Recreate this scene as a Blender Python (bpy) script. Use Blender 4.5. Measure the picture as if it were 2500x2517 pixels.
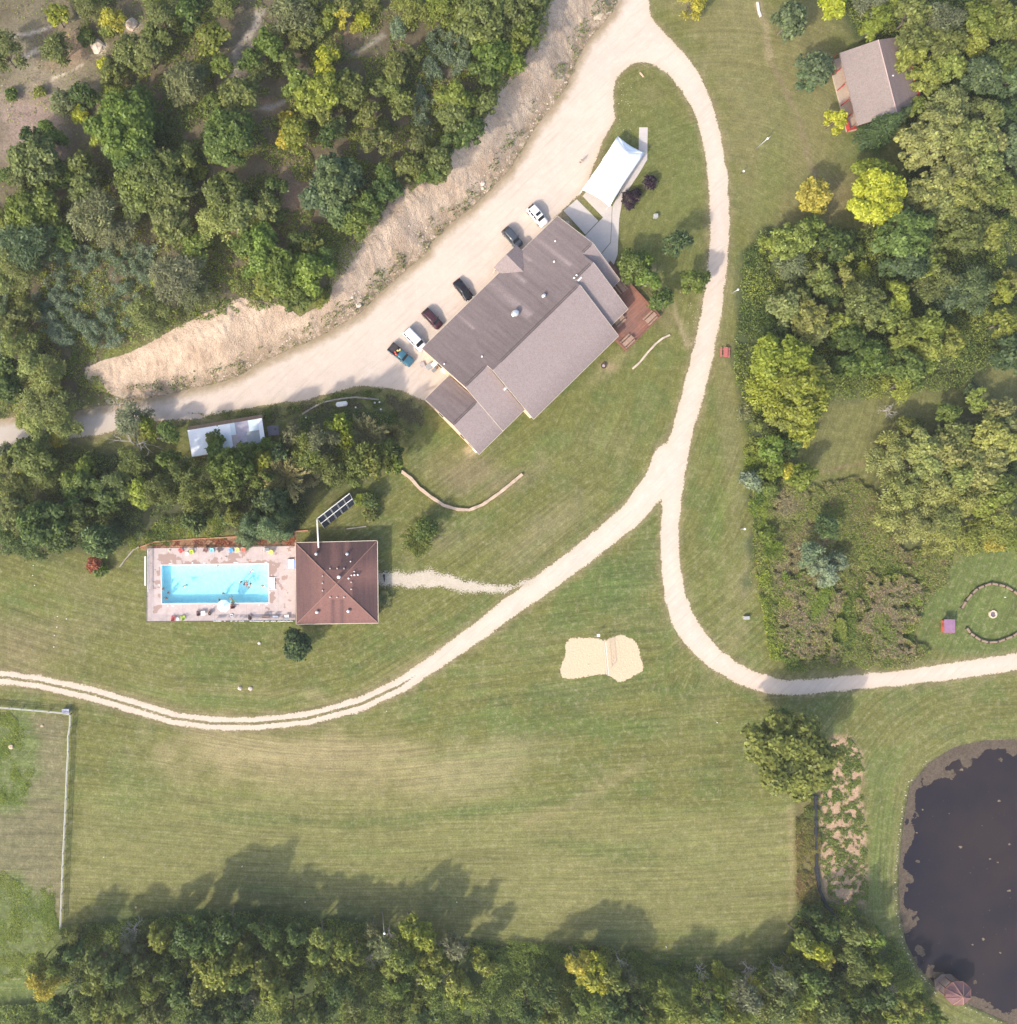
import bpy, math, random
import numpy as np
from mathutils import Vector, Matrix
R_=math.radians
random.seed(7); rng=np.random.default_rng(7)
for o in list(bpy.data.objects): bpy.data.objects.remove(o)
scene=bpy.context.scene
# ---------------------------------------------------------------- camera, light, exposure
S=12.8; H=165.0; CX=-400/S; CY=0.0          # photo pixels per metre on the ground, flying height, nadir
cam=bpy.data.cameras.new('camera'); camo=bpy.data.objects.new('camera',cam); scene.collection.objects.link(camo)
camo.location=(CX,CY,H); camo.rotation_euler=(0,0,0)
cam.sensor_fit='HORIZONTAL'; cam.sensor_width=36; cam.lens=36*H/(2500/S); cam.shift_x=0.16
cam.clip_start=1; cam.clip_end=6000
scene.camera=camo
SUN_EL=36; SUN_ROT=226
w=bpy.data.worlds.new('World'); scene.world=w; w.use_nodes=True
nt=w.node_tree; bg=nt.nodes['Background']; sky=nt.nodes.new('ShaderNodeTexSky'); sky.sky_type='NISHITA'
sky.sun_disc=False; sky.sun_elevation=R_(SUN_EL); sky.sun_rotation=R_(SUN_ROT); sky.dust_density=3.0; sky.air_density=1.0
nt.links.new(sky.outputs[0],bg.inputs[0]); bg.inputs[1].default_value=0.15
sl=bpy.data.lights.new('sun','SUN'); sl.energy=2.0; sl.angle=R_(1.8); sl.color=(1,0.92,0.80)
so=bpy.data.objects.new('sun',sl); scene.collection.objects.link(so)
sdir=Vector((0.70*math.cos(R_(SUN_EL)),0.71*math.cos(R_(SUN_EL)),-math.sin(R_(SUN_EL))))
so.rotation_euler=sdir.to_track_quat('-Z','Y').to_euler(); so.location=(-80,-80,120)
vs=scene.view_settings; vs.view_transform='Standard'; vs.look='None'; vs.gamma=1; vs.use_curve_mapping=False
vs.exposure=1.20
scene.render.engine='CYCLES'
scene.cycles.max_bounces=6; scene.cycles.transparent_max_bounces=12
# ---------------------------------------------------------------- helpers
def P(px,py,z=0.0):
    X=(px-1250)/S; Y=(1258.5-py)/S; k=(H-z)/H
    return (CX+(X-CX)*k, CY+(Y-CY)*k)
def W2P(x,y,z=0.0):
    k=H/(H-z); return 1250+S*(CX+(x-CX)*k), 1258.5-S*(CY+(y-CY)*k)
def Zm(ox,oy,k,pts): return [(ox+p[0]*k, oy+p[1]*k)+tuple(p[2:]) for p in pts]
K=0.3257; KB=0.33227
def V(pts): return [(p[0]*1.3028,p[1]*1.3028)+tuple(p[2:]) for p in pts]
def chaikin(p,n=2):
    for _ in range(n): p=[q for i in range(len(p)) for q in ((.75*p[i][0]+.25*p[(i+1)%len(p)][0],.75*p[i][1]+.25*p[(i+1)%len(p)][1]),(.25*p[i][0]+.75*p[(i+1)%len(p)][0],.25*p[i][1]+.75*p[(i+1)%len(p)][1]))]
    return p
def WP(pts,z=0.0): return np.array([P(p[0],p[1],z) for p in pts])
def smooth(t): t=np.clip(t,0,1); return t*t*(3-2*t)
def inside(poly,x,y):
    c=np.zeros(x.shape,bool); n=len(poly); j=n-1
    for i in range(n):
        xi,yi=poly[i]; xj,yj=poly[j]
        if yi!=yj:
            m=((yi>y)!=(yj>y))&(x<(xj-xi)*(y-yi)/(yj-yi)+xi); c^=m
        j=i
    return c
def dist_line(pts,x,y,closed=False):
    """distance, arclength, interpolated 3rd column"""
    pts=np.asarray(pts,float); n=len(pts); best=np.full(x.shape,1e9); sarc=np.zeros(x.shape); hw=np.zeros(x.shape); s=0
    for i in range(n if closed else n-1):
        a=pts[i]; b=pts[(i+1)%n]; d=b[:2]-a[:2]; L2=d@d
        if L2<1e-9: continue
        t=np.clip(((x-a[0])*d[0]+(y-a[1])*d[1])/L2,0,1)
        q=np.hypot(x-a[0]-t*d[0],y-a[1]-t*d[1]); m=q<best
        best=np.where(m,q,best); sarc=np.where(m,s+t*math.sqrt(L2),sarc)
        if pts.shape[1]>2: hw=np.where(m,a[2]+t*(b[2]-a[2]),hw)
        s+=math.sqrt(L2)
    return best,sarc,hw
def sdf(poly,x,y):
    d,_,_=dist_line(poly,x,y,True); return np.where(inside(poly,x,y),d,-d)
_nt=np.random.default_rng(11).random((256,256))
def vnoise(x,y):
    xi=np.floor(x).astype(int); yi=np.floor(y).astype(int); fx=x-xi; fy=y-yi
    fx=fx*fx*(3-2*fx); fy=fy*fy*(3-2*fy); a=_nt[xi&255,yi&255]; b=_nt[(xi+1)&255,yi&255]; c=_nt[xi&255,(yi+1)&255]; d=_nt[(xi+1)&255,(yi+1)&255]
    return (a*(1-fx)+b*fx)*(1-fy)+(c*(1-fx)+d*fx)*fy
def fbm(x,y,s,o=4):
    r=0; a=.5; t=0
    for i in range(o): r=r+a*vnoise(x/s+i*17.3,y/s+i*9.1); t+=a; a*=.5; s*=.5
    return r/t
C_=scene.collection
def link(o,parent=None):
    C_.objects.link(o)
    if parent is not None: o.parent=parent
    return o
def tag(o,label=None,cat=None,group=None,kind=None):
    if label: o['label']=label
    if cat: o['category']=cat
    if group: o['group']=group
    if kind: o['kind']=kind
    return o
def empty(name,loc,rz=0,label=None,cat=None,group=None):
    o=bpy.data.objects.new(name,None); o.empty_display_size=.3; C_.objects.link(o); o.location=loc; o.rotation_euler=(0,0,rz)
    return tag(o,label,cat,group)
def raw_mesh(name,V_,F,mats=(),smooth_=False):
    V_=np.asarray(V_,np.float32); me=bpy.data.meshes.new(name)
    if isinstance(F,np.ndarray):
        m,k=F.shape; me.vertices.add(len(V_)); me.vertices.foreach_set('co',V_.ravel())
        me.loops.add(m*k); me.polygons.add(m); me.polygons.foreach_set('loop_start',np.arange(0,m*k,k,dtype=np.int32))
        me.polygons.foreach_set('loop_total',np.full(m,k,np.int32)); me.loops.foreach_set('vertex_index',F.astype(np.int32).ravel())
        me.update(calc_edges=True)
    else:
        me.from_pydata([tuple(v) for v in V_],[],F); me.update()
    if smooth_: me.polygons.foreach_set('use_smooth',np.ones(len(me.polygons),bool))
    for m_ in mats: me.materials.append(m_)
    return me
def fattr(me,name,arr):
    a=me.attributes.new(name,'FLOAT','POINT'); a.data.foreach_set('value',np.asarray(arr,np.float32))
def cattr(me,name,arr):
    arr=np.asarray(arr,np.float32); 
    if arr.shape[1]==3: arr=np.concatenate([arr,np.ones((len(arr),1),np.float32)],1)
    a=me.attributes.new(name,'FLOAT_COLOR','POINT'); a.data.foreach_set('color',arr.ravel())
class MB:
    def __init__(s): s.v=[]; s.f=[]; s.a=[]
    def add(s,vs,fs,a=0.0):
        n=len(s.v); s.v+= [tuple(v) for v in vs]; s.f+=[tuple(i+n for i in f) for f in fs]
        s.a+= list(a) if hasattr(a,'__len__') else [a]*len(vs); return s
    def box(s,c,d,rz=0,M=None,a=0.0):
        x,y,z=d[0]/2,d[1]/2,d[2]/2
        vs=[(i*x,j*y,k*z) for k in (-1,1) for (i,j) in ((-1,-1),(1,-1),(1,1),(-1,1))]
        cr,sr=math.cos(rz),math.sin(rz)
        vs=[(c[0]+v[0]*cr-v[1]*sr,c[1]+v[0]*sr+v[1]*cr,c[2]+v[2]) for v in vs]
        if M is not None: vs=[tuple(M@Vector(v)) for v in vs]
        return s.add(vs,[(3,2,1,0),(4,5,6,7),(0,1,5,4),(1,2,6,5),(2,3,7,6),(3,0,4,7)],a)
    def prism(s,poly,z0,z1,a=0.0):
        n=len(poly); 
        ar=sum(poly[i][0]*poly[(i+1)%n][1]-poly[(i+1)%n][0]*poly[i][1] for i in range(n))
        if ar<0: poly=poly[::-1]
        vs=[(p[0],p[1],z0) for p in poly]+[(p[0],p[1],z1) for p in poly]
        fs=[tuple(range(n-1,-1,-1)),tuple(range(n,2*n))]+[(i,(i+1)%n,n+(i+1)%n,n+i) for i in range(n)]
        return s.add(vs,fs,a)
    def tube(s,pts,rad,n=8,cap=True,a=0.0):
        pts=[Vector(p) for p in pts]; rad=rad if hasattr(rad,'__len__') else [rad]*len(pts)
        vs=[];fs=[]
        for i,p in enumerate(pts):
            t=(pts[min(i+1,len(pts)-1)]-pts[max(i-1,0)]).normalized()
            u=t.cross(Vector((0,0,1))); u=u.normalized() if u.length>1e-3 else Vector((1,0,0)); v=t.cross(u)
            for k in range(n):
                an=2*math.pi*k/n; vs.append(tuple(p+rad[i]*(math.cos(an)*u+math.sin(an)*v)))
        for i in range(len(pts)-1):
            for k in range(n): fs.append((i*n+k,i*n+(k+1)%n,(i+1)*n+(k+1)%n,(i+1)*n+k))
        if cap: fs.append(tuple(range(n-1,-1,-1))); fs.append(tuple(range((len(pts)-1)*n,len(pts)*n)))
        return s.add(vs,fs,a)
    def lathe(s,c,prof,n=16,a=0.0):
        vs=[];fs=[]
        for (r,z) in prof:
            for k in range(n):
                an=2*math.pi*k/n; vs.append((c[0]+r*math.cos(an),c[1]+r*math.sin(an),c[2]+z))
        m=len(prof)
        for i in range(m-1):
            for k in range(n): fs.append((i*n+k,i*n+(k+1)%n,(i+1)*n+(k+1)%n,(i+1)*n+k))
        fs.append(tuple(range(n-1,-1,-1))); fs.append(tuple(range((m-1)*n,m*n)))
        return s.add(vs,fs,a)
    def build(s,name,mat,parent=None,smooth_=False,loc=None,attr=None):
        me=raw_mesh(name,s.v,s.f,[mat] if mat else [],smooth_)
        if attr: fattr(me,attr,s.a)
        o=bpy.data.objects.new(name,me); link(o,parent)
        if loc is not None: o.location=loc
        return o
# ---------------------------------------------------------------- materials
class NG:
    def __init__(s,name):
        s.m=bpy.data.materials.new(name); s.m.use_nodes=True; s.t=s.m.node_tree; s.b=s.t.nodes['Principled BSDF']; s.b.inputs['Specular IOR Level'].default_value=.3
    def n(s,ty,**kw):
        x=s.t.nodes.new('ShaderNode'+ty)
        for k,v in kw.items():
            if isinstance(v,tuple) and k.startswith('i'): pass
            setattr(x,k,v)
        return x
    def l(s,a,b): s.t.links.new(a,b)
    def val(s,inp,v):
        if hasattr(v,'is_output') or isinstance(v,bpy.types.NodeSocket): s.l(v,inp)
        elif isinstance(v,(tuple,list)): inp.default_value=tuple(v)+((1,) if len(v)==3 and len(inp.default_value)==4 else ())
        else: inp.default_value=v
    def attr(s,name,what='Fac'):
        x=s.n('Attribute'); x.attribute_name=name; return x.outputs[what]
    def pos(s):
        return s.n('NewGeometry').outputs['Position']
    def obj(s): return s.n('TexCoord').outputs['Object']
    def mapping(s,vec,scale=(1,1,1),rot=(0,0,0)):
        x=s.n('Mapping'); s.l(vec,x.inputs[0]); x.inputs['Scale'].default_value=scale; x.inputs['Rotation'].default_value=rot; return x.outputs[0]
    def noise(s,vec,scale,detail=3,rough=.6):
        x=s.n('TexNoise'); s.l(vec,x.inputs['Vector']); x.inputs['Scale'].default_value=scale; x.inputs['Detail'].default_value=detail; x.inputs['Roughness'].default_value=rough; return x.outputs['Fac']
    def vor(s,vec,scale,feature='F1'):
        x=s.n('TexVoronoi',feature=feature); s.l(vec,x.inputs['Vector']); x.inputs['Scale'].default_value=scale; return x.outputs['Distance']
    def math(s,op,a,b=0.0,c=None):
        x=s.n('Math',operation=op); s.val(x.inputs[0],a); s.val(x.inputs[1],b)
        if c is not None: s.val(x.inputs[2],c)
        return x.outputs[0]
    def rng(s,v,a,b,c=0.0,d=1.0,ty='LINEAR'):
        x=s.n('MapRange',interpolation_type=ty); s.val(x.inputs[0],v)
        for i,q in enumerate((a,b,c,d)): s.val(x.inputs[i+1],q)
        return x.outputs[0]
    def mix(s,f,a,b,mode='MIX'):
        x=s.n('Mix',data_type='RGBA',blend_type=mode); s.val(x.inputs[0],f); s.val(x.inputs[6],a); s.val(x.inputs[7],b); return x.outputs[2]
    def scale(s,col,f):
        x=s.n('VectorMath',operation='SCALE'); s.val(x.inputs[0],col); s.val(x.inputs['Scale'],f); return x.outputs[0]
    def comb(s,x_,y_,z_=0.0):
        x=s.n('CombineXYZ'); s.val(x.inputs[0],x_); s.val(x.inputs[1],y_); s.val(x.inputs[2],z_); return x.outputs[0]
    def bump(s,h,dist=.05,strength=1.0):
        x=s.n('Bump'); s.val(x.inputs['Height'],h); x.inputs['Distance'].default_value=dist; x.inputs['Strength'].default_value=strength; s.l(x.outputs[0],s.b.inputs['Normal'])
    def out(s,col,rough=.85,metal=0.0,alpha=None):
        s.val(s.b.inputs['Base Color'],col); s.val(s.b.inputs['Roughness'],rough); s.val(s.b.inputs['Metallic'],metal)
        if alpha is not None: s.val(s.b.inputs['Alpha'],alpha)
        return s.m
_pm={}
def paint(col,rough=.6,metal=0.0,var=.12,scale=3.0,name='paint'):
    key=(tuple(col),rough,metal,var,scale)
    if key in _pm: return _pm[key]
    g=NG(name); n=g.noise(g.obj(),scale,3); c=g.scale(g.mix(0.0,col,col),g.rng(n,.3,.7,1-var,1+var)); _pm[key]=g.out(c,rough,metal); return _pm[key]
GL=None
def glassy():
    return paint((.02,.024,.028),.12,0,.05,1,'dark_glass')
# ---------------------------------------------------------------- terrain outlines (traced in photo pixels, laid out in metres)
ROADL=[(1560,-900),(1520,-60)]+Zm(1250,0,K,[(830,0),(780,100),(720,170),(600,300),(500,480),(440,640),(330,800),(200,960),(100,1130),(0,1290)])\
 +Zm(625,0,K,[(1780,1430),(1650,1560),(1480,1690),(1330,1830)])+Zm(625,625,K,[(1290,0),(1130,130),(950,290),(800,440),(600,560),(450,640),(250,720),(0,840)])\
 +Zm(0,625,K,[(1800,920),(1600,980),(1400,1020),(1250,1060),(960,1110),(600,1180),(300,1230),(0,1235)])+[(-900,1040)]
BANKTOP=Zm(1250,0,K,[(380,-60),(320,0),(200,250),(140,400),(90,520),(0,610)])+Zm(625,0,K,[(1820,650),(1830,760),(1750,880),(1650,980),(1640,1050),(1540,1110),(1470,1180),(1500,1270),(1460,1330),(1380,1400),(1200,1370),(1050,1480),(980,1600),(800,1770),(640,1900)])\
 +Zm(625,625,K,[(620,120),(560,190),(590,260),(550,340),(430,400),(340,450),(200,380),(0,350)])+Zm(0,625,K,[(1820,340),(1600,430),(1400,520),(1200,630),(1000,730),(800,790),(640,850),(630,920),(700,1000),(860,1060)])
RL=WP(ROADL)
HILL=np.concatenate([RL,WP([(-900,-900)])])
PONDP=V([(1990,1385),(1919,1390),(1860,1392),(1800,1405),(1750,1437),(1715,1480),(1703,1540),(1697,1600),(1692,1650),(1694,1720),(1705,1780),(1730,1830),(1765,1865),(1815,1895),(1880,1925),(1960,1960),(2080,1960),(2180,1860),(2220,1700),(2180,1520),(2090,1410)])
POND=WP(PONDP)
POOLQ=[(397.3,1390.5),(658.9,1386.3),(660,1481),(398.4,1483)]
POOL=WP(POOLQ)
def T(x,y):
    x=np.asarray(x,float); y=np.asarray(y,float)
    d,s,_=dist_line(RL,x,y); ins=inside(HILL,x,y); d=np.where(ins,d,0)
    px=1250+S*x
    bh=1.2+4.6*smooth((px-150)/500)
    h=bh*smooth(d/9.0)+np.minimum(.09*np.maximum(d-8,0),7)
    dp=sdf(POND,x,y); h=h-1.3*smooth((dp+.3)/3.0)
    dq=sdf(POOL,x,y); h=h-2.6*(dq>-0.9)
    return h
def Tz(x,y): return float(T(np.array([x]),np.array([y]))[0])
def G(px,py,dz=0.0):
    z=dz
    for _ in range(4):
        x,y=P(px,py,z); z=Tz(x,y)+dz
    return x,y,z-dz
# ---------------------------------------------------------------- ground sheet
def axis():
    a=np.arange(-112,112.01,.5); e=112+np.cumsum(1.25*1.16**np.arange(1,38)); return np.concatenate([-e[::-1],a,e])
ax=axis(); n_=len(ax); gx,gy=np.meshgrid(ax,ax,indexing='ij'); gx=gx.ravel(); gy=gy.ravel(); gz=T(gx,gy)
BPOLY=np.concatenate([WP([(1530,-60)]),WP(Zm(1250,0,K,[(830,0),(780,100),(720,170),(600,300),(500,480),(440,640),(330,800),(200,960),(100,1130),(0,1290)])+Zm(625,0,K,[(1780,1430),(1650,1560),(1480,1690),(1330,1830)])+Zm(625,625,K,[(1290,0),(1130,130),(950,290),(800,440),(600,560),(450,640),(250,720),(0,840)])+Zm(0,625,K,[(1800,920),(1600,980),(1400,1020),(1250,1060),(960,1110)])),
  np.array([P(a,b,(5.0 if a>500 else 1.5+3.5*max(0,a-200)/300)) for a,b in BANKTOP[::-1]])])
gp,gq=W2P(gx,gy,gz); gz=gz-.5*smooth((sdf(BPOLY,gx,gy)-.5)/1.0)
# the road network outline (used for verge colours too)
EO=V([(1165,0),(1165,-80),(1225,-80),(1225,0),(1225,30),(1262,70),(1300,110),(1330,160),(1350,215),(1365,280),(1375,350),(1376,430),(1373,490),(1365,560),(1352,640),(1335,720),(1312,800),(1298,860),(1287,930),(1280,1000),(1281,1060),(1290,1110),(1310,1165),(1345,1215),(1395,1255),(1450,1277),(1500,1285),(1600,1275),(1700,1265),(1800,1250),(1919,1233),(2300,1180),(2300,1215),(1919,1264),(1800,1282),(1700,1293),(1600,1302),(1540,1308),(1480,1312),(1420,1303),(1370,1278),(1320,1245),(1280,1200),(1258,1150),(1248,1090),(1246,1030),(1250,935),(1236,900),(1262,830),(1280,770),(1297,700),(1310,650),(1325,580),(1337,500),(1340,430),(1338,350),(1328,270),(1310,210),(1280,160),(1250,130),(1222,117),(1200,118),(1180,128),(1160,150),(1100,100)])
LOT=ROADL[1:-1]+[(-300,1030),(-300,1095)]+Zm(0,625,K,[(0,1450),(300,1410),(600,1380),(800,1350),(1050,1270),(1300,1250),(1500,1240),(1700,1190),(1919,1150)])\
 +Zm(625,625,K,[(200,1120),(400,1100),(600,1040),(800,990),(1000,1010),(1150,1040),(1290,1110)])+[(1075,985),(1150,900),(1400,640),(1400,545)]\
 +Zm(1250,0,K,[(340,1650),(500,1500),(590,1420),(640,1260),(720,1050),(800,900),(790,700),(820,550),(890,480),(1000,445),(1060,0)])+[(1600,-60)]
FORK=[(-300,1650,16),(0,1664,16),(98,1677,16),(228,1706,17),(326,1735,17),(423,1765,16),(521,1778,16),(625,1779,16),(755,1766,16),(886,1731,17),(983,1686,18),(1081,1620,19),(1179,1550,22),(1250,1496,24),(1380,1403,26),(1501,1309,27),(1560,1257,29),(1612,1190,34),(1640,1120,30)]
DRIVE=[(930,1421,20),(1000,1426,23),(1060,1422,25),(1120,1434,21),(1180,1446,16),(1250,1446,12),(1320,1425,10)]
def rib(R,x,y):
    pts=np.array([P(a,b)+(c/S,) for a,b,c in R]); d,s,h=dist_line(pts,x,y); return h-d,s,d
EOw=WP(chaikin(EO,1)); LOTw=WP(LOT)
BANKP=ROADL[1:-3]+BANKTOP[::-1]
BANKw=WP(ROADL[1:-4]); 
def road_d(x,y): return np.maximum(np.maximum(sdf(EOw,x,y),sdf(LOTw,x,y)),rib(FORK,x,y)[0])
col=np.zeros((len(gx),3))
def lerp(c,m):
    global col
    col=col*(1-m[:,None])+np.array(c)[None,:]*m[:,None]
near=(np.abs(gx)<125)&(np.abs(gy)<125)
N1=fbm(gx,gy,14.0,5); N2=fbm(gx+50,gy-30,4.0,4); N3=fbm(gx-20,gy+70,1.6,3)
GRN=(.112,.120,.037); GRN2=(.084,.112,.032); TAN=(.190,.172,.088); TAN2=(.225,.198,.110); BRN=(.150,.120,.085)
col[:]=GRN
lerp(GRN2,smooth((N2-.42)*5)*.8); lerp((.125,.13,.045),smooth((N1-.5)*5)*.6); lerp(TAN,smooth((N2*.6+N1*.4-.52)*6)*.35)
def el(cx,cy,rx,ry,ang=0,soft=.5,nz=.35,g=None):
    dx=gp-cx; dy=gq-cy; c,s=math.cos(R_(ang)),math.sin(R_(ang)); u=(dx*c+dy*s)/rx; v=(-dx*s+dy*c)/ry
    return smooth((1-np.hypot(u,v)+ (N2-.5)*nz*2)/soft)
def po(pts,soft=20,nz=20):
    x=gp;y=gq; m=near&(gp>min(p[0] for p in pts)-80)&(gp<max(p[0] for p in pts)+80); r=np.full(len(gx),-1e3)
    r[m]=sdf(np.array(pts),gp[m],gq[m]); return smooth((r+(N2-.5)*nz*2)/soft+.5)
def stroke(pts,w,nz=.6,soft=.8):
    m=near; r=np.full(len(gx),1e3); r[m]=dist_line(np.array(pts,float),gp[m],gq[m])[0]; return smooth((1-r/w+(N3-.5)*nz*2)/soft)
# lawns
lerp((.21,.19,.098),el(830,1885,640,125,3,.7)*.9)          # dry tan arc of the big field
lerp((.25,.215,.125),el(680,1850,420,60,2,.8)*.7); lerp((.20,.19,.10),el(1200,1880,300,100,-20,.9)*.7)
lerp((.165,.165,.068),po([(200,1930),(1960,1990),(1950,2300),(1250,2330),(900,2240),(180,2200)],60,40)*.7)
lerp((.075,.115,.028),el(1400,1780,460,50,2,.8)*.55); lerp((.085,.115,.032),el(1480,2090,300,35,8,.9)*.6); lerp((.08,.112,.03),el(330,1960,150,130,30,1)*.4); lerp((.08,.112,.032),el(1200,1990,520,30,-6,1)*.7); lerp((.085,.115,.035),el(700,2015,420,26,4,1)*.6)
lerp(TAN,stroke([(1300,2020),(1400,1985),(1500,1920),(1580,1880)],24)*.5); lerp(TAN2,stroke([(1945,1990),(1945,2240)],16)*.6)
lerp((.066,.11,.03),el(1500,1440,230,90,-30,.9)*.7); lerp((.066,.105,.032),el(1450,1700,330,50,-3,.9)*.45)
lerp((.165,.15,.085),el(1330,1310,270,80,-38,.9)*.75); lerp((.12,.13,.05),el(1450,1100,180,90,-50,1)*.5); lerp(TAN,el(1500,900,120,30,-40,.8)*.6)
lerp((.165,.14,.085),el(1150,1165,170,90,10,.9)*.85); lerp((.155,.135,.08),el(1250,1180,170,50,-20,.9)*.6)
lerp((.150,.132,.085),el(1100,1330,240,60,5,1)*.3); lerp(TAN,el(1000,1640,260,28,-28,.9)*.55); lerp(TAN,el(620,1700,260,22,3,.9)*.5); lerp((.155,.135,.075),el(60,1590,230,110,5,.9)*.75); lerp((.12,.12,.06),el(250,1500,130,60,40,1)*.5)
lerp((.098,.118,.032),el(500,1620,330,50,8,.8)*.4); lerp(TAN2,el(775,1710,50,22,20,.9)*.6)
lerp((.165,.155,.085),el(1790,1000,45,500,-4,.8)*.5); lerp((.09,.128,.028),el(1760,1260,32,230,2,.9)*.6); lerp((.165,.155,.088),el(1835,1400,22,220,5,.9)*.55); lerp(TAN,el(1800,1560,60,60,30,.9)*.4)
lerp((.165,.15,.075),po([(1640,0),(2060,0),(2060,520),(1850,620),(1800,420),(1740,180)],60,60)*.55); lerp((.105,.13,.035),el(1900,430,70,220,10,.9)*.6); lerp((.19,.155,.085),el(2070,480,80,110,30,.9)*.55)
lerp((.22,.19,.12),stroke([(1865,10),(1880,60),(1893,140)],14)*.9); lerp((.17,.14,.09),stroke([(1895,150),(1935,230),(1965,300),(1990,395),(2010,450)],9)*.8)
lerp((.115,.13,.04),po([(1500,190),(1580,170),(1680,300),(1740,480),(1740,680),(1650,700),(1560,600),(1530,440)],40,50)*.6); lerp((.15,.135,.07),el(1600,230,60,50,0,.9)*.5); lerp((.15,.135,.07),el(1640,780,70,60,20,.9)*.7)
lerp((.25,.215,.14),stroke([(1592,640),(1622,695),(1650,735),(1668,790),(1690,850)],9)*.75); lerp((.2,.18,.11),el(1690,820,22,70,-20,.9)*.5)
lerp((.30,.23,.165),el(1495,900,40,16,20,.9)*.6); lerp((.3,.24,.17),el(1155,1108,26,30,30,.9)*.8); lerp((.2,.18,.1),el(1560,800,60,20,-40,.9)*.4)
# pasture on the left
lerp((.135,.128,.078),po([(-200,1760),(165,1757),(150,2290),(60,2400),(-200,2450)],14,8)*.9); lerp((.085,.125,.035),po([(-100,1770),(60,1760),(110,1840),(60,1980),(-100,2020)],40,40)*.8); lerp((.08,.12,.032),po([(-100,2130),(60,2140),(150,2280),(160,2517),(-100,2517)],40,40)*.8)
# woods floor
DUFF=(.125,.100,.062)
WA=[p for p in V([(-60,-60),(1060,-60),(1020,100),(940,180),(850,290),(700,440),(620,560),(420,600),(180,660),(200,740),(-60,800)])]
WB=V([(-60,835),(200,850),(330,870),(380,860),(520,860),(560,790),(620,770),(750,780),(750,880),(600,930),(560,1010),(470,1000),(370,990),(200,1040),(-60,1050)])
WC=V([(1540,-60),(2100,-60),(2100,640),(1919,650),(1860,700),(1790,740),(1560,760),(1500,830),(1430,1000),(1410,1100),(1420,880),(1380,690),(1400,480),(1430,440),(1590,430),(1720,440),(1700,260),(1700,100),(1620,70)])
WD=V([(110,1745),(440,1715),(640,1730),(870,1780),(1080,1790),(1250,1820),(1400,1840),(1490,1790),(1510,1700),(1600,1700),(1700,1790),(1750,1880),(1800,1990),(-60,1990),(-60,1900),(130,1880)])
WE=V([(1640,900),(1700,820),(1820,740),(1990,700),(1990,1030),(1800,1040),(1720,1060),(1650,1010)])
for w_,dc in ((WA,DUFF),(WB,(.07,.075,.035)),(WC,(.06,.078,.03)),(WD,(.075,.10,.035)),(WE,(.075,.085,.035))): lerp(dc,po(w_,30,30)*.92)
mnw=po(WA,30,30)
lerp((.22,.19,.125),mnw*el(110,210,200,230,0,.9)*.95); lerp((.26,.19,.155),mnw*el(80,310,150,150,20,.8)*.95); lerp((.18,.155,.125),mnw*el(600,130,60,120,20,.9)*.8)
for (a,b,r1,r2) in ((430,900,60,90),(560,480,70,30),(690,500,80,100),(210,380,40,60),(360,110,40,50),(540,560,60,50),(150,120,80,60),(660,260,50,30),(830,90,60,25)):
    lerp((.27,.18,.115),mnw*el(a,b,r1*1.25,r2*1.25,20,.9)*.9)
lerp((.36,.30,.24),stroke([(645,20),(620,80),(590,110),(575,170),(575,210)],13,.8)*.9*mnw); lerp((.34,.30,.25),stroke([(625,262),(660,268),(700,250)],10,.7)*.9); lerp((.30,.26,.2),stroke([(860,140),(900,115),(940,88)],9,.8)*.8)
lerp((.5,.42,.33),stroke([(0,93),(60,85),(100,75),(125,65)],5,.6)*.9); lerp((.5,.42,.33),stroke([(60,140),(90,125),(110,118)],9,.8)*.8); lerp((.5,.42,.33),el(250,118,24,20,0,.7)*.95); lerp((.45,.38,.3),el(325,65,36,24,0,.8)*.9); lerp((.5,.42,.33),stroke([(130,193),(165,180),(200,160)],5,.6)*.8)
# mown glade in the east woods, tall weeds
lerp((.125,.13,.05),po(V([(1530,800),(1600,720),(1700,700),(1830,690),(1919,640),(1919,780),(1800,760),(1740,830),(1640,900),(1530,890)]),25,20)*.9)
lerp((.14,.115,.065),stroke([(2010,1165),(2060,1150),(2120,1140)],8)*.7)
MARSH=V([(1420,920),(1500,900),(1560,930),(1600,900),(1640,920),(1700,1040),(1800,1030),(1780,1100),(1735,1150),(1725,1200),(1760,1235),(1700,1255),(1560,1262),(1480,1268),(1440,1130),(1415,1000)])
lerp((.10,.105,.045),po(MARSH,12,8)*.95)
GARD=V([(1545,1400),(1600,1385),(1625,1420),(1640,1700),(1600,1720),(1560,1690),(1545,1600)])
lerp((.33,.235,.175),po(GARD,20,20)*1.0)
DITCH=V([(1500,1500),(1545,1500),(1545,1700),(1510,1740),(1500,1650)])
lerp((.13,.115,.055),po(DITCH,14,10)*.8)
lerp((.095,.13,.036),po(V([(1640,1410),(1720,1400),(1690,1480),(1680,1700),(1740,1850),(1700,1800),(1640,1700)]),20,10)*.6)
lerp((.085,.12,.034),po(V([(1730,1150),(1770,1080),(1860,1030),(1919,1030),(1960,1240),(1800,1240),(1740,1210)]),12,6)*.8)
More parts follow.
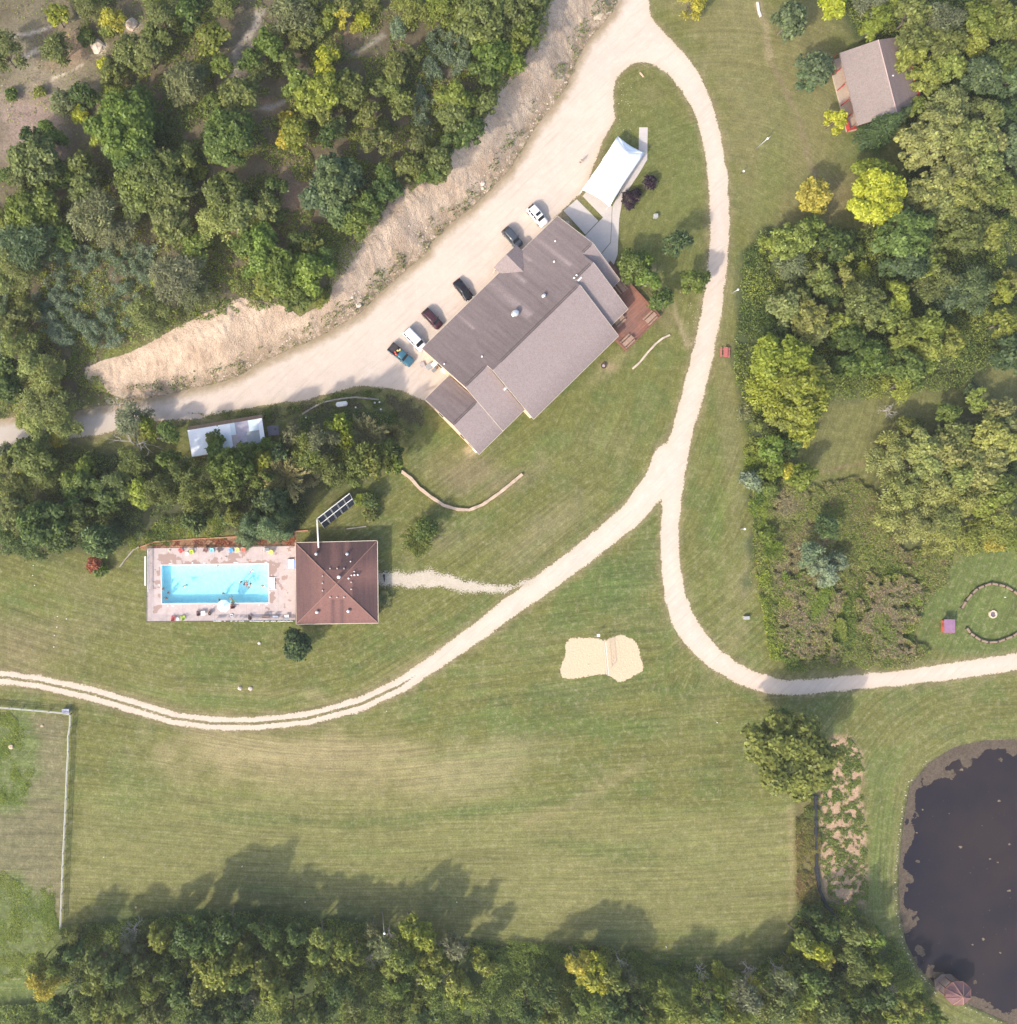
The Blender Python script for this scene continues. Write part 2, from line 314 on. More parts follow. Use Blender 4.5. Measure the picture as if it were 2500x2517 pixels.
# soil and grit round road edges and the building
dr=np.full(len(gx),-99.); dr[near]=road_d(gx[near],gy[near])
lerp((.20,.165,.105),smooth((dr+1.5+(N3-.5)*1.6)/1.4)*.55)
lerp((.30,.235,.165),smooth((sdf(WP([(1030,700),(1230,560),(1400,520),(1430,640),(1190,960),(1060,1000)]),gx,gy)+1)/1.5)*.7)
BK=np.array(WP([p for p in BANKTOP]))
lerp((.36,.26,.185),near*el(540,1345,190,20,-2,.5,.3)*.0)
lerp((.30,.16,.11),po([(330,1350),(470,1328),(620,1316),(728,1308),(728,1345),(362,1350)],5,3)*.95)
hw_pond=sdf(POND,gx,gy); lerp((.045,.035,.028),smooth((hw_pond+.1)/1.0)); lerp((.13,.14,.05),near*smooth(1-np.abs(hw_pond+.9)/1.2)*.6)
lw_=1-np.maximum.reduce([po(w_,20,10) for w_ in (WA,WB,WC,WD)]); col*=(1+lw_[:,None]*np.array([.16,.09,-.08])[None,:]); col*= (0.93+.14*fbm(gx,gy,.9,2))[:,None]
mpts=np.array([P(*p) for p in [(-200,1600),(120,1700),(420,1770),(660,1785),(900,1730),(1150,1580),(1480,1330),(1600,1230),(1660,1100),(1730,900),(1775,640)]])
md,ms,_=dist_line(mpts,gx,gy)
fm_=(gp<1990)&(gq>np.interp(gp,[0,423,755,983,1250,1501,1640,1990],[1664,1765,1766,1686,1496,1309,1290,1720])); 
fm_&=(gq>1700)|(gp<1640)
ff=135*np.exp(-((gp-850)/520)**2)*np.clip((2300-gq)/500,0,1)+30*np.sin((gp-1100)/330)*(gp>1100); md=np.where(fm_,(gq-ff)/S,md); ms=np.where(fm_,gp/S,ms)
rm_=(gp>1600)&(gq>1650)&~fm_; pd_,ps_,_=dist_line(POND,gx,gy,True); md=np.where(rm_,pd_,md); ms=np.where(rm_,ps_,ms)
idx=np.arange(n_*n_).reshape(n_,n_); F=np.stack([idx[:-1,:-1],idx[1:,:-1],idx[1:,1:],idx[:-1,1:]],-1).reshape(-1,4)
g=NG('ground'); p=g.pos(); base=g.attr('Col','Color')
mw=g.attr('mow'); al=g.attr('along')
st=g.noise(g.comb(g.math('MULTIPLY',mw,2.1),g.math('MULTIPLY',al,.07)),1.0,3,.7)
st2=g.noise(g.comb(g.math('MULTIPLY',mw,.33),g.math('MULTIPLY',al,.025),7.0),1.0,2,.5)
fine=g.noise(p,3.2,4,.75); mid=g.noise(p,.55,4,.65); dry=g.noise(p,1.1,3,.7)
lawn=g.attr('lawn')
k=g.math('MULTIPLY',g.rng(fine,.3,.7,.66,1.32),g.rng(mid,.3,.7,.82,1.18))
ks=g.math('MULTIPLY',g.rng(st,.3,.7,-.25,.30),lawn); ks2=g.math('MULTIPLY',g.rng(st2,.3,.7,-.09,.09),lawn)
k=g.math('MULTIPLY',k,g.math('ADD',g.math('ADD',1.0,ks),ks2))
c=g.mix(g.math('MULTIPLY',g.rng(dry,.50,.72,0,.7),lawn),base,(.225,.20,.115)); c=g.mix(g.math('MULTIPLY',g.rng(st2,.55,.7,0,.3),lawn),c,(.085,.125,.03))
c=g.scale(c,k); g.bump(g.math('ADD',fine,g.math('MULTIPLY',mid,1.5)),.10,.8); GM=g.out(c,.95)
me=raw_mesh('ground',np.stack([gx,gy,gz],1),F,[GM],True); cattr(me,'Col',col); fattr(me,'mow',md); fattr(me,'along',ms)
woods=np.zeros(len(gx))
for w_ in (WA,WB,WC,WD,MARSH,GARD,DITCH): woods=np.maximum(woods,po(w_,20,10))
fattr(me,'lawn',(1-woods)*(.55+.45*smooth((gq-900)/500)))
gr=bpy.data.objects.new('ground',me); link(gr); tag(gr,kind='structure',label='mown lawns, pasture and wooded hillside floor')
# ---------------------------------------------------------------- sheets cut by distance fields (ragged edges are real cut-outs)
def sheet(name,dfun,bbox,step,z,mat,extra=None,kind='structure',label=None,marg=.8,zf=None,cat=None):
    (x0,y1),(x1,y0)=P(bbox[0],bbox[1]),P(bbox[2],bbox[3])
    xs=np.arange(x0,x1+step,step); ys=np.arange(y0,y1+step,step); nx,ny=len(xs),len(ys); X,Y=np.meshgrid(xs,ys,indexing='ij'); X=X.ravel();Y=Y.ravel()
    D=dfun(X,Y); id_=np.arange(nx*ny).reshape(nx,ny); Fq=np.stack([id_[:-1,:-1],id_[1:,:-1],id_[1:,1:],id_[:-1,1:]],-1).reshape(-1,4)
    keep=(D[Fq]>-marg).any(1); Fq=Fq[keep]; used=np.unique(Fq); rm=np.full(nx*ny,-1); rm[used]=np.arange(len(used)); Fq=rm[Fq]
    X=X[used];Y=Y[used];D=D[used]; Z=np.full(len(X),z) if zf is None else zf(X,Y,D)
    me=raw_mesh(name,np.stack([X,Y,Z],1),Fq,[mat],True); fattr(me,'edge',D)
    if extra:
        for k_,f_ in extra.items(): fattr(me,k_,f_(X,Y))
    o=bpy.data.objects.new(name,me); link(o); tag(o,kind=kind,label=label,cat=cat); return o
def edge_alpha(g,amp=1.2,scale=2.0,off=0.0,vec=None):
    p=vec or g.pos(); nz=g.noise(p,scale,4,.75); n2=g.noise(p,.35,2,.5)
    e=g.math('ADD',g.attr('edge'),g.math('MULTIPLY',g.math('SUBTRACT',nz,.5),amp*2)); e=g.math('ADD',e,g.math('MULTIPLY',g.math('SUBTRACT',n2,.5),amp))
    return g.math('GREATER_THAN',e,off)
g=NG('road'); p=g.pos()
big=g.noise(p,.10,3,.6); tr=g.noise(g.mapping(p,(1,1,1)),.5,6,.75); fi=g.noise(p,5,3,.7)
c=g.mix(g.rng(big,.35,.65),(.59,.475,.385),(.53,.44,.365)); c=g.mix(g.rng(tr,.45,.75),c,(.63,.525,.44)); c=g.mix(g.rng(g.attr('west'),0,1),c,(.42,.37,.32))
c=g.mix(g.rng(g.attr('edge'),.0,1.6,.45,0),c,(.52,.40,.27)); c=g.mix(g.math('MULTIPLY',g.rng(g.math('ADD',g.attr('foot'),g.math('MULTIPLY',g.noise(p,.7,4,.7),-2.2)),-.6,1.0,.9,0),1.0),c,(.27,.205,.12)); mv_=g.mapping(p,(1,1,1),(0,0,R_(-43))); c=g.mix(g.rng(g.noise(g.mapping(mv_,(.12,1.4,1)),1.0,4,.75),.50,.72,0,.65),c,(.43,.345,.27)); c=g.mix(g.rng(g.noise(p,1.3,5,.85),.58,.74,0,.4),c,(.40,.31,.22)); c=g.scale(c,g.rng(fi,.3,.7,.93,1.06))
al=edge_alpha(g,.8,2.8); ct=g.attr('ctr'); cn=g.noise(p,2.2,4,.8); gm=g.math('GREATER_THAN',g.math('ADD',ct,g.math('MULTIPLY',cn,1.5)),1.34)
g.bump(fi,.03,.6); RM=g.out(c,.95,0,g.math('MULTIPLY',al,g.math('SUBTRACT',1.0,gm)))
def ctr(x,y):
    d,s,dd=rib(FORK,x,y); ppx=1250+S*x; f=smooth((1130-ppx)/200); return np.clip(1.05-dd/.62,0,1)*f
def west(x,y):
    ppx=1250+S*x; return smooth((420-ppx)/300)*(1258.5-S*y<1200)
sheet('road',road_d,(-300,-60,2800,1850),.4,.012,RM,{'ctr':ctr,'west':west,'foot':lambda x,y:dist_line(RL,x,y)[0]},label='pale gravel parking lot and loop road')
g=NG('path'); p=g.pos(); fi=g.noise(p,4,3,.7)
c=g.scale(g.mix(g.rng(g.noise(p,.6,3),.4,.7),(.50,.43,.34),(.42,.36,.27)),g.rng(fi,.3,.7,.85,1.12)); PM=g.out(c,.95,0,edge_alpha(g,2.3,3.4,.45))
sheet('path',lambda x,y:rib(DRIVE,x,y)[0],(900,1380,1360,1480),.3,.02,PM,label='sparse gravel drive to the pool house',marg=1.4)
# hay coloured soil verge between lot and bank foot is part of the bank sheet
BS=WP(ROADL[1:-4]); BT=WP(BANKTOP)
def bank_z(x,y,D):
    d,s,_=dist_line(RL,x,y); m=smooth(d/1.5)*smooth(D/.8)
    s=s+3.2*(fbm(x,y,2.5,3)-.5); am_=smooth((fbm(x+9,y,5,2)-.35)*4); r=np.abs(vnoise(s/1.0+ d*.12,d/3.5)-.5)*2*am_; r2=np.abs(vnoise(s/.45+9,d/1.8)-.5)*2
    k=np.clip((6.5-d)/6.5,0,1); lump=fbm(x,y,1.6,3)-.5
    return T(x,y)+.10+m*((.40*(r-.5)+.24*(r2-.5))*(1-.6*k)+.45*lump*(.3+.7*k))+.16*m
g=NG('earth_bank'); p=g.pos(); n1=g.noise(p,.22,4,.65); n2=g.noise(p,1.2,4,.75); n3=g.noise(p,4,3,.7)
c=g.mix(g.rng(n1,.35,.65),(.43,.315,.225),(.58,.45,.335)); c=g.mix(g.rng(n2,.5,.75,0,.6),c,(.36,.26,.17))
vv=g.vor(g.mapping(p,(1,1,.3)),1.1,'DISTANCE_TO_EDGE'); c=g.mix(g.math('MULTIPLY',g.rng(vv,.0,.06,.55,0),g.rng(g.noise(p,.4,2),.45,.6)),c,(.22,.15,.10))
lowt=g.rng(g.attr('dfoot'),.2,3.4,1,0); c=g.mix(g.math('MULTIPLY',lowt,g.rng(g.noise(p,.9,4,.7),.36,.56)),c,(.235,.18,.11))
c=g.mix(g.rng(g.noise(p,2.6,4,.8),.60,.72,0,.75),c,(.16,.12,.08)); c=g.scale(c,g.rng(n3,.3,.7,.80,1.16)); g.bump(g.math('ADD',n2,n3),.22,1.0); BM=g.out(c,.95,0,edge_alpha(g,.5,1.6))
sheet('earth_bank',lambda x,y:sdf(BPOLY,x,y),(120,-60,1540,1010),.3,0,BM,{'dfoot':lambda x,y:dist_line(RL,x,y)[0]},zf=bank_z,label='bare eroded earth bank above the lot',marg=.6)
# sand court
SAND=Zm(1250,1250,K,[(440,992),(520,985),(680,985),(730,1010),(820,955),(890,970),(960,1010),(990,1100),(1010,1190),(1000,1230),(900,1280),(830,1310),(790,1270),(740,1240),(600,1260),(440,1285),(390,1260),(400,1180),(430,1120)])
g=NG('sand'); p=g.pos(); b1=g.noise(p,2.6,2,.6); fi=g.noise(p,4,4,.7); g.bump(g.math('ADD',b1,fi),.10,.8)
SM=g.out(g.scale(g.mix(g.rng(fi,.3,.7),(.60,.465,.315),(.54,.41,.27)),g.rng(b1,.3,.7,.92,1.07)),.95,0,edge_alpha(g,.75,2.4))
SANDw=WP(chaikin(SAND,2)); sheet('sand_court',lambda x,y:sdf(SANDw,x,y)+.15,(1360,1540,1600,1690),.25,.016,SM,label='sand volleyball court')
# pond water
g=NG('water'); p=g.pos(); nn=g.noise(p,.06,3,.6); c=g.mix(g.rng(nn,.35,.65),(.019,.017,.024),(.034,.026,.027)); g.bump(g.noise(p,3.5,3),.01,.3); g.b.inputs['Specular IOR Level'].default_value=.12
c=g.mix(g.math('GREATER_THAN',g.noise(p,2.2,3,.7),.72),c,(.14,.12,.08))
sheet('water',lambda x,y:sdf(POND,x,y),(2180,1780,2920,2600),.6,-.28,g.out(c,.12),label='dark still pond water',marg=1.2)
g=NG('algae'); p=g.pos(); na=g.noise(p,2.2,5,.8); c=g.mix(g.rng(na,.3,.7),(.045,.034,.024),(.150,.112,.078)); g.bump(na,.08,1)
def algd(x,y):
    d=sdf(POND,x,y); ppx,ppy=W2P(x,y,-.2); wid=2.2+1.6*smooth((2000-ppy)/120)*(ppx<2560)+(fbm(x,y,2.2,3)-.5)*9
    return np.minimum(d-.15,wid-d)
sheet('algae',algd,(2180,1780,2700,2600),.3,-.25,g.out(c,.9,0,edge_alpha(g,1.8,1.1)),kind='stuff',label='brown scum and algae along the pond shore',marg=1.0)
# creek glimpses in the lower wood
g=NG('creek'); p=g.pos(); CRK=g.out(g.scale((.10,.10,.13),g.rng(g.noise(p,.8,3),.3,.7,.7,1.2)),.2,0,edge_alpha(g,.5,1.6))
for q_,lb in (([(545,1560),(580,1580),(600,1680),(620,1760),(560,1750),(500,1680)],'left'),([(1230,1330),(1290,1400),(1420,1480),(1400,1520),(1330,1490),(1240,1410)],'middle'),([(740,1350),(700,1400),(620,1500),(590,1500),(650,1400),(700,1340)],'upper'),([(1660,1660),(1760,1650),(1740,1690),(1680,1690)],'right')):
    qq_=Zm(0,1875,KB,q_); sheet('water',lambda x,y,qq_=qq_:sdf(WP(qq_),x,y),(min(a[0] for a in qq_)-15,min(a[1] for a in qq_)-15,max(a[0] for a in qq_)+15,max(a[1] for a in qq_)+15),.25,.03,CRK,label='glimpse of grey creek water between the lower trees, '+lb,marg=.6)
# concrete walks
g=NG('concrete'); p=g.pos(); fi=g.noise(p,2.5,4,.7); CONC=g.out(g.scale(g.mix(g.rng(g.noise(p,.3,3),.35,.65),(.56,.49,.43),(.50,.45,.41)),g.rng(fi,.3,.7,.93,1.05)),.9)
def flat(name,polys,z0,z1,mat,kind='structure',label=None):
    mb=MB()
    for q in polys: mb.prism([P(*c_) for c_ in q],z0,z1)
    o=mb.build(name,mat); tag(o,kind=kind,label=label); return o
flat('path',[Zm(1250,0,K,[(415,1590),(515,1505),(678,1668),(580,1770)])],-.05,.09,CONC,label='concrete slab beside the lodge gable')
flat('path',[Zm(1250,0,K,[(583,1775),(681,1672),(714,1640),(560,1480),(640,1380),(780,1560),(775,1700),(768,1830),(700,1910),(560,1920),(480,1900)])],-.05,.075,CONC,label='concrete apron between lodge and tent')
flat('path',[Zm(1250,0,K,[(986,962),(1050,962),(1046,1205),(985,1310),(925,1400),(860,1500),(850,1560),(835,1650),(822,1920),(790,2010),(560,1930),(703,1915),(772,1832),(779,1700),(784,1560),(900,1330),(980,1200)])],-.05,.082,CONC,label='concrete walk running past the tent')
# ---------------------------------------------------------------- buildings
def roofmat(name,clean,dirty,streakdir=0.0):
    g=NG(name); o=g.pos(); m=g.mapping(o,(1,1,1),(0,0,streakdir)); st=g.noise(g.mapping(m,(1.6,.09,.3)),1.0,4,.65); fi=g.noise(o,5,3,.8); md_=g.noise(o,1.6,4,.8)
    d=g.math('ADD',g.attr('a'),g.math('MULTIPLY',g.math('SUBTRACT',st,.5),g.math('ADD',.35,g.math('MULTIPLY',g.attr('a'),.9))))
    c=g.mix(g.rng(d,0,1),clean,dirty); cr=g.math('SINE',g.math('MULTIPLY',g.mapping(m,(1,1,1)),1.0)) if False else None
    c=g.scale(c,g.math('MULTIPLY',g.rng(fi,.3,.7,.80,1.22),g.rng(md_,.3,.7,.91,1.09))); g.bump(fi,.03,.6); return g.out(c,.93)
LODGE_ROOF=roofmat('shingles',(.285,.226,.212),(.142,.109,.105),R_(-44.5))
CABIN_ROOF=roofmat('cabin_shingles',(.265,.212,.185),(.165,.122,.112),R_(-16))
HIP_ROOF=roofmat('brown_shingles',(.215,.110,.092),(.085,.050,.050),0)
WHITE=paint((.78,.76,.72),.5,0,.05,2,'white_trim'); TRIM=paint((.62,.52,.40),.6,0,.1,2,'tan_trim'); SIDING=paint((.62,.47,.33),.75,0,.08,1.5,'tan_siding')
METAL=paint((.62,.63,.64),.35,.6,.06,2,'galvanised'); DARK=paint((.03,.03,.035),.5,0,.1,2,'dark_metal'); GREY=paint((.30,.30,.31),.6,0,.1,2,'grey_metal')
WOODR=paint((.22,.095,.062),.7,0,.25,1.3,'red_wood'); WOODT=paint((.36,.24,.17),.8,0,.2,2,'tan_wood'); OLDW=paint((.30,.26,.21),.9,0,.2,2,'weathered_wood'); BARKM=paint((.17,.14,.11),.95,0,.3,2,'bark')
def LXY(a,b,z=3.0):
    return P(1037.5+.714*a+.70*b,856.4-.70*a+.714*b,z)
SL=.33
def L3(a,b,z): x,y=LXY(a,b); return (x,y,z)
lx,ly=P(1250,800); lodge=empty('lodge',(lx,ly,0),0,'long brown shingled lodge with a stepped gable roof and a red deck','lodge')
def lobj(mb,name,mat,attr=None,parent=None):
    o=mb.build(name,mat,parent or lodge,attr=attr)
    if parent is None: o.location=(-lx,-ly,0)
    return o
clean=[(233,131,11),(288,62,6),(337,40,4),(390,110,5),(120,55,4)]
def plane(mb,pts,nu,nv,df,th=.2):
    A,B,Cc,D=[np.array(p) for p in pts]   # A-B low edge, D-C high edge
    vs=[];at=[]
    for j in range(nv+1):
        for i in range(nu+1):
            u=i/nu;v=j/nv; q=(A*(1-u)+B*u)*(1-v)+(D*(1-u)+Cc*u)*v; vs.append(tuple(q)); at.append(df(u,v))
    fs=[(j*(nu+1)+i,j*(nu+1)+i+1,(j+1)*(nu+1)+i+1,(j+1)*(nu+1)+i) for j in range(nv) for i in range(nu)]
    mb.add(vs,fs,at)
    lo=[tuple(p-np.array([0,0,th])) for p in (A,B,Cc,D)]; up=[tuple(p) for p in (A,B,Cc,D)]
    mb.add(up+lo,[(7,6,5,4),(0,4,5,1),(1,5,6,2),(2,6,7,3),(3,7,4,0)],df(0,0))
secs=[(0,74,0,143,284,0),(74,366,0,160,316,0),(366,429,0,144,285,0),(429,465,0,111,220,0),(-82,0,94,189,284,1)]
wl=MB(); rf=MB(); tr=MB(); rv=[]
for (a0,a1,b0,br,b1,k_) in secs:
    zr=3.0+(br-b0)/S*SL; ze1=zr-(b1-br)/S*SL
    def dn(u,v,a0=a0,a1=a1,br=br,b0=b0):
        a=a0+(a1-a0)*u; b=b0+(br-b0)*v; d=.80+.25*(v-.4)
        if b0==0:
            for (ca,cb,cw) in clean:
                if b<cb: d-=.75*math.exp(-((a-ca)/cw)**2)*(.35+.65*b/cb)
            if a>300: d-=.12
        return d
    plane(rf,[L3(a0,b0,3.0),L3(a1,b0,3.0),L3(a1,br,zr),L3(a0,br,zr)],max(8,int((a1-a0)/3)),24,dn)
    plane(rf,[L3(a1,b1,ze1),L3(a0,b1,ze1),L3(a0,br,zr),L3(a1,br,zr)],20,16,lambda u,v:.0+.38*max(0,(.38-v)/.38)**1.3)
    ov=5; prof=[(b0+ov,0),(b0+ov,3.0-.2+ov/S*SL-.03),(br,zr-.24),(b1-ov,ze1-.2+ov/S*SL-.03),(b1-ov,0)]
    e0=4 if a0 in (0,-82) else (4 if a0==74 else 2); e1=4
    vs=[L3(a0+e0,b,z) for b,z in prof]+[L3(a1-e1 if a0!=-82 else a1+2,b,z) for b,z in prof]; n=len(prof)
    wl.add(vs,[tuple(range(n)),tuple(range(2*n-1,n-1,-1))]+[(i,i+n,(i+1)%n+n,(i+1)%n) for i in range(n)])
    def bar(p,q,w_=.06,h=.14,dz=-.07):
        p=np.array(p);q=np.array(q); d=q-p; l=np.linalg.norm(d); m=(p+q)/2; M=Matrix.Translation(Vector(m)+Vector((0,0,dz)))@Vector(d).to_track_quat('X','Z').to_matrix().to_4x4(); tr.box((0,0,0),(l,w_,h),0,M)
    segs=[(a0,a1)] if not (b0==0 and a0==74) else [(74,264),(345,366)]
    for s0,s1 in segs: bar(L3(s0,b0-.6,3.0),L3(s1,b0-.6,3.0))
    bar(L3(a0,b1+.6,ze1),L3(a1,b1+.6,ze1))
    for (aa,first) in ((a0-.5,1),(a1+.5,0)):
        if (first and k_==0 and a0 in (366,429)) or (not first and a0 in (0,-82)): continue
        if aa>0 and first and a0==74: bar(L3(aa,143,3.0+143/S*SL+.1),L3(aa,br,zr)); bar(L3(aa,b1,ze1),L3(aa,br,zr)); continue
        bar(L3(aa,b1,ze1),L3(aa,br,zr)); 
        if (a1==465 or first) and a0!=74: bar(L3(aa,b0,3.0),L3(aa,br,zr))
    for off in (-5,0): 
        s0=a0+(4 if a0!=74 else 28); rv.append((L3(s0,br+off,zr+.03+(off/S*SL if off<0 else 0)),L3(a1-8,br+off,zr+.03+(off/S*SL if off<0 else 0))))
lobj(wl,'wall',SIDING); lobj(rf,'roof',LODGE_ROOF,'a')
lobj(tr,'trim',TRIM)
for p_,q_ in rv: m=MB(); m.tube([p_,q_],.065,4); lobj(m,'ridge_vent',paint((.10,.08,.08),.9,0,.1,2,'ridge_vent'))
# entrance porch gable
pr=MB(); am=305; zp=3.0+42/S*SL
for s_,ae in ((1,266),(-1,344)):
    pts=[L3(ae,-19,3.02),L3(ae,3,3.07),L3(am,40,zp+.04),L3(am,-19,zp)]
    pts2=pts if s_==1 else [pts[1],pts[0],pts[3],pts[2]]
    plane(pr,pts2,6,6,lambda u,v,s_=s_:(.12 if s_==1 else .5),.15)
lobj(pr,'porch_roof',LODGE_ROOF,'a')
pw=MB(); pw.add([L3(270,-14,2.8),L3(340,-14,2.8),L3(am,-14,zp-.3)],[(0,1,2)]); lobj(pw,'porch_gable',SIDING)
for a_ in (270,305,340): x,y,_=L3(a_,-14,0); pw=MB(); pw.box((x,y,1.4),(.2,.2,2.8),R_(44)); lobj(pw,'porch_post',TRIM)
# doors and windows on the visible tan walls
for (a_,b_,z_) in ((-78.6,120,1.7),(-78.6,150,1.7),(-78.6,225,1.7),(-78.6,255,1.7),(3.4,60,1.8)):
    wn=MB(); x,y,_=L3(a_,b_,0); wn.box((x,y,z_),(.08,1.1,1.0),R_(44.4)); lobj(wn,'window',glassy())
dd=MB(); x,y,_=L3(3.3,75,0); dd.box((x,y,1.05),(.1,1.0,2.1),R_(44.4)); lobj(dd,'door',WHITE); dd=MB(); x,y,_=L3(-78.8,272,0); dd.box((x,y,1.05),(.1,.95,2.1),R_(44.4)); lobj(dd,'door',WHITE)
def rz_nw(b): return 3.0+b/S*SL
def l_at(px,py,z):
    # invert eave-level coordinates for a point seen at px,py and height z
    x,y=P(px,py,z); u,v=W2P(x,y,3.0); dx=u-1037.5; dy=v-856.4; return x,y,.714*dx-.70*dy,.70*dx+.714*dy
for (px,py,r,h,nm) in ((1267.9,769,.62,1.1,'roof_vent'),(1338,725.6,.34,.8,'roof_vent'),(1363,642,.17,.4,'roof_vent'),(1365.7,591.7,.14,.4,'roof_vent'),(1185.6,875.5,.17,.4,'roof_vent'),(1092.8,894,.14,.4,'roof_vent'),(1418.2,675.7,.16,.4,'roof_vent'),(1412.6,681.8,.16,.4,'roof_vent'),(1243,954.4,.3,.9,'roof_vent')):
    z=5.5; 
    for _ in range(3):
        x,y,a_,b_=l_at(px,py,z+h*.7); z=rz_nw(min(b_,160)) if b_<150 else rz_nw(143)-(b_-143)/S*SL
    m=MB(); m.lathe((x-lx,y-ly,z-.25),[(r*1.15,0),(r*1.15,.3),(r*.8,.34),(r*.8,h*.8),(r*1.05,h*.82),(r*1.05,h),(r*.5,h+.18),(0.02,h+.2)],14); m.build(nm,WHITE if r<.3 else METAL,lodge,True)
m=MB(); x,y,_,_=l_at(1425,686,6.6); m.box((x-lx,y-ly,6.5),(.9,.25,.5),R_(44)); m.build('flue_hood',WHITE,lodge)
# ---- deck
deck=empty('deck',(lx,ly,0),0,'red-brown timber deck with railings at the east end of the lodge','deck')
DZ=.9
DK=[(1516,688),(1540,684),(1624,777),(1541,862.5),(1513,831),(1500,840),(1430,760)]
dpoly=[P(a_,b_,DZ) for a_,b_ in [(1500,640),(1536,683),(1624.5,777.5),(1540.5,862),(1508,830),(1430,760)]]
g=NG('deck_boards'); p=g.pos(); m_=g.mapping(p,(1,1,1),(0,0,R_(45))); stp=g.noise(g.mapping(m_,(3.0,.12,1)),1.6,3,.6); fi=g.noise(p,2.2,3)
DECKM=g.out(g.scale(g.mix(g.rng(g.noise(p,.35,3),.35,.65),(.27,.120,.080),(.20,.105,.080)),g.math('MULTIPLY',g.rng(stp,.3,.7,.72,1.2),g.rng(fi,.3,.7,.9,1.1))),.8)
m=MB(); m.prism([(x-lx,y-ly) for x,y in dpoly],DZ-.15,DZ); 
m.build('floor',DECKM,deck)
def rail(seq,name,par,mat,h=1.0,z0=DZ,step=1.8,off=(0,0),rails=(1.0,.5)):
    m=MB(); q=[Vector((a_-off[0],b_-off[1],0)) for a_,b_ in seq]
    for i in range(len(q)-1):
        d=q[i+1]-q[i]; L=d.length; rz=math.atan2(d.y,d.x)
        for rh in rails: mid=(q[i]+q[i+1])/2; m.box((mid.x,mid.y,z0+h*rh),(L,.12 if rh==rails[0] else .05,.06),rz)
    o1=m.build(name,mat,par)
    for i in range(len(q)-1):
        d=q[i+1]-q[i]; L=d.length; nn=max(1,int(L/step))
        for k_ in range(nn+(i==len(q)-2)): pt=q[i]+d*k_/nn; m=MB(); m.box((pt.x,pt.y,z0/2+h*.49),(.1,.1,z0+h*.98),math.atan2(d.y,d.x)); m.build('railing_post',mat,par)
    return o1
rail([P(1529,674,DZ+1),P(1623,776,DZ+1),P(1540,861,DZ+1),P(1510,831,DZ+1)],'railing',deck,WOODR,off=(lx,ly),rails=(1.0,.6,.3))
# ---- picnic tables
def picnic(name,px,py,rz,z,mt,label,grp=None,L=1.9,legs=DARK):
    x,y=P(px,py,z+.7); t=empty(name,(x,y,z),rz,label,'picnic table',grp)
    m=MB()
    for k_ in range(4): m.box((0,-.3+.2*k_,.74),(L,.18,.045))
    m.build('table_top',mt,t)
    for s_ in (-1,1):
        m=MB(); m.box((0,s_*.68,.44),(L,.14,.045)).box((0,s_*.84,.44),(L,.13,.045)); m.build('bench',mt,t)
        m=MB(); xx=s_*L*.33
        m.tube([(xx,-.72,0),(xx,-.15,.72)],.04,5).tube([(xx,.72,0),(xx,.15,.72)],.04,5).box((xx,0,.40),(.05,1.7,.07)).box((xx,0,.70),(.05,.7,.05)); m.build('leg_frame',mt if legs is None else legs,t)
    return t
ang=R_(44)
picnic('picnic_table',1527.5,705,R_(-52),DZ,WOODT,'weathered picnic table on the deck in the shade of the low lodge roof','picnic tables on the lodge deck',2.2)
picnic('picnic_table',1600,781,R_(44),DZ,WOODT,'tan picnic table at the far right corner of the lodge deck','picnic tables on the lodge deck',2.4)
picnic('picnic_table',1544,838,R_(44),DZ,WOODT,'tan picnic table at the lower corner of the lodge deck','picnic tables on the lodge deck',2.4)
picnic('picnic_table',1522,786,R_(44),DZ,WOODT,'picnic table mostly hidden under the lodge eave on the deck','picnic tables on the lodge deck',2.2)
picnic('picnic_table',1784,865.5,R_(87),0,paint((.42,.13,.12),.7,0,.12,2,'faded_red'),'faded red picnic table in the grass beside the loop road','picnic tables on the lawn',1.9,None)
# ---- pool house
def hip(name,cs,apex_h,ze,matr,label,cat,wallm,ov=.6,dirt=None,nsub=18):
    c=np.array([P(a_,b_,ze) for a_,b_ in cs]); ctr_=c.mean(0); t=empty(name,(ctr_[0],ctr_[1],0),0,label,cat)
    q=[(x-ctr_[0],y-ctr_[1]) for x,y in c]; m=MB(); ap=(0,0,apex_h); n=len(q)
    for i in range(n):
        A=(q[i][0],q[i][1],ze);B=(q[(i+1)%n][0],q[(i+1)%n][1],ze)
        plane(m,[A,B,ap,ap],nsub,nsub,(lambda u,v,i=i:dirt(i,u,v)) if dirt else (lambda u,v:.3),.18)
    m.build('roof',matr,t,attr='a'); m=MB()
    for i in range(n):
        A=Vector((q[i][0],q[i][1],ze-.08));B=Vector((q[(i+1)%n][0],q[(i+1)%n][1],ze-.08)); d=B-A; nm=Vector((d.y,-d.x,0)).normalized()*.05
        if nm.dot(A)<0: nm=-nm
        mid=(A+B)/2+nm; m.box(tuple(mid),(d.length+.15,.1,.16),math.atan2(d.y,d.x))
    m.build('gutter',TRIM if cat!='gazebo' else WOODR,t)
    m=MB()
    for i in range(n): m.tube([(q[i][0],q[i][1],ze+.03),(0,0,apex_h+.05)],.09,5)
    m.build('ridge_cap',paint((.27,.15,.12),.9,0,.1,3,'ridge'),t)
    return t,q
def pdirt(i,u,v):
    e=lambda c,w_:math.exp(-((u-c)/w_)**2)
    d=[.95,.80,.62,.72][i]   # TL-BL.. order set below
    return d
cs=[(726.6,1334.4),(728.5,1534),(929.2,1531.1),(927.2,1329.5)]  # TL,BL,BR,TR -> faces W,S,E,N
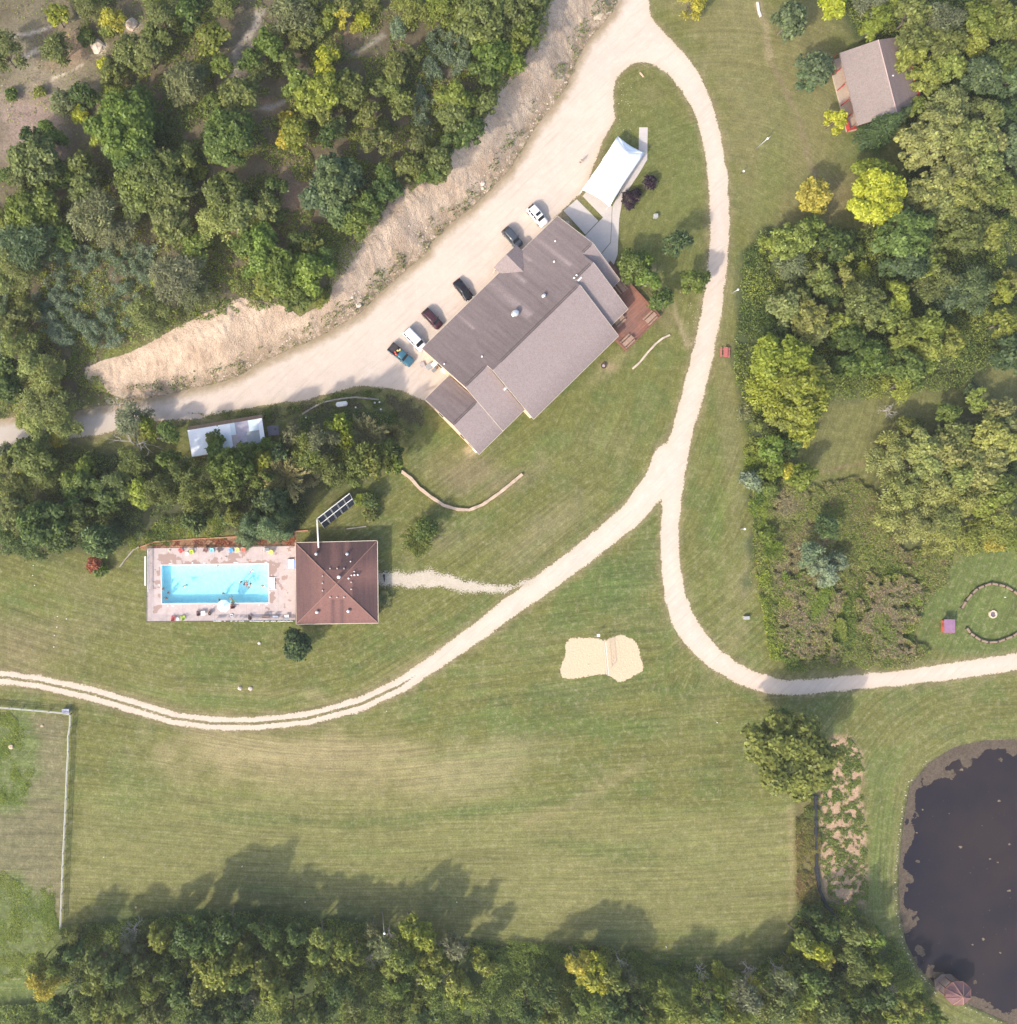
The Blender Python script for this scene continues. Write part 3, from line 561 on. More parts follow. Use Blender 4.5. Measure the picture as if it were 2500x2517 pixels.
def pd(i,u,v):
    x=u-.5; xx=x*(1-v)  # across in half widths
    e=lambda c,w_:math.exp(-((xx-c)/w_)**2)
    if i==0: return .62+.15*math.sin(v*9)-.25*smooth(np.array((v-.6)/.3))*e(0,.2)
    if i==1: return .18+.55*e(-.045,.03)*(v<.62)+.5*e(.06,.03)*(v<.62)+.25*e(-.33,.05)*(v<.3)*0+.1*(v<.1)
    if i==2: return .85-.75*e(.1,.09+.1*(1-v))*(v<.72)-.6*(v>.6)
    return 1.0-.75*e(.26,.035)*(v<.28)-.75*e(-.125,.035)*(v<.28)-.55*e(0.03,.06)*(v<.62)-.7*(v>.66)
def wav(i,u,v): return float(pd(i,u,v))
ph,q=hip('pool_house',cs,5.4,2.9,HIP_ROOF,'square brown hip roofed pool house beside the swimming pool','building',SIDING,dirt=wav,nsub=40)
m=MB(); qq=[(a_*.93,b_*.93) for a_,b_ in q]; m.prism(qq,0,2.95); m.build('wall',SIDING,ph)
hx,hy=ph.location.x,ph.location.y
def hz(x,y): return 5.4-max(abs(x-hx),abs(y-hy))/7.8*2.5
KK=.19672
for (zx,zy,r,h) in ((392,922,.30,.6),(780,922,.30,.6),(403,1650,.32,.6),(794,1637,.32,.6),(822,1017,.13,.35),(567,1103,.2,.25),(657,1103,.2,.25),(742,1103,.2,.25),(474,1197,.2,.25),(474,1285,.2,.25),(474,1380,.2,.25),(832,1275,.2,.25),(832,1362,.2,.25),(569,1462,.2,.25),(655,1462,.2,.25),(743,1462,.2,.25),(676,1211,.33,.9),(797,1228,.17,.4),(833,1190,.14,.4),(868,1142,.12,.4),(872,1185,.17,.5),(914,1183,.17,.5)):
    px,py=700+zx*KK,1180+zy*KK; z=4.3
    for _ in range(3): x,y=P(px,py,z+h*.6); z=hz(x,y)
    m=MB(); 
    if h==.25: m.box((x-hx,y-hy,z+.03),(.22,.22,.26)).add([(x-hx-.15,y-hy-.15,z+.16),(x-hx+.15,y-hy-.15,z+.16),(x-hx+.15,y-hy+.15,z+.16),(x-hx-.15,y-hy+.15,z+.16),(x-hx,y-hy,z+.24)],[(0,1,4),(1,2,4),(2,3,4),(3,0,4),(3,2,1,0)]); mt=paint((.52,.44,.40),.7,0,.1,3,'vent_brown')
    else: m.lathe((x-hx,y-hy,z-.2),[(r*.8,0),(r*.8,.2+h*.55),(r,.2+h*.6),(r*1.05,.2+h*.85),(r*.6,.2+h),(0.02,.22+h)],12); mt=WHITE if r<.3 or h>.8 else METAL
    m.build('roof_vent',mt,ph,True)
# duct to the solar heater
SX,SY=P(825,1255,1.5)
sol=empty('solar_heater',(SX,SY,0),0,'tilted array of dark solar panels with a white pipe onto the pool house roof','solar panels')
def kp(zx,zy,z): x,y=P(700+zx*KK,1180+zy*KK,z); return Vector((x-SX,y-SY,z))
A=kp(405,478,2.9);B=kp(808,165,2.9);Cc=kp(878,296,1.0);D=kp(495,604,1.0)
PANM=paint((.018,.020,.028),.25,0,.2,1.5,'solar_glass')
nrm=(B-A).cross(D-A).normalized(); nrm=nrm if nrm.z>0 else -nrm
for r_ in range(2):
    for c_ in range(5):
        q0=lambda u,v:(A*(1-u)+B*u)*(1-v)+(D*(1-u)+Cc*u)*v
        u0,u1=(c_+.04)/5,(c_+.96)/5; v0,v1=(r_+.03)/2,(r_+.97)/2
        cs4=[q0(u0,v0),q0(u1,v0),q0(u1,v1),q0(u0,v1)]
        m=MB(); m.add([tuple(v) for v in cs4]+[tuple(v-nrm*.06) for v in cs4],[(3,2,1,0),(4,5,6,7),(0,1,5,4),(1,2,6,5),(2,3,7,6),(3,0,4,7)]); m.build('panel',PANM,sol)
m=MB(); up=nrm*.06
m.tube([A+up,B+up],.09,6).tube([(A+D)/2+up,(B+Cc)/2+up],.08,6); m.build('frame',WHITE,sol)
m=MB()
for c_ in range(1,5):
    u=c_/5
    for du in (-.012,.012): m.tube([A*(1-u-du)+B*(u+du)+nrm*.02,D*(1-u-du)+Cc*(u+du)+nrm*.02],.03,5)
m.tube([A,D],.04,5).tube([B,Cc],.04,5); m.build('spacer_bar',METAL,sol)
m=MB()
for u in (.05,.35,.65,.95):
    a_=A*(1-u)+B*u; d_=D*(1-u)+Cc*u; m.tube([a_,(a_.x,a_.y,0)],.05,5).tube([d_,(d_.x,d_.y,0)],.05,5).tube([a_,(d_.x,d_.y,.3)],.035,5)
m.build('support_leg',GREY,sol)
m=MB(); e=kp(422,845,3.45); m.tube([A+up,A+Vector((0,-.4,.1)),e],.14,8); m.build('pipe',WHITE,sol,True)
# ---- NE cabin
CK=300/1919; 
def cb(zx,zy,z): return P(2040+zx*CK,60+zy*CK,z)
cx,cy=cb(620,880,3); cab=empty('cabin',(cx,cy,0),0,'red cabin with a tan brown gable roof and front porch at the wood edge','cabin')
def cl(v): return (v[0]-cx,v[1]-cy)+tuple(v[2:])
def c3(zx,zy,z): x,y=cb(zx,zy,z); return (x-cx,y-cy,z)
mz=lambda a,b,z:((a[0]+b[0])/2,(a[1]+b[1])/2,z)
r1=c3(750,228,4.6); r2=c3(1040,1290,4.6); w1=c3(150,450,2.9); w2=c3(440,1590,2.9); e1=(r1[0]*2-w1[0],r1[1]*2-w1[1],2.9); e2=(r2[0]*2-w2[0],r2[1]*2-w2[1],2.9)
_u=np.array(w2)-np.array(w1); _u/=np.linalg.norm(_u); _v=np.array([-_u[1],_u[0],0]); _v=_v if _v@(np.array(e1)-np.array(w1))>0 else -_v
_W=.5*((np.array(e1)-np.array(w1))@_v+(np.array(e2)-np.array(w2))@_v); e1=tuple(np.array(w1)+_v*_W); e2=tuple(np.array(w2)+_v*_W); r1=mz(w1,e1,4.6); r2=mz(w2,e2,4.6)
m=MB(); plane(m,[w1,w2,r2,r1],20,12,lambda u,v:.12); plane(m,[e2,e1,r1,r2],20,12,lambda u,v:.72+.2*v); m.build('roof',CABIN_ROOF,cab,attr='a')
m=MB(); m.tube([r1,r2],.1,5); m.build('ridge_cap',paint((.40,.29,.27),.9,0,.1,3,'cabin_ridge'),cab)
REDW=paint((.38,.045,.035),.7,0,.12,2,'red_siding')
def mixp(p_,q_,t): return tuple(p_[i]*(1-t)+q_[i]*t for i in range(3))
u=np.array(w2)-np.array(w1); u/=np.linalg.norm(u); v=np.array([-u[1],u[0],0]); 
if v@np.array(e1)-v@np.array(w1)<0: v=-v
Lc=np.linalg.norm(np.array(w2)-np.array(w1)); Wc=abs((np.array(e1)-np.array(w1))@v)
def cc(s_,t_): q_=np.array(w1)+u*s_+v*t_; return (q_[0],q_[1])
m=MB(); m.prism([cc(.5,1.9),cc(Lc-.5,1.9),cc(Lc-.5,Wc-.5),cc(.5,Wc-.5)],0,3.1)
for s_ in (.5,Lc-.5): 
    a_=cc(s_,.8); b_=cc(s_,Wc-.5); c_=cc(s_,Wc/2); m.add([a_+(2.95,),b_+(2.95,),c_+(4.35,)],[(0,1,2),(2,1,0)])
m.build('wall',REDW,cab)
m=MB(); m.prism([cc(.1,-.5),cc(Lc-.1,-.5),cc(Lc+.1,1.9),cc(-.1,1.9)],0,.35); m.build('porch_floor',paint((.40,.32,.25),.8,0,.1,2,'porch_floor'),cab)
for t_ in (.01,.2,.42,.63,.82,.99): m=MB(); x,y=cc(Lc*t_,-.42); m.box((x,y,1.4),(.14,.14,2.8)); m.build('porch_post',REDW,cab)
for (t0,t1) in ((.0,.2),(.82,1.0)):
    m=MB()
    for hh in (.7,1.2):
        a_=cc(Lc*t0,-.45);b_=cc(Lc*t1,-.45); m.tube([a_+(hh,),b_+(hh,)],.06,5)
    a_=cc(Lc*t0,-.5);b_=cc(Lc*t1,-.5); mid=((a_[0]+b_[0])/2,(a_[1]+b_[1])/2,.75); m.box(mid,(Lc*(t1-t0),.12,.8),math.atan2(u[1],u[0])); m.build('railing',REDW,cab)
m=MB(); a_=cc(Lc-.2,-.5);b_=cc(Lc-.2,1.9); m.box(((a_[0]+b_[0])/2,(a_[1]+b_[1])/2,.75),(.05,2.7,.8),math.atan2(u[1],u[0])); m.build('railing',REDW,cab)
m=MB(); x,y=cc(Lc*.5,1.86); m.box((x,y,1.4),(1.0,.08,2.1),math.atan2(u[1],u[0])); m.build('door',paint((.7,.66,.58),.5,0,.05,2,'cream'),cab)
for t_ in (.25,.75): m=MB(); x,y=cc(Lc*t_,1.86); m.box((x,y,1.8),(1.3,.08,1.0),math.atan2(u[1],u[0])); m.build('window',glassy(),cab)
m=MB(); z_=3.9; x,y=cb(990,808,z_+.3); m.lathe((x-cx,y-cy,z_-.2),[(.12,0),(.12,.6),(.16,.62),(.02,.72)],8); m.build('roof_vent',WHITE,cab)
# ---- white roofed trailer home / shelter
TK=300/1919
def tb(zx,zy,z=0): return P(440+zx*TK,1000+zy*TK,z)
c4=[tb(*q_,2.9) for q_ in ((135,370),(1305,178),(1365,590),(205,785))]; tx,ty=np.mean(c4,0); trl=empty('shelter',(tx,ty,0),0,'long shelter with a white metal roof patched with darker panels','shelter')
loc=[(a_-tx,b_-ty) for a_,b_ in c4]; B=lambda u,v:((loc[0][0]*(1-u)+loc[1][0]*u)*(1-v)+(loc[3][0]*(1-u)+loc[2][0]*u)*v,(loc[0][1]*(1-u)+loc[1][1]*u)*(1-v)+(loc[3][1]*(1-u)+loc[2][1]*u)*v)
WR=paint((.82,.82,.82),.4,0,.03,1,'white_roof'); G1=paint((.36,.33,.38),.6,0,.12,1.5,'grey_panel'); G2=paint((.42,.35,.34),.6,0,.12,1.5,'pink_panel'); G3=paint((.60,.68,.70),.5,0,.06,1,'pale_panel'); G4=paint((.28,.30,.31),.6,0,.1,1,'slate_panel')
def patch(u0,u1,v0,v1,mt,z=3.0,nm='roof_panel'):
    m=MB(); m.prism([B(u0,v0),B(u1,v0),B(u1,v1),B(u0,v1)],z-.12,z); m.build(nm,mt,trl)
patch(0,.565,0,1,WR); patch(.565,.63,0,.45,G3); patch(.565,.65,.45,1,G2); patch(.63,.81,0,.42,G1); patch(.65,.76,.42,1,G1); patch(.76,.94,.42,1,G4); patch(.81,.94,0,.42,G3); patch(.94,1,0,1,WR)
m=MB(); q_=[B(.02,.04),B(.98,.04),B(.98,.96),B(.02,.96)]; m.prism(q_,0,2.86); m.build('wall',SIDING,trl)
# brown timber walkway behind it
m=MB()
for k_ in range(60):
    t=k_/59; x0,y0=tb(150+t*1155,325-t*190,.9); dx,dy=tb(150+t*1155,360-t*190,.9); ln=math.hypot(dx-x0,dy-y0)+.35; m.box(((x0+dx)/2,(y0+dy)/2,.86),(.22,ln,.05),R_(9))
o=m.build('boardwalk',paint((.33,.22,.15),.85,0,.2,2,'board')); tag(o,'narrow brown board walkway along the upper side of the white roofed shelter','walkway')
c4=[tb(*q_,1.9) for q_ in ((1380,305),(1560,285),(1580,435),(1405,460))]; sx,sy=np.mean(c4,0); sh=empty('storage_shed',(sx,sy,0),0,'small dark grey roofed shed at the right end of the white shelter','shed')
m=MB(); q_=[(a_-sx,b_-sy) for a_,b_ in c4]; m.prism(q_,1.8,1.95); m.build('roof',paint((.13,.12,.14),.7,0,.1,3,'shed_roof'),sh); m=MB(); m.prism([(a_*.88,b_*.88) for a_,b_ in q_],0,1.8); m.build('wall',GREY,sh); m=MB(); m.lathe((.35,.25,1.9),[(.14,0),(.14,.3),(.02,.34)],8); m.build('flue',DARK,sh)
# ---- purple roofed shed
PK=270/1919
def pb(zx,zy,z=0): return P(2230+zx*PK,1400+zy*PK,z)
c4=[pb(*q_,1.6) for q_ in ((650,870),(838,872),(835,1103),(655,1105))]; c4[0]=(c4[0][0]-.55,c4[0][1]); c4[3]=(c4[3][0]-.55,c4[3][1])
sx,sy=np.mean(c4,0); sh=empty('garden_shed',(sx,sy,0),0,'small shed with a faded purple roof and red side near the fire ring','shed')
c4=[pb(*q_,1.55) for q_ in ((650,870),(838,872),(835,1103),(655,1105))]; q_=[(a_-sx,b_-sy) for a_,b_ in c4]
m=MB(); m.prism(q_,1.45,1.57); m.build('roof',paint((.27,.15,.235),.85,0,.15,1.5,'purple_roof'),sh)
w4=[pb(*k_,0) for k_ in ((592,885),(725,885),(725,1090),(592,1090))]; m=MB(); m.prism([(a_-sx,b_-sy) for a_,b_ in w4],0,1.45); m.build('wall',paint((.42,.10,.06),.8,0,.12,2,'rust_red'),sh)
m=MB(); x,y=pb(592,965,0); m.box((x-sx-.02,y-sy,.65),(.05,.6,1.2)); m.build('door',paint((.30,.07,.05),.7,0,.1,2,'door_red'),sh)
# ---- gazebo on the pond
def gb(zx,zy,z=0): return P(1875+zx*KB,1875+zy*KB,z)
gc=gb(1440,1700,3.6); n8=[]
for k_ in range(8):
    an=R_(22.5+45*k_); zx,zy=1445+100*math.cos(an),1705+90*math.sin(an); n8.append((1875+zx*KB,1875+zy*KB))
gz_,q=hip('gazebo',n8,4.0,2.6,roofmat('gazebo_shingles',(.19,.10,.10),(.13,.075,.08)),'octagonal gazebo with a dull red roof at the pond edge','gazebo',WOODR,dirt=lambda i,u,v:.3+.1*(i%3),nsub=6)
m=MB(); m.prism([(a_*.92-.55,b_*.92+.35) for a_,b_ in q],.05,.2); m.build('floor',paint((.14,.11,.10),.9,0,.15,2,'gazebo_floor'),gz_)
for a_,b_ in q: m=MB(); m.box((a_*.85,b_*.85,1.4),(.14,.14,2.4)); m.build('post',WOODR,gz_)
# ---- frame tent
TT=[(1518.2,334.4),(1584,375.6),(1499.3,506.3),(1432,465)]
tz=2.5; c4=np.array([P(a_,b_,tz) for a_,b_ in TT]); tc=c4.mean(0); tent=empty('frame_tent',(tc[0],tc[1],0),0,'large bright white frame tent over the concrete walk','tent')
c=[Vector((a_-tc[0],b_-tc[1],tz)) for a_,b_ in c4]; e1=(c[0]+c[1])/2; e2=(c[3]+c[2])/2; ax_=(e2-e1); n1=e1+ax_*.2+Vector((0,0,1.7)); n2=e2-ax_*.2+Vector((0,0,1.7))
def sag(a_,b_,n=8,s_=.25):
    mid=(c[0]+c[2])/2; out=[]
    for i in range(n+1):
        t=i/n; p_=a_*(1-t)+b_*t; d=(Vector((0,0,p_.z))-p_); d.z=0; out.append(p_+d.normalized()*s_*math.sin(math.pi*t)+Vector((0,0,.0)))
    return out
m=MB()
def fan(edge,top):
    n=len(edge); k=6; vs=[];fs=[]
    for j in range(k+1):
        t=j/k
        for i in range(n):
            tt=top[i] if isinstance(top,list) else top
            p_=edge[i]*(1-t)+tt*t; p_=p_-Vector((0,0,.35*math.sin(math.pi*t)*.6)); vs.append(tuple(p_))
    for j in range(k):
        for i in range(n-1): fs.append((j*n+i,j*n+i+1,(j+1)*n+i+1,(j+1)*n+i))
    m.add(vs,fs)
fan(sag(c[0],c[1],8,.3),n1); fan(sag(c[2],c[3],8,.3),n2)
rg=[n2*(1-i/8)+n1*(i/8) for i in range(9)]
fan(sag(c[3],c[0],8,.12)[::1],rg); fan(sag(c[2],c[1],8,.12)[::1],rg)
CANV=paint((.95,.95,.95),.8,0,.0,1,'white_canvas')
canopy=m.build('canopy',CANV,tent,True); sm=canopy.modifiers.new('thickness','SOLIDIFY'); sm.thickness=.02; sm.offset=-1
m=MB()
for a_,b_ in ((0,1),(1,2),(2,3),(3,0)):
    e=sag(c[a_],c[b_],8,.3 if a_%2==0 else .12); 
    for i in range(8): m.add([tuple(e[i]),tuple(e[i+1]),tuple(e[i+1]-Vector((0,0,.3))),tuple(e[i]-Vector((0,0,.3)))],[(0,1,2,3)])
m.build('valance',CANV,tent)
m=MB()
for t in (0,.33,.66,1):
    for (a_,b_) in ((c[0],c[3]),(c[1],c[2])): p_=(a_*(1-t)+b_*t)*.97; m=MB(); m.tube([(p_.x,p_.y,0),(p_.x,p_.y,tz-.05)],.05,6); m.build('pole',WHITE,tent)
# ---------------------------------------------------------------- vehicles
TYRE=paint((.02,.02,.02),.85,0,.05,2,'tyre'); RIM=paint((.45,.45,.47),.35,.7,.05,2,'rim'); LAMP=paint((.8,.8,.78),.15,0,.02,1,'headlight_glass'); TAIL=paint((.35,.02,.02),.25,0,.05,1,'tail_light_glass')
def car(name,label,px,py,rz,kind,L,W,Hh,colr,rough=.28,metal=.25,z=0):
    pm=paint(colr,rough,metal,.04,1,'car_paint'); pm.node_tree.nodes['Principled BSDF'].inputs['Coat Weight'].default_value=.6
    x,y=P(px,py,.9); t=empty(name,(x,y,z),rz,label,'pickup' if kind=='pickup' else 'car','vehicles parked along the lodge')
    h=Hh; hw=W/2
    # x fraction, half width, shoulder z, top z, top half width
    if kind=='suv': st=[(-.5,.80,.75,.80,.60),(-.485,.93,.90,1.0,.72),(-.44,.98,.98,1.25*h/1.7,.74),(-.38,1,1.0,h*.97,.76),(-.25,1,1.0,h,.78),(-.05,1,1.0,h,.78),(.08,1,.99,h*.985,.76),(.14,1,.98,h*.93,.75),(.27,.99,.97,1.08,.80),(.40,.97,.93,1.02,.78),(.47,.90,.85,.90,.70),(.5,.74,.70,.74,.55)]
    elif kind=='van': st=[(-.5,.85,.85,.9,.66),(-.49,.95,.95,1.3,.72),(-.46,.99,1.0,h*.96,.76),(-.30,1,1.0,h,.79),(-.05,1,1.0,h,.79),(.12,1,.98,h*.985,.77),(.17,1,.97,h*.93,.76),(.33,.99,.93,1.05,.84),(.42,.95,.88,.93,.78),(.48,.86,.78,.82,.66),(.5,.74,.62,.66,.5)]
    elif kind=='sedan': st=[(-.5,.78,.72,.78,.6),(-.48,.92,.88,.98,.74),(-.36,.98,.95,1.04,.80),(-.22,1,.95,h*.96,.72),(-.1,1,.95,h,.74),(.05,1,.94,h*.985,.73),(.10,1,.93,h*.94,.72),(.24,.99,.92,.98,.80),(.40,.96,.86,.90,.76),(.47,.90,.76,.80,.68),(.5,.74,.62,.66,.5)]
    else: st=[(-.5,.97,.95,.98,.90),(-.49,1,1.0,1.02,.93),(-.13,1,1.02,1.04,.93),(-.12,1,1.04,1.12,.86),(-.09,1,1.04,h*.97,.76),(-.02,1,1.04,h,.78),(.09,1,1.03,h*.985,.76),(.12,1,1.02,h*.94,.75),(.22,.99,1.02,1.10,.84),(.40,.97,.98,1.04,.80),(.47,.92,.9,.95,.75),(.5,.82,.72,.78,.64)]
    def ring(s_):
        f,w_,zs,zt,tw=s_; w_*=hw; tw*=hw; X=f*L
        half=[(w_*.94,.24),(w_,.45),(w_*1.0,.72*zs+.1),(w_*.97,zs),(tw,zt-.06),(tw*.86,zt-.005),(tw*.45,zt+.015)]
        r=[(X,-a_,b_) for a_,b_ in half]+[(X,0,zt+.02)]+[(X,a_,b_) for a_,b_ in half[::-1]]
        return r
    rings=[ring(s_) for s_ in st]; n=len(rings[0]); vs=sum(rings,[]); fs=[]
    for i in range(len(rings)-1):
        for k_ in range(n-1): 
            fs.append((i*n+k_,(i+1)*n+k_,(i+1)*n+k_+1,i*n+k_+1))
    fs.append(tuple(range(n))); fs.append(tuple(range(len(vs)-1,len(vs)-1-n,-1))); fs+= [((i)*n,(i)*n+n-1,(i+1)*n+n-1,(i+1)*n) for i in range(len(rings)-1)]
    m=MB(); m.add(vs,fs); m.build('body',pm,t,True)
    def patch(nm,i0,i1,k0,k1,mt,off=.012,ins=.08):
        m=MB(); q=[]
        for i in (i0,i1):
            q.append([Vector(rings[i][k_]) for k_ in range(k0,k1+1)])
        a_=[p_*(1-ins)+r_*ins for p_,r_ in zip(q[0],q[1])]; b_=[p_*ins+r_*(1-ins) for p_,r_ in zip(q[0],q[1])]
        if k1-k0==1:
            a_=[a_[0]*.88+a_[1]*.12,a_[0]*.12+a_[1]*.88]; b_=[b_[0]*.88+b_[1]*.12,b_[0]*.12+b_[1]*.88]
        nn=(b_[0]-a_[0]).cross(a_[-1]-a_[0]).normalized(); cen=sum(a_+b_,Vector())/(len(a_)+len(b_)); 
        if nn.dot(cen-Vector((cen.x,0,.6)))<0: nn=-nn
        vs=[tuple(v+nn*off) for v in a_+b_]; m_=len(a_); m.add(vs,[(i,i+1,m_+i+1,m_+i) for i in range(m_-1)]); m.build(nm,mt,t)
    G_=glassy()
    if kind=='suv': patch('windshield',7,8,4,10,G_); patch('rear_window',1,3,4,10,G_)
    if kind=='van': patch('windshield',6,7,4,10,G_); patch('rear_window',1,2,4,10,G_)
    if kind=='sedan': patch('windshield',6,7,4,10,G_); patch('rear_window',2,3,4,10,G_)
    if kind=='pickup': patch('windshield',7,8,4,10,G_); patch('rear_window',3,4,4,10,G_)
    rngs={'suv':[(3,4),(4,5),(5,7)],'van':[(2,3),(3,4),(4,6)],'sedan':[(3,4),(4,6)],'pickup':[(4,5),(5,7)]}[kind]
    for (i0,i1) in rngs:
        for k0 in (3,10): patch('side_window',i0,i1,k0,k0+1,G_,.015,.06)
    if kind=='suv' and colr[0]>.5: m=MB(); m.box((L*.0,0,h+.03),(.55,.95,.02)); m.build('sunroof',G_,t)
    if kind in('suv','van'):
        m=MB()
        for s_ in(-1,1): m.tube([(-L*.36,s_*hw*.66,h+.06),(L*.04,s_*hw*.66,h+.06)],.02,5)
        m.build('roof_rack',DARK,t)
    if kind=='pickup':
        m=MB(); m.box((-.31*L,0,1.05),(.34*L,W*.82,.03)); m.build('bed_floor',paint((.05,.045,.045),.8,0,.2,2,'bed'),t)
        m=MB()
        for s_ in(-1,1): m.box((-.31*L,s_*W*.45,1.14),(.37*L,.1,.16))
        m.box((-.49*L,0,1.14),(.08,W*.9,.16)); m.build('bed_rail',paint((.055,.035,.04),.5,.1,.1,2,'bedrail'),t)
    for fx in (-.31,.30):
        for s_ in(-1,1):
            wh=MB(); M=Matrix.Translation((fx*L,s_*(hw-.11),.33))@Matrix.Rotation(R_(90),4,'X')
            wh.lathe((0,0,0),[(.22,-.11),(.33,-.11),(.34,-.05),(.34,.05),(.33,.11),(.22,.11)],16); wh.v=[tuple(M@Vector(v)) for v in wh.v]
            w_=wh.build('wheel',TYRE,t); rm=MB(); rm.lathe((0,0,0),[(.05,-.115),(.21,-.113),(.21,.113),(.05,.115)],12); rm.v=[tuple(M@Vector(v)) for v in rm.v]; rm.build('rim',RIM,w_)
    for s_ in (-1,1):
        m=MB(); m.box((L*.472,s_*hw*.70,.70),(.12,.34,.14)); m.build('headlight',LAMP,t)
        m=MB(); m.box((-L*.487,s_*hw*.80,.85),(.08,.2,.22)); m.build('tail_light',TAIL,t)
        m=MB(); m.box((L*(.13 if kind!='van' else .2),s_*(hw+.10),1.02),(.12,.2,.13)); m.build('mirror',pm,t)
    return t
HD=R_(-39)
car('parked_suv','white sport utility car with a dark sunroof, nose under the lodge eave beside the gable',1321,529,R_(-50),'suv',4.7,1.85,1.72,(.80,.80,.82),.3,.0)
car('parked_suv','slate grey sport utility car parked beside the lodge entrance porch',1260,583,R_(-49),'suv',4.6,1.82,1.62,(.075,.085,.10),.25,.3)
car('parked_sedan','black sedan parked alone between the lodge porch and the maroon car',1139,712,R_(-52),'sedan',4.6,1.78,1.42,(.018,.014,.018),.22,.2)
car('parked_car','dark maroon hatchback parked between the black sedan and the white minivan',1063,783,R_(-46),'suv',4.5,1.8,1.50,(.065,.022,.028),.25,.2)
car('parked_minivan','white minivan parked at the lodge corner between the maroon car and pickup',1020,834,R_(-46),'van',5.0,1.95,1.72,(.80,.80,.83),.3,0)
pk=car('pickup_truck','teal blue pickup truck with red and yellow bags in its dark bed',986,872,R_(-38.5),'pickup',5.4,1.95,1.72,(.06,.16,.21),.3,.3)
for i,(u,v,cl_,nm,lb) in enumerate(((-.95,.22,(.75,.62,.20),'bag','yellow bag in the pickup bed nearer the bed middle'),(-.75,.55,(.78,.66,.32),'bag','pale yellow bag against the upper side of the pickup bed'),(-1.15,-.35,(.62,.10,.06),'bag','red bag in the pickup bed left of the yellow ones'),(-.75,-.55,(.58,.12,.08),'bag','red bag by the pickup cab'),(-1.1,.5,(.03,.02,.02),'bag','black bag in the pickup bed'))):
    rz=R_(-38.5); bx=pk.location.x+u*math.cos(rz)-v*math.sin(rz); by=pk.location.y+u*math.sin(rz)+v*math.cos(rz)
    m=MB(); m.lathe((0,0,0),[(.12,0),(.24,.06),(.26,.18),(.18,.32),(.06,.36),(.08,.42)],9); o=m.build(nm,paint(cl_,.6,0,.1,4,'bag'),None,True,(bx,by,1.07)); o.scale=(1.1,.8,1); o.rotation_euler=(0,0,i); tag(o,lb,'bag','bags in the pickup bed')
# motorcycle at the pool house
x,y=P(944,1417,.6); mc=empty('motorcycle',(x,y,0),R_(95),'black motorcycle parked against the right wall of the pool house','motorcycle')
for fx in(-.75,.75):
    m=MB(); M=Matrix.Translation((fx,0,.33))@Matrix.Rotation(R_(90),4,'X'); m.lathe((0,0,0),[(.24,-.06),(.33,-.05),(.33,.05),(.24,.06)],16); m.v=[tuple(M@Vector(v)) for v in m.v]; m.build('wheel',TYRE,mc)
m=MB(); m.tube([(-.5,0,.85),(-.1,0,.80),(.15,0,.95),(.45,0,.92)],[.12,.16,.19,.12],8); m.tube([(-.1,0,.4),(.25,0,.45)],[.2,.22],8); m.build('body',paint((.015,.015,.018),.3,.2,.05,2,'black_paint'),mc,True)
m=MB(); m.box((-.35,0,.92),(.7,.28,.08)); m.build('seat',DARK,mc)
m=MB(); m.tube([(.55,-.38,1.05),(.6,0,1.1),(.55,.38,1.05)],.025,5).tube([(.75,0,.33),(.55,0,1.05)],.04,5); m.build('handlebar',METAL,mc)
m=MB(); m.lathe((.72,0,.8),[(.05,0),(.1,.05),(.1,.12),(.03,.16)],8); m.build('headlight',LAMP,mc)
# ---------------------------------------------------------------- swimming pool
DZP=.10
def kq(zx,zy,z=DZP): return P(340+zx*.20844,1280+zy*.20844,z)
g=NG('pool_concrete'); p=g.pos(); wn_=g.noise(p,.30,3,.55); fi=g.noise(p,2.5,4,.7)
wetm=g.math('MULTIPLY',g.math('GREATER_THAN',g.math('ADD',g.noise(p,.42,3,.6),g.math('MULTIPLY',g.attr('a'),.19)),.64),1.0)
sp_=g.n('SeparateXYZ'); g.l(p,sp_.inputs[0])
jo=g.math('LESS_THAN',g.math('ABSOLUTE',g.math('SUBTRACT',g.math('FRACT',g.math('DIVIDE',sp_.outputs[0],3.05)),.5)),.006)
c=g.scale(g.mix(g.rng(g.noise(p,1.0,3),.35,.65),(.455,.37,.345),(.52,.43,.40)),g.rng(fi,.3,.7,.94,1.05)); c=g.mix(g.math('MULTIPLY',wetm,.9),c,(.33,.225,.185)); c=g.mix(jo,c,(.30,.23,.2))
PDM=g.out(c,g.math('SUBTRACT',.85,g.math('MULTIPLY',wetm,.45)))
od=[kq(105,325),(kq(1850,298)),kq(1850,1172),kq(100,1188)]; ip=[P(*q_,DZP) for q_ in POOLQ]
m=MB(); N_=24
vs=[];at=[];fs=[]
for j in range(13):
    for s_ in range(4):
        for i in range(N_):
            t=i/N_; o_=np.array(od[s_])*(1-t)+np.array(od[(s_+1)%4])*t; q_=np.array(ip[s_])*(1-t)+np.array(ip[(s_+1)%4])*t; f=j/12; w_=q_*(1-f)+o_*f
            vs.append((w_[0],w_[1],DZP)); near_=1-f
            at.append(near_*(1.0 if s_ in(0,1) else (.2 if s_==2 else .9))-.35*(s_==2)+(.0))
for j in range(12):
    for i in range(4*N_): a_=j*4*N_+i; b_=j*4*N_+(i+1)%(4*N_); fs.append((a_,b_,b_+4*N_,a_+4*N_))
m.add(vs,fs,at)
for poly,up in ((od,0),):
    n=4; vs=[(a_,b_,DZP) for a_,b_ in poly]+[(a_,b_,-.1) for a_,b_ in poly]; m.add(vs,[(i,(i+1)%4,4+(i+1)%4,4+i) for i in range(4)],0)
tag(m.build('pool_deck',PDM,attr='a'),'pink concrete deck with wet patches round the pool',kind='structure')
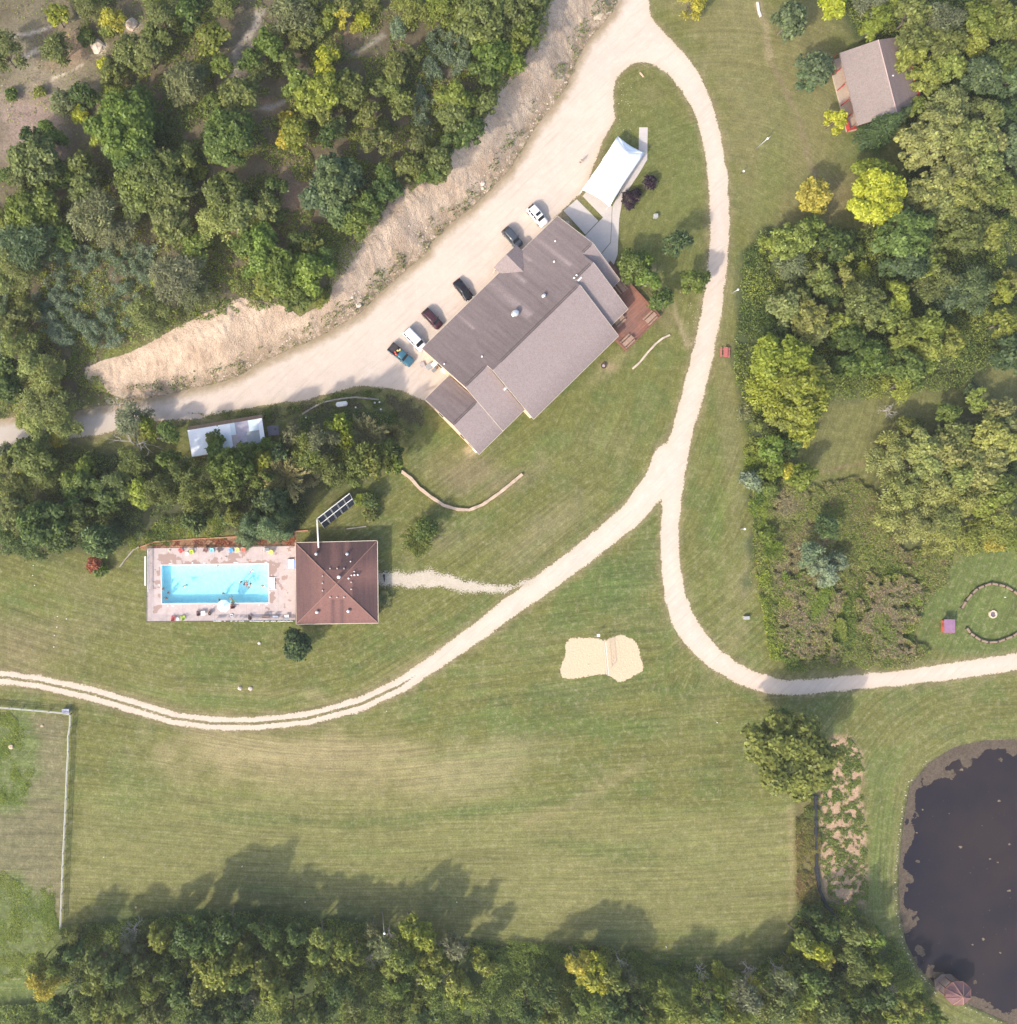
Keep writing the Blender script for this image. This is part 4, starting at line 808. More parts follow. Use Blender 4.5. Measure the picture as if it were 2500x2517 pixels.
PLAS=paint((.80,.91,.93),.6,0,.05,1.2,'pool_plaster')
m=MB(); bz=-1.45; ib=[(a_,b_) for a_,b_ in ip]
m.add([(a_,b_,DZP-.002) for a_,b_ in ib]+[(a_,b_,bz) for a_,b_ in ib],[(4,5,6,7)]+[(i,(i+1)%4,4+(i+1)%4,4+i) for i in range(4)]); tag(m.build('pool',PLAS),'pale aqua plastered pool basin',kind='structure')
m=MB()
for i in range(4):
    a_=Vector(ib[i]+(DZP+.015,)); b_=Vector(ib[(i+1)%4]+(DZP+.015,)); d=b_-a_; nn=Vector((-d.y,d.x,0)).normalized(); cen=sum((Vector(q_+(0,)) for q_ in ib),Vector())/4
    if nn.dot(a_-cen)<0: nn=-nn
    m.box(tuple((a_+b_)/2+nn*.12),(d.length+.44-(.0 if i%2 else .44),.24,.07),math.atan2(d.y,d.x))
tag(m.build('coping',paint((.62,.52,.48),.8,0,.06,1,'coping')),'pale coping stones edging the pool',kind='structure')
# entry steps recess: white treads
sx0,sy1=P(659.3,1420,DZP); sx1,sy0=P(674.5,1448,DZP); m=MB()
for k_ in range(4): m.box((sx0+.15+(sx1-sx0)*(k_+.5)/4,(sy0+sy1)/2,DZP+.02+.04*k_),((sx1-sx0)/4-.09,sy1-sy0,.06))
m.box(((sx0+sx1)/2+.2,sy1+.05,DZP+.12),(sx1-sx0+.4,.08,.1)).box(((sx0+sx1)/2+.2,sy0-.05,DZP+.12),(sx1-sx0+.4,.08,.1))
o=m.build('pool_steps',paint((.70,.80,.84),.5,0,.05,1,'step_white')); tag(o,'pale blue and white stepped ledge at the right end of the pool','steps')
g=NG('pool_water'); t_=g.t; bs=g.b; trn=g.n('BsdfTransparent'); gls=g.n('BsdfGlossy'); gls.inputs['Roughness'].default_value=.04; lw=g.n('Fresnel'); lw.inputs[0].default_value=1.33
p=g.pos(); nb=g.noise(p,1.5,4,.75); bp=g.n('Bump'); bp.inputs['Distance'].default_value=.12; g.l(nb,bp.inputs['Height']); g.l(bp.outputs[0],gls.inputs['Normal']); g.l(bp.outputs[0],lw.inputs['Normal'])
tint=g.mix(g.rng(nb,.3,.7),(.52,.90,.955),(.74,.96,.975)); g.l(tint,trn.inputs[0]); mx=g.n('MixShader'); g.l(lw.outputs[0],mx.inputs[0]); g.l(trn.outputs[0],mx.inputs[1]); g.l(gls.outputs[0],mx.inputs[2])
g.l(mx.outputs[0],g.t.nodes['Material Output'].inputs[0])
m=MB(); m.add([(a_,b_,-.06) for a_,b_ in ib],[(0,1,2,3)]); o=m.build('pool_water',g.m); tag(o,kind='structure',label='bright turquoise swimming pool water')
# chairs
def chair_proto(colr):
    mt=paint(colr,.55,0,.08,3,'chair_paint'); dk=tuple(c_*.75 for c_ in colr)
    s=MB(); 
    for k_ in range(5): s.box((.02+.1*k_-.2,0,.33-.02*(4-k_)*.5),(.09,.52,.025))
    b=MB()
    for k_ in range(5): M=Matrix.Translation((-.24,-.22+.11*k_,.33))@Matrix.Rotation(R_(-22),4,'Y'); b.box((0,0,.36),(.025,.10,.72+.03*(2-abs(2-k_))),0,M)
    return mt,s,b
def lounge_chair(px,py,rz,colr,label,grp='adirondack chairs round the pool'):
    x,y=P(px,py,.4); t=empty('adirondack_chair',(x,y,DZP),rz,label,'chair',grp); mt,s,b=chair_proto(colr)
    s.build('seat',mt,t); b.build('backrest',mt,t)
    for sd in(-1,1):
        m=MB(); m.box((.0,sd*.33,.55),(.72,.13,.03)); m.build('armrest',mt,t)
        m=MB(); m.box((.28,sd*.30,.27),(.09,.04,.54)); m.build('leg',mt,t)
        m=MB(); M=Matrix.Translation((-.1,sd*.28,.17))@Matrix.Rotation(R_(14),4,'Y'); m.box((0,0,0),(.95,.04,.12),0,M); m.build('leg',mt,t)
def kk(zx,zy): return 340+zx*.20844,1280+zy*.20844
RED=(.62,.12,.11);LIM=(.48,.62,.08);BLU=(.15,.42,.72);COR=(.70,.20,.14);BRO=(.20,.10,.09);YEL=(.72,.68,.15)
for zx,zy,rz,c_,lb in ((505,355,-60,RED,'red slatted chair at the upper pool edge beside a round white table'),(630,370,-75,LIM,'lime green chair at the upper pool edge, right of the white table'),(790,350,-110,BRO,'brown chair just left of the light blue one on the upper pool deck'),(870,352,-90,(.25,.58,.78),'light blue chair in the middle of the upper pool deck'),(960,345,-60,(.16,.11,.10),'dark brown chair right of the light blue one on the upper pool deck'),(1095,355,-70,BLU,'deep blue chair on the upper pool deck beside the pale yellow one'),(1170,348,-85,(.66,.68,.22),'pale yellow chair between the deep blue and coral chairs'),(1240,345,-90,COR,'coral red chair right of the pale yellow one'),(1563,376,-120,YEL,'bright yellow chair beside the white bench near the pool house'),(412,1146,80,RED,'red chair on the lower left pool deck'),(527,1140,100,LIM,'lime green chair on the lower left pool deck'),(712,1085,90,(.15,.08,.08),'dark brown chair left of the square white table on the lower deck'),(1318,1132,90,(.14,.10,.09),'dark brown chair by the lower fence right of the umbrella')):
    lounge_chair(*kk(zx,zy),R_(rz),c_,lb)
def table(px,py,r,label,square=False):
    x,y=P(px,py,.6); t=empty('side_table',(x,y,DZP),.1,label,'table','small white tables round the pool'); m=MB()
    if square: m.box((0,0,.5),(2*r,2*r,.04))
    else: m.lathe((0,0,.48),[(r*.97,0),(r,.02),(r*.97,.04)],20)
    m.build('table_top',WHITE,t)
    for k_ in range(4): m=MB(); a_=R_(45+90*k_); m.tube([(r*.6*math.cos(a_),r*.6*math.sin(a_),.48),(r*.75*math.cos(a_),r*.75*math.sin(a_),0)],.025,5); m.build('leg',WHITE,t)
table(*kk(573,390),.36,'round white table between red and lime chairs on the upper deck'); table(*kk(462,1160),.32,'round white table between red and lime chairs on the lower deck'); table(*kk(762,1090),.42,'square white table on the lower pool deck',True)
table(*kk(1750,1135),.42,'square white table in the lower right corner of the pool deck',True)
def bench(px,py,rz,L,mt,label,grp=None):
    x,y=P(px,py,.4); t=empty('bench',(x,y,DZP if 360<px<730 and 1340<py<1530 else 0),rz,label,'bench',grp); m=MB(); m.box((0,0,.42),(L,.42,.05)); m.build('seat',mt,t)
    m=MB(); m.box((0,.24,.68),(L,.05,.34)); m.build('backrest',mt,t)
    for s_ in(-1,1): m=MB(); m.box((s_*L*.42,0,.2),(.07,.4,.40)); m.build('leg',mt,t)
    return t
bench(*kk(1510,340),R_(180),1.1,WHITE,'white bench on the upper pool deck beside the yellow chair'); bench(*kk(1505,1132),0,1.4,paint((.27,.20,.17),.8,0,.15,2,'brown_bench'),'long brown bench by the lower pool fence'); bench(*kk(1618,1135),0,1.0,paint((.50,.55,.62),.6,0,.06,2,'pale_blue'),'pale blue bench by the lower pool fence')
# umbrella
x,y=P(550,1489.5,2.3); um=empty('umbrella',(x,y,DZP),0,'pale blue and white octagonal umbrella at the lower pool edge','umbrella')
m=MB(); pts=[(1.22*math.cos(R_(22.5+45*k_)),1.22*math.sin(R_(22.5+45*k_)),2.05) for k_ in range(8)]; m.add(pts+[(0,0,2.5)]+[(a_,b_,c_-.02) for a_,b_,c_ in pts]+[(0,0,2.47)],[(k_,(k_+1)%8,8) for k_ in range(8)]+[(9+(k_+1)%8,9+k_,17) for k_ in range(8)]); m.build('canopy',paint((.70,.83,.88),.7,0,.03,1,'umbrella_cloth'),um)
m=MB(); m.tube([(0,0,0),(0,0,2.6)],.03,6); m.build('pole',WHITE,um); m=MB(); m.lathe((0,0,0),[(.3,0),(.3,.06),(.08,.1),(.05,.3)],12); m.build('base',WHITE,um)
m=MB()
for k_ in range(8): m.tube([(0,0,2.44),(pts[k_][0]*.98,pts[k_][1]*.98,2.02)],.012,4)
m.build('rib',METAL,um)
# diving board / slide cover at the left fence, striped cabana mattress
x,y=P(361.5,1403.5,.5); m=MB(); m.box((0,0,.5),(.28,5.6,.10)); o=m.build('rolled_cover',WHITE,None,False,(x-.35,y,0)); tag(o,'long white rolled pool cover outside the left pool fence','pool cover')
m=MB(); m.tube([(0,-4.0,.9),(0,4.0,.9)],.09,8); 
for v_ in(-3.8,3.8): m.tube([(0,v_,0),(0,v_,.9)],.05,6)
o=m.build('cover_reel',WHITE,None,False,(*P(364,1404,.9),0)); tag(o,'white pole of the cover reel along the left pool fence','reel')
x,y=P(717,1386,.4); sb=empty('sun_bed',(x,y,DZP),0,'sun bed with blue, white and lilac stripes against the pool house','sun bed')
for k_,c_ in enumerate(((.30,.45,.75),(.8,.8,.85),(.68,.50,.75),(.68,.55,.75),(.8,.8,.85),(.12,.22,.55))): m=MB(); m.box((-.75+.27*k_,0,.38),(.262,1.75,.1)); m.build('stripe',paint(c_,.8,0,.04,2,'stripe'),sb)
m=MB(); m.box((-.1,0,.28),(1.6,1.7,.06)); m.build('frame',WHITE,sb)
for u in(-1,1):
    for v_ in(-1,1): m=MB(); m.box((u*.7-.1,v_*.75,.13),(.06,.06,.26)); m.build('leg',WHITE,sb)
# skimmer lids, towels, toys
LC={}
for zx,zy,l,wd in ((377,505,.55,.16),(638,497,.3,.22),(778,499,.5,.16),(1150,492,.85,.16),(1505,489,.5,.16),(247,760,.16,.5),(347,1003,.28,.22),(405,1003,.45,.17),(785,998,.45,.15),(890,1000,.25,.2),(1160,993,.5,.15),(1424,993,.2,.2),(1510,988,.5,.15),(1553,845,.16,.4)):
    x,y=P(*kk(zx,zy),.1); m=MB(); m.box((0,0,.035),(l,wd,.05)); o=m.build('skimmer_lid',WHITE,None,False,(x,y,DZP)); side='upper' if zy<550 else ('lower' if zy>950 else ('left' if zx<400 else 'right'))
    LC[side]=LC.get(side,0)+1; tag(o,f"small white lid flat on the {side} pool edge, {['first','second','third','fourth','fifth','sixth','seventh'][LC[side]-1]} from the left",'lid','white lids along the pool edge, '+side)
for zx,zy,r,c_,lb in ((367,352,.16,(.85,.75,.35),'small yellow ball on the upper left pool deck'),(1030,430,.14,(.8,.5,.35),'small orange ball on the upper pool deck below the blue chair'),(1316,465,.1,(.85,.45,.3),'tiny orange ball near the upper pool edge'),(1755,858,.12,(.85,.65,.2),'small amber ball right of the pool steps')):
    m=MB(); m.lathe((0,0,0),[(r*math.sin(R_(a_)),r-r*math.cos(R_(a_))) for a_ in (5,40,75,105,140,175)],10); x,y=P(*kk(zx,zy),.2); o=m.build('ball',paint(c_,.5,0,.02,1,'ball'),None,True,(x,y,DZP)); tag(o,lb,'ball')
m=MB()
for k_ in range(13): pass
a_=[(.26*math.cos(R_(30*k_)),.26*math.sin(R_(30*k_)),.1) for k_ in range(13)]; m.tube(a_,.09,8,False); x,y=P(*kk(1103,1115),.1); o=m.build('swim_ring',WHITE,None,True,(x,y,DZP)); tag(o,'white swim ring on the lower deck below the umbrella','ring')
m=MB(); m.tube([(-.7,-.1,0),(-.4,.12,0),(0,.2,0),(.4,.1,0),(.7,-.15,0)],.05,8); x,y=P(*kk(1128,950),.1); o=m.build('pool_noodle',paint((.6,.75,.15),.6,0,.02,1,'noodle'),None,True,(x,y,.3)); tag(o,'lime pool noodle beside the umbrella','noodle')
# fence round the pool: posts, rails
fq=[kq(100,300,1.2),kq(92,1195,1.2),kq(1850,1180,1.2)]; fq2=[kq(100,300,1.2),kq(1850,290,1.2)]
FEN=paint((.10,.11,.10),.5,.3,.05,2,'fence_metal')
def wirefence(seq,name,label,h=1.25):
    c0=seq[0]; t=empty(name,(c0[0],c0[1],0),0,label,'fence'); q_=[Vector((a_-c0[0],b_-c0[1],0)) for a_,b_ in seq]
    m=MB(); pm=MB(); wm=MB()
    for i in range(len(q_)-1):
        d=q_[i+1]-q_[i]; nn=max(1,int(d.length/2.4)); 
        for z_ in (h,.1): m.tube([q_[i]+Vector((0,0,z_)),q_[i+1]+Vector((0,0,z_))],.028,5)
        for k_ in range(9): z_=.2+k_*(h-.25)/8; wm.tube([q_[i]+Vector((0,0,z_)),q_[i+1]+Vector((0,0,z_))],.006,3)
        kn=int(d.length/.25)
        for k_ in range(kn): p_=q_[i]+d*(k_/kn); wm.tube([p_+Vector((0,0,.1)),p_+Vector((0,0,h))],.005,3)
        for k_ in range(nn+(i==len(q_)-2)): p_=q_[i]+d*(k_/nn); b=MB(); b.tube([p_,p_+Vector((0,0,h+.05))],.04,6); b.build('post',FEN,t)
    m.build('rail',FEN,t); wm.build('wire_mesh',FEN,t)
wirefence(fq,'pool_fence','dark wire mesh fence along the left and lower sides of the pool deck'); wirefence(fq2,'pool_fence','dark wire mesh fence along the upper side of the pool deck')
for k_,(zx,l,c_) in enumerate(((895,.35,0),(945,1.1,0),(1020,.3,0),(1097,.35,0),(1155,.4,0),(1215,.9,0),(1330,.6,0),(1375,.7,0),(1437,1.3,0),(1520,.8,0),(1590,.9,0),(1690,1.6,0),(1780,1.4,0))):
    x,y=P(*kk(zx,1184),1.2); m=MB(); n=6; wv=[(l*(i/n-.5),.03*math.sin(i*2.1+k_)) for i in range(n+1)]
    vs=[];fs=[]
    for (a_,b_) in wv: vs+= [(a_,b_-.06,.7),(a_,b_-.06,1.27),(a_,b_+.06,1.27),(a_,b_+.06,.75)]
    for i in range(n): fs+= [(4*i+j,4*i+4+j,4*i+5+j,4*i+1+j) for j in range(3)]
    m.add(vs,fs); o=m.build('towel',paint((.8,.8,.8) if k_%3 else (.75,.78,.82),.9,0,.05,2,'towel'),None,True,(x,y,0)); 
    tag(o,'white towel over the lower pool fence, '+['first','second','third','fourth','fifth','sixth','seventh','eighth','ninth','tenth','eleventh','twelfth','last'][k_]+' from its left end','towel','white towels on the lower pool fence')
# ---------------------------------------------------------------- people
def person(px,py,rz,pose,skin,hairc,suit,label,z=None):
    x,y=P(px,py,.2)
    J={'stand':dict(pel=(0,0,.95),ch=(0,0,1.30),nk=(0,0,1.48),hd=(.02,0,1.64),sh=.19,el=(.05,.30,1.18),ha=(.22,.28,1.0),hip=.10,kn=(.02,.12,.5),an=(-.02,.12,.08),to=(.14,.13,.04)),
       'swim':dict(pel=(-.45,0,.0),ch=(-.12,0,.06),nk=(.06,0,.12),hd=(.20,0,.18),sh=.19,el=(.12,.42,.02),ha=(.38,.40,.02),hip=.10,kn=(-.90,.16,-.04),an=(-1.28,.12,.0),to=(-1.42,.12,-.02)),
       'sit':dict(pel=(0,0,.45),ch=(-.05,0,.80),nk=(-.04,0,.98),hd=(.0,0,1.14),sh=.19,el=(.12,.27,.68),ha=(.34,.2,.56),hip=.10,kn=(.46,.13,.47),an=(.5,.13,.08),to=(.66,.13,.04)),
       'lie':dict(pel=(0,0,.16),ch=(-.35,0,.17),nk=(-.53,0,.18),hd=(-.69,0,.2),sh=.19,el=(-.25,.36,.12),ha=(.02,.33,.1),hip=.10,kn=(.45,.13,.2),an=(.85,.12,.1),to=(.92,.15,.2))}[pose]
    vs=[J['pel'],J['ch'],J['nk'],J['hd']]; es=[(0,1),(1,2),(2,3)]; rad=[.14,.15,.06,.10]
    for s_ in(-1,1):
        c=J['ch']; nk=J['nk']; sh=((c[0]+nk[0])/2*1.0,s_*J['sh'],(c[2]+nk[2])/2); b=len(vs)
        el=(J['el'][0],s_*J['el'][1],J['el'][2]); ha=(J['ha'][0],s_*J['ha'][1],J['ha'][2]); vs+= [sh,el,ha]; es+= [(1,b),(b,b+1),(b+1,b+2)]; rad+= [.065,.05,.035]
        hx=(J['pel'][0],s_*J['hip'],J['pel'][2]-.02); kn=(J['kn'][0],s_*J['kn'][1],J['kn'][2]); an=(J['an'][0],s_*J['an'][1],J['an'][2]); to=(J['to'][0],s_*J['to'][1],J['to'][2]); b=len(vs); vs+= [hx,kn,an,to]; es+= [(0,b),(b,b+1),(b+1,b+2),(b+2,b+3)]; rad+= [.095,.065,.045,.035]
        # fingers: five short tips rooted in the palm
        hidx=b-1; d=(Vector(ha)-Vector(el)).normalized(); sv=Vector((0,s_,0)); 
        for k_,(f,l) in enumerate(((-.03,.07),(-.012,.085),(.006,.08),(.024,.065))):
            tip=Vector(ha)+d*l+Vector((-d.y*f,d.x*f,f*.5)); vs.append(tuple(tip)); es.append((hidx,len(vs)-1)); rad.append(.009)
        th=Vector(ha)+d*.03-sv*.05; vs.append(tuple(th)); es.append((hidx,len(vs)-1)); rad.append(.011)
    me=bpy.data.meshes.new('person'); me.from_pydata(vs,es,[]); me.update(); o=bpy.data.objects.new('person',me); link(o); sk=o.modifiers.new('skin','SKIN'); ss=o.modifiers.new('sub','SUBSURF'); ss.levels=1; ss.render_levels=1
    for i,r in enumerate(rad): me.skin_vertices[0].data[i].radius=(r,r)
    me.skin_vertices[0].data[0].use_root=True
    SKM=paint(skin,.6,0,.04,3,'skin'); me.materials.append(SKM)
    zz=z if z is not None else DZP
    o.location=(x,y,zz); o.rotation_euler=(0,0,rz); tag(o,label,'person','people at the pool')
    hd=Vector(J['hd']); ax_=(hd-Vector(J['nk'])).normalized()
    m=MB(); c=hd+ax_*.04; m.lathe((0,0,0),[(.04,.12),(.09,.08),(.115,0),(.10,-.06),(.06,-.08)][::-1],10); M=Matrix.Translation(c+ (Vector((-.02,0,0)) if pose!='lie' else Vector((0,0,-.01))))@ax_.to_track_quat('Z','Y').to_matrix().to_4x4(); m.v=[tuple(M@Vector(v)) for v in m.v]; m.build('hair',paint(hairc,.8,0,.1,3,'hair'),o,True)
    m=MB(); c=Vector(J['pel']); up=(Vector(J['ch'])-c).normalized(); m.lathe((0,0,0),[(.12,-.14),(.175,-.08),(.17,.06),(.15,.1)],12); M=Matrix.Translation(c)@up.to_track_quat('Z','Y').to_matrix().to_4x4(); m.v=[tuple(M@Vector(v)) for v in m.v]; m.build('swimwear',paint(suit,.7,0,.05,3,'swimwear'),o,True)
    return o
SK=[(.55,.34,.24),(.42,.25,.17),(.62,.42,.32)]; HR=[(.03,.02,.015),(.12,.07,.03),(.30,.20,.09)]; SU=[(.05,.07,.3),(.5,.05,.05),(.02,.02,.02),(.05,.3,.3),(.7,.7,.72),(.4,.1,.4)]
sw=[(350,850,20,'stand','swimmer with dark hair standing near the lower left corner of the pool, upper of two'),(325,915,70,'stand','swimmer standing closest to the lower left corner of the pool'),(290,805,0,'stand','swimmer holding the left pool wall'),(540,770,200,'swim','swimmer alone in the middle of the left half of the pool'),(935,530,-90,'swim','swimmer at the middle of the upper pool wall'),(1340,585,40,'swim','swimmer in dark shorts near the upper right pool corner'),(1245,752,10,'stand','swimmer at the centre of the group in the right half of the pool'),(1275,727,100,'swim','swimmer at the upper right of the group in the pool'),(1312,772,250,'swim','swimmer at the lower right of the group in the pool'),(1210,722,300,'stand','swimmer at the left of the group in the right half of the pool'),(1463,768,180,'swim','swimmer between the group and the pool steps'),(1000,858,60,'stand','swimmer just above the umbrella in the pool'),(955,935,45,'stand','swimmer at the lower pool wall touching the umbrella edge'),(1090,915,120,'swim','swimmer at the lower wall right of the umbrella')]
for i,(zx,zy,rz,ps,lb) in enumerate(sw):
    person(*kk(zx,zy),R_(rz),ps,SK[i%3],HR[(i*2)%3],SU[i%6],lb,-1.45 if ps=='stand' and False else (-1.12 if ps=='stand' else -.12))
person(*kk(840,1085),R_(80),'sit',SK[0],HR[0],SU[2],'person in dark swimwear sitting right of the square white table',.05)
bench(*kk(840,1092),R_(-90),.7,DARK,'small dark seat under the person right of the square white table')
person(*kk(1112,985),R_(95),'sit',SK[1],HR[0],SU[2],'person sitting on the dark maroon seat right of the umbrella',.05); bench(*kk(1112,1018),R_(185),.8,paint((.14,.04,.04),.7,0,.1,2,'maroon'),'dark maroon seat at the pool edge right of the umbrella')
x_,y_=kk(1500,1132); person(1425,401,R_(50),'stand',SK[0],HR[0],(.03,.03,.05),'person in dark clothes walking alone on the gravel lot left of the white tent',0)
# ---------------------------------------------------------------- foliage
def leafmat(name,usecol):
    g=NG(name); t=g.t
    tone=g.attr('tone')
    if usecol: base=g.attr('Col','Color')
    else: oi=g.n('ObjectInfo'); base=oi.outputs['Color']
    yl=g.mix(g.rng(tone,1.12,1.5,0,.40),base,g.scale(g.mix(.5,base,(.30,.30,.05)),1.2))
    c=g.scale(yl,tone); tr_=g.n('BsdfTranslucent'); g.l(c,tr_.inputs[0]); df=g.n('BsdfDiffuse'); g.l(c,df.inputs[0]); gl=g.n('BsdfGlossy'); gl.inputs['Roughness'].default_value=.5; gl.inputs[0].default_value=(.9,.95,1,1)
    m1=g.n('MixShader'); m1.inputs[0].default_value=.42; g.l(df.outputs[0],m1.inputs[1]); g.l(tr_.outputs[0],m1.inputs[2])
    m2=g.n('MixShader'); m2.inputs[0].default_value=.015; g.l(m1.outputs[0],m2.inputs[1]); g.l(gl.outputs[0],m2.inputs[2]); g.l(m2.outputs[0],t.nodes['Material Output'].inputs[0]); t.nodes.remove(g.b); return g.m
LEAF=leafmat('foliage',False); LEAFC=leafmat('undergrowth_leaves',True)
def quads(C,N,a,b,r):
    """leaf shaped quads at C with normals N, half length a, half width b"""
    n=len(C); N=N/np.linalg.norm(N,axis=1,keepdims=True); t=r.normal(size=(n,3)); t-= (t*N).sum(1,keepdims=True)*N; t/=np.linalg.norm(t,axis=1,keepdims=True); u=np.cross(N,t)
    a=a[:,None]; b=b[:,None]; Vv=np.stack([C-t*a,C+u*b-N*b*.25,C+t*a,C-u*b-N*b*.25],1).reshape(-1,3); return Vv,np.arange(4*n).reshape(n,4)
def oriented(C,N,T_,a,b):
    n=len(C); N=N/np.linalg.norm(N,axis=1,keepdims=True); t=T_-(T_*N).sum(1,keepdims=True)*N; t/=np.linalg.norm(t,axis=1,keepdims=True)+1e-9; u=np.cross(N,t); a=a[:,None];b=b[:,None]
    return np.stack([C-t*a,C+u*b,C+t*a,C-u*b],1).reshape(-1,3),np.arange(4*n).reshape(n,4)
def limb_mesh(pts_list,name='trunk'):
    m=MB()
    for pts,rad in pts_list: m.tube(pts,rad,6)
    me=raw_mesh(name,m.v,m.f,[BARKM],True); return me
def gen_round(R,Ht,seed,dens=1.0,lob=1.0):
    r=np.random.default_rng(seed); ph=r.random(6)*6.28; am=r.random(6)*.5+.5
    out=lambda th:R*(1+.13*am[0]*np.sin(2*th+ph[0])+.10*am[1]*np.sin(3*th+ph[1])+.09*am[2]*np.sin(5*th+ph[2])+.05*np.sin(8*th+ph[3]))
    nl=int((7+R*R*2.1)*lob); 
    th=r.random(nl)*6.283; rr=np.sqrt(r.random(nl))*.90; rad=out(th)*rr*.92; lr=R**.55*(.30+.30*r.random(nl))*(1-.25*rr)
    zt=Ht*(.50+.46*np.sqrt(np.clip(1-rr**2,0,1)))-lr*.5+r.normal(size=nl)*.08*Ht
    # second lower ring fills the skirt
    cx=rad*np.cos(th); cy=rad*np.sin(th); tn=.82+.36*r.random(nl)
    Cs=[];Ns=[];Ts=[]; 
    for i in range(nl):
        k=int(62*dens*lr[i]**2/.16*.36)+14; d=r.normal(size=(k,3)); d[:,2]=np.abs(d[:,2])*1.0-.35; d/=np.linalg.norm(d,axis=1,keepdims=True)
        q=lr[i]*(.45+.80*r.random(k)**.8)[:,None]*d*np.array([1,1,.8])*(1+.28*np.sin(d[:,0]*5+i)*np.sin(d[:,1]*6+i*2))[:,None]; q+=r.normal(size=(k,3))*.10
        Cs.append(q+np.array([cx[i],cy[i],zt[i]])); Ns.append(d*.8+r.normal(size=(k,3))*.50+np.array([0,0,.85])); Ts.append(tn[i]*(.66+.62*r.random(k)))
    C=np.concatenate(Cs);N=np.concatenate(Ns);Tn=np.concatenate(Ts)
    a=.16+.17*r.random(len(C))+.014*R; Vv,F=quads(C,N,a,a*.62,r)
    limbs=[([(0,0,-.3),(0,0,Ht*.3),(r.normal()*.1,r.normal()*.1,Ht*.7)],[.10+.035*R,.08+.026*R,.04+.008*R])]
    for i in r.choice(nl,min(nl,12),False): limbs.append(([(0,0,Ht*(.25+.2*r.random())),(cx[i]*.5,cy[i]*.5,zt[i]*.75),(cx[i]*.95,cy[i]*.95,zt[i]+lr[i]*.3)],[.04+.014*R,.03+.008*R,.02]))
    return Vv,F,Tn,limbs
def gen_feather(R,Ht,seed,dens=1.0):
    """airy crown of fine arching sprays (willow, locust)"""
    r=np.random.default_rng(seed); ph=r.random(4)*6.28; nl=int(10+R*R*2.4); th=r.random(nl)*6.283; rr=np.sqrt(r.random(nl))
    Rm=R*(1+.16*np.sin(2*th+ph[0])+.12*np.sin(3*th+ph[1])+.08*np.sin(6*th+ph[2])); rad=Rm*rr*.85; zt=Ht*(.52+.44*(1-rr**2)**.5)+r.normal(size=nl)*.10*Ht; cx=rad*np.cos(th);cy=rad*np.sin(th)
    Cs=[];Ns=[];Ds=[];Ts=[]
    for i in range(nl):
        k=int(72*dens); dirs=r.normal(size=(k,3)); dirs[:,2]=np.abs(dirs[:,2])*.45-.1; dirs/=np.linalg.norm(dirs,axis=1,keepdims=True); s_=r.random(k)**.7*R**.5*.62
        q=dirs*s_[:,None]; q[:,2]-=s_**2*.28; Cs.append(q+np.array([cx[i],cy[i],zt[i]])); Ds.append(dirs+r.normal(size=(k,3))*.25); Ns.append(r.normal(size=(k,3))*.5+np.array([0,0,1.0])+dirs*.4); Ts.append(np.full(k,.8+.4*r.random())*(.82+.36*r.random(k)))
    C=np.concatenate(Cs);N=np.concatenate(Ns);D=np.concatenate(Ds);Tn=np.concatenate(Ts); a=.20+.14*r.random(len(C)); Vv,F=oriented(C,N,D,a,a*.38)
    limbs=[([(0,0,-.3),(0,0,Ht*.3),(0.1,0,Ht*.6)],[.10+.03*R,.08+.02*R,.05])]
    for i in r.choice(nl,min(nl,14),False): limbs.append(([(0,0,Ht*(.25+.2*r.random())),(cx[i]*.5,cy[i]*.5,zt[i]*.8),(cx[i],cy[i],zt[i]+.1)],[.04+.01*R,.03+.006*R,.02]))
    return Vv,F,Tn,limbs
def gen_spruce(R,Ht,seed,dens=1.0):
    r=np.random.default_rng(seed); tiers=int(7+R*1.6); Cs=[];Ns=[];Ds=[];Ts=[]
    for t in range(tiers):
        f=t/(tiers-1); z=Ht*(.12+.84*f); rad=R*(1-f)**.8*(1+.1*r.normal())+.15; nb=int(9+7*(1-f)); a0=r.random()*6.28
        for b in range(nb):
            an=a0+6.283*b/nb+r.normal()*.12; L=rad*(.8+.35*r.random()); k=int(16*dens*L)+8; s_=r.random(k)**.75*L
            dx,dy=math.cos(an),math.sin(an); side=r.normal(size=k)*(.07+.16*(s_/max(L,.1)))*(1.25-s_/max(L,.1))*1.6
            Cs.append(np.stack([dx*s_-dy*side,dy*s_+dx*side,z-.28*s_+.1*r.normal(size=k)],1)); Ds.append(np.stack([dx-dy*np.sign(side)*.7,dy+dx*np.sign(side)*.7,np.full(k,-.15)],1)); Ns.append(np.tile([dx*.3,dy*.3,1.0],(k,1))+r.normal(size=(k,3))*.3); Ts.append((.8+.4*r.random(k))*(.85+.3*r.random()))
    C=np.concatenate(Cs);N=np.concatenate(Ns);D=np.concatenate(Ds);Tn=np.concatenate(Ts); a=.17+.09*r.random(len(C)); Vv,F=oriented(C,N,D,a,a*.42)
    return Vv,F,Tn,[([(0,0,-.3),(0,0,Ht*.9)],[.08+.03*R,.02])]
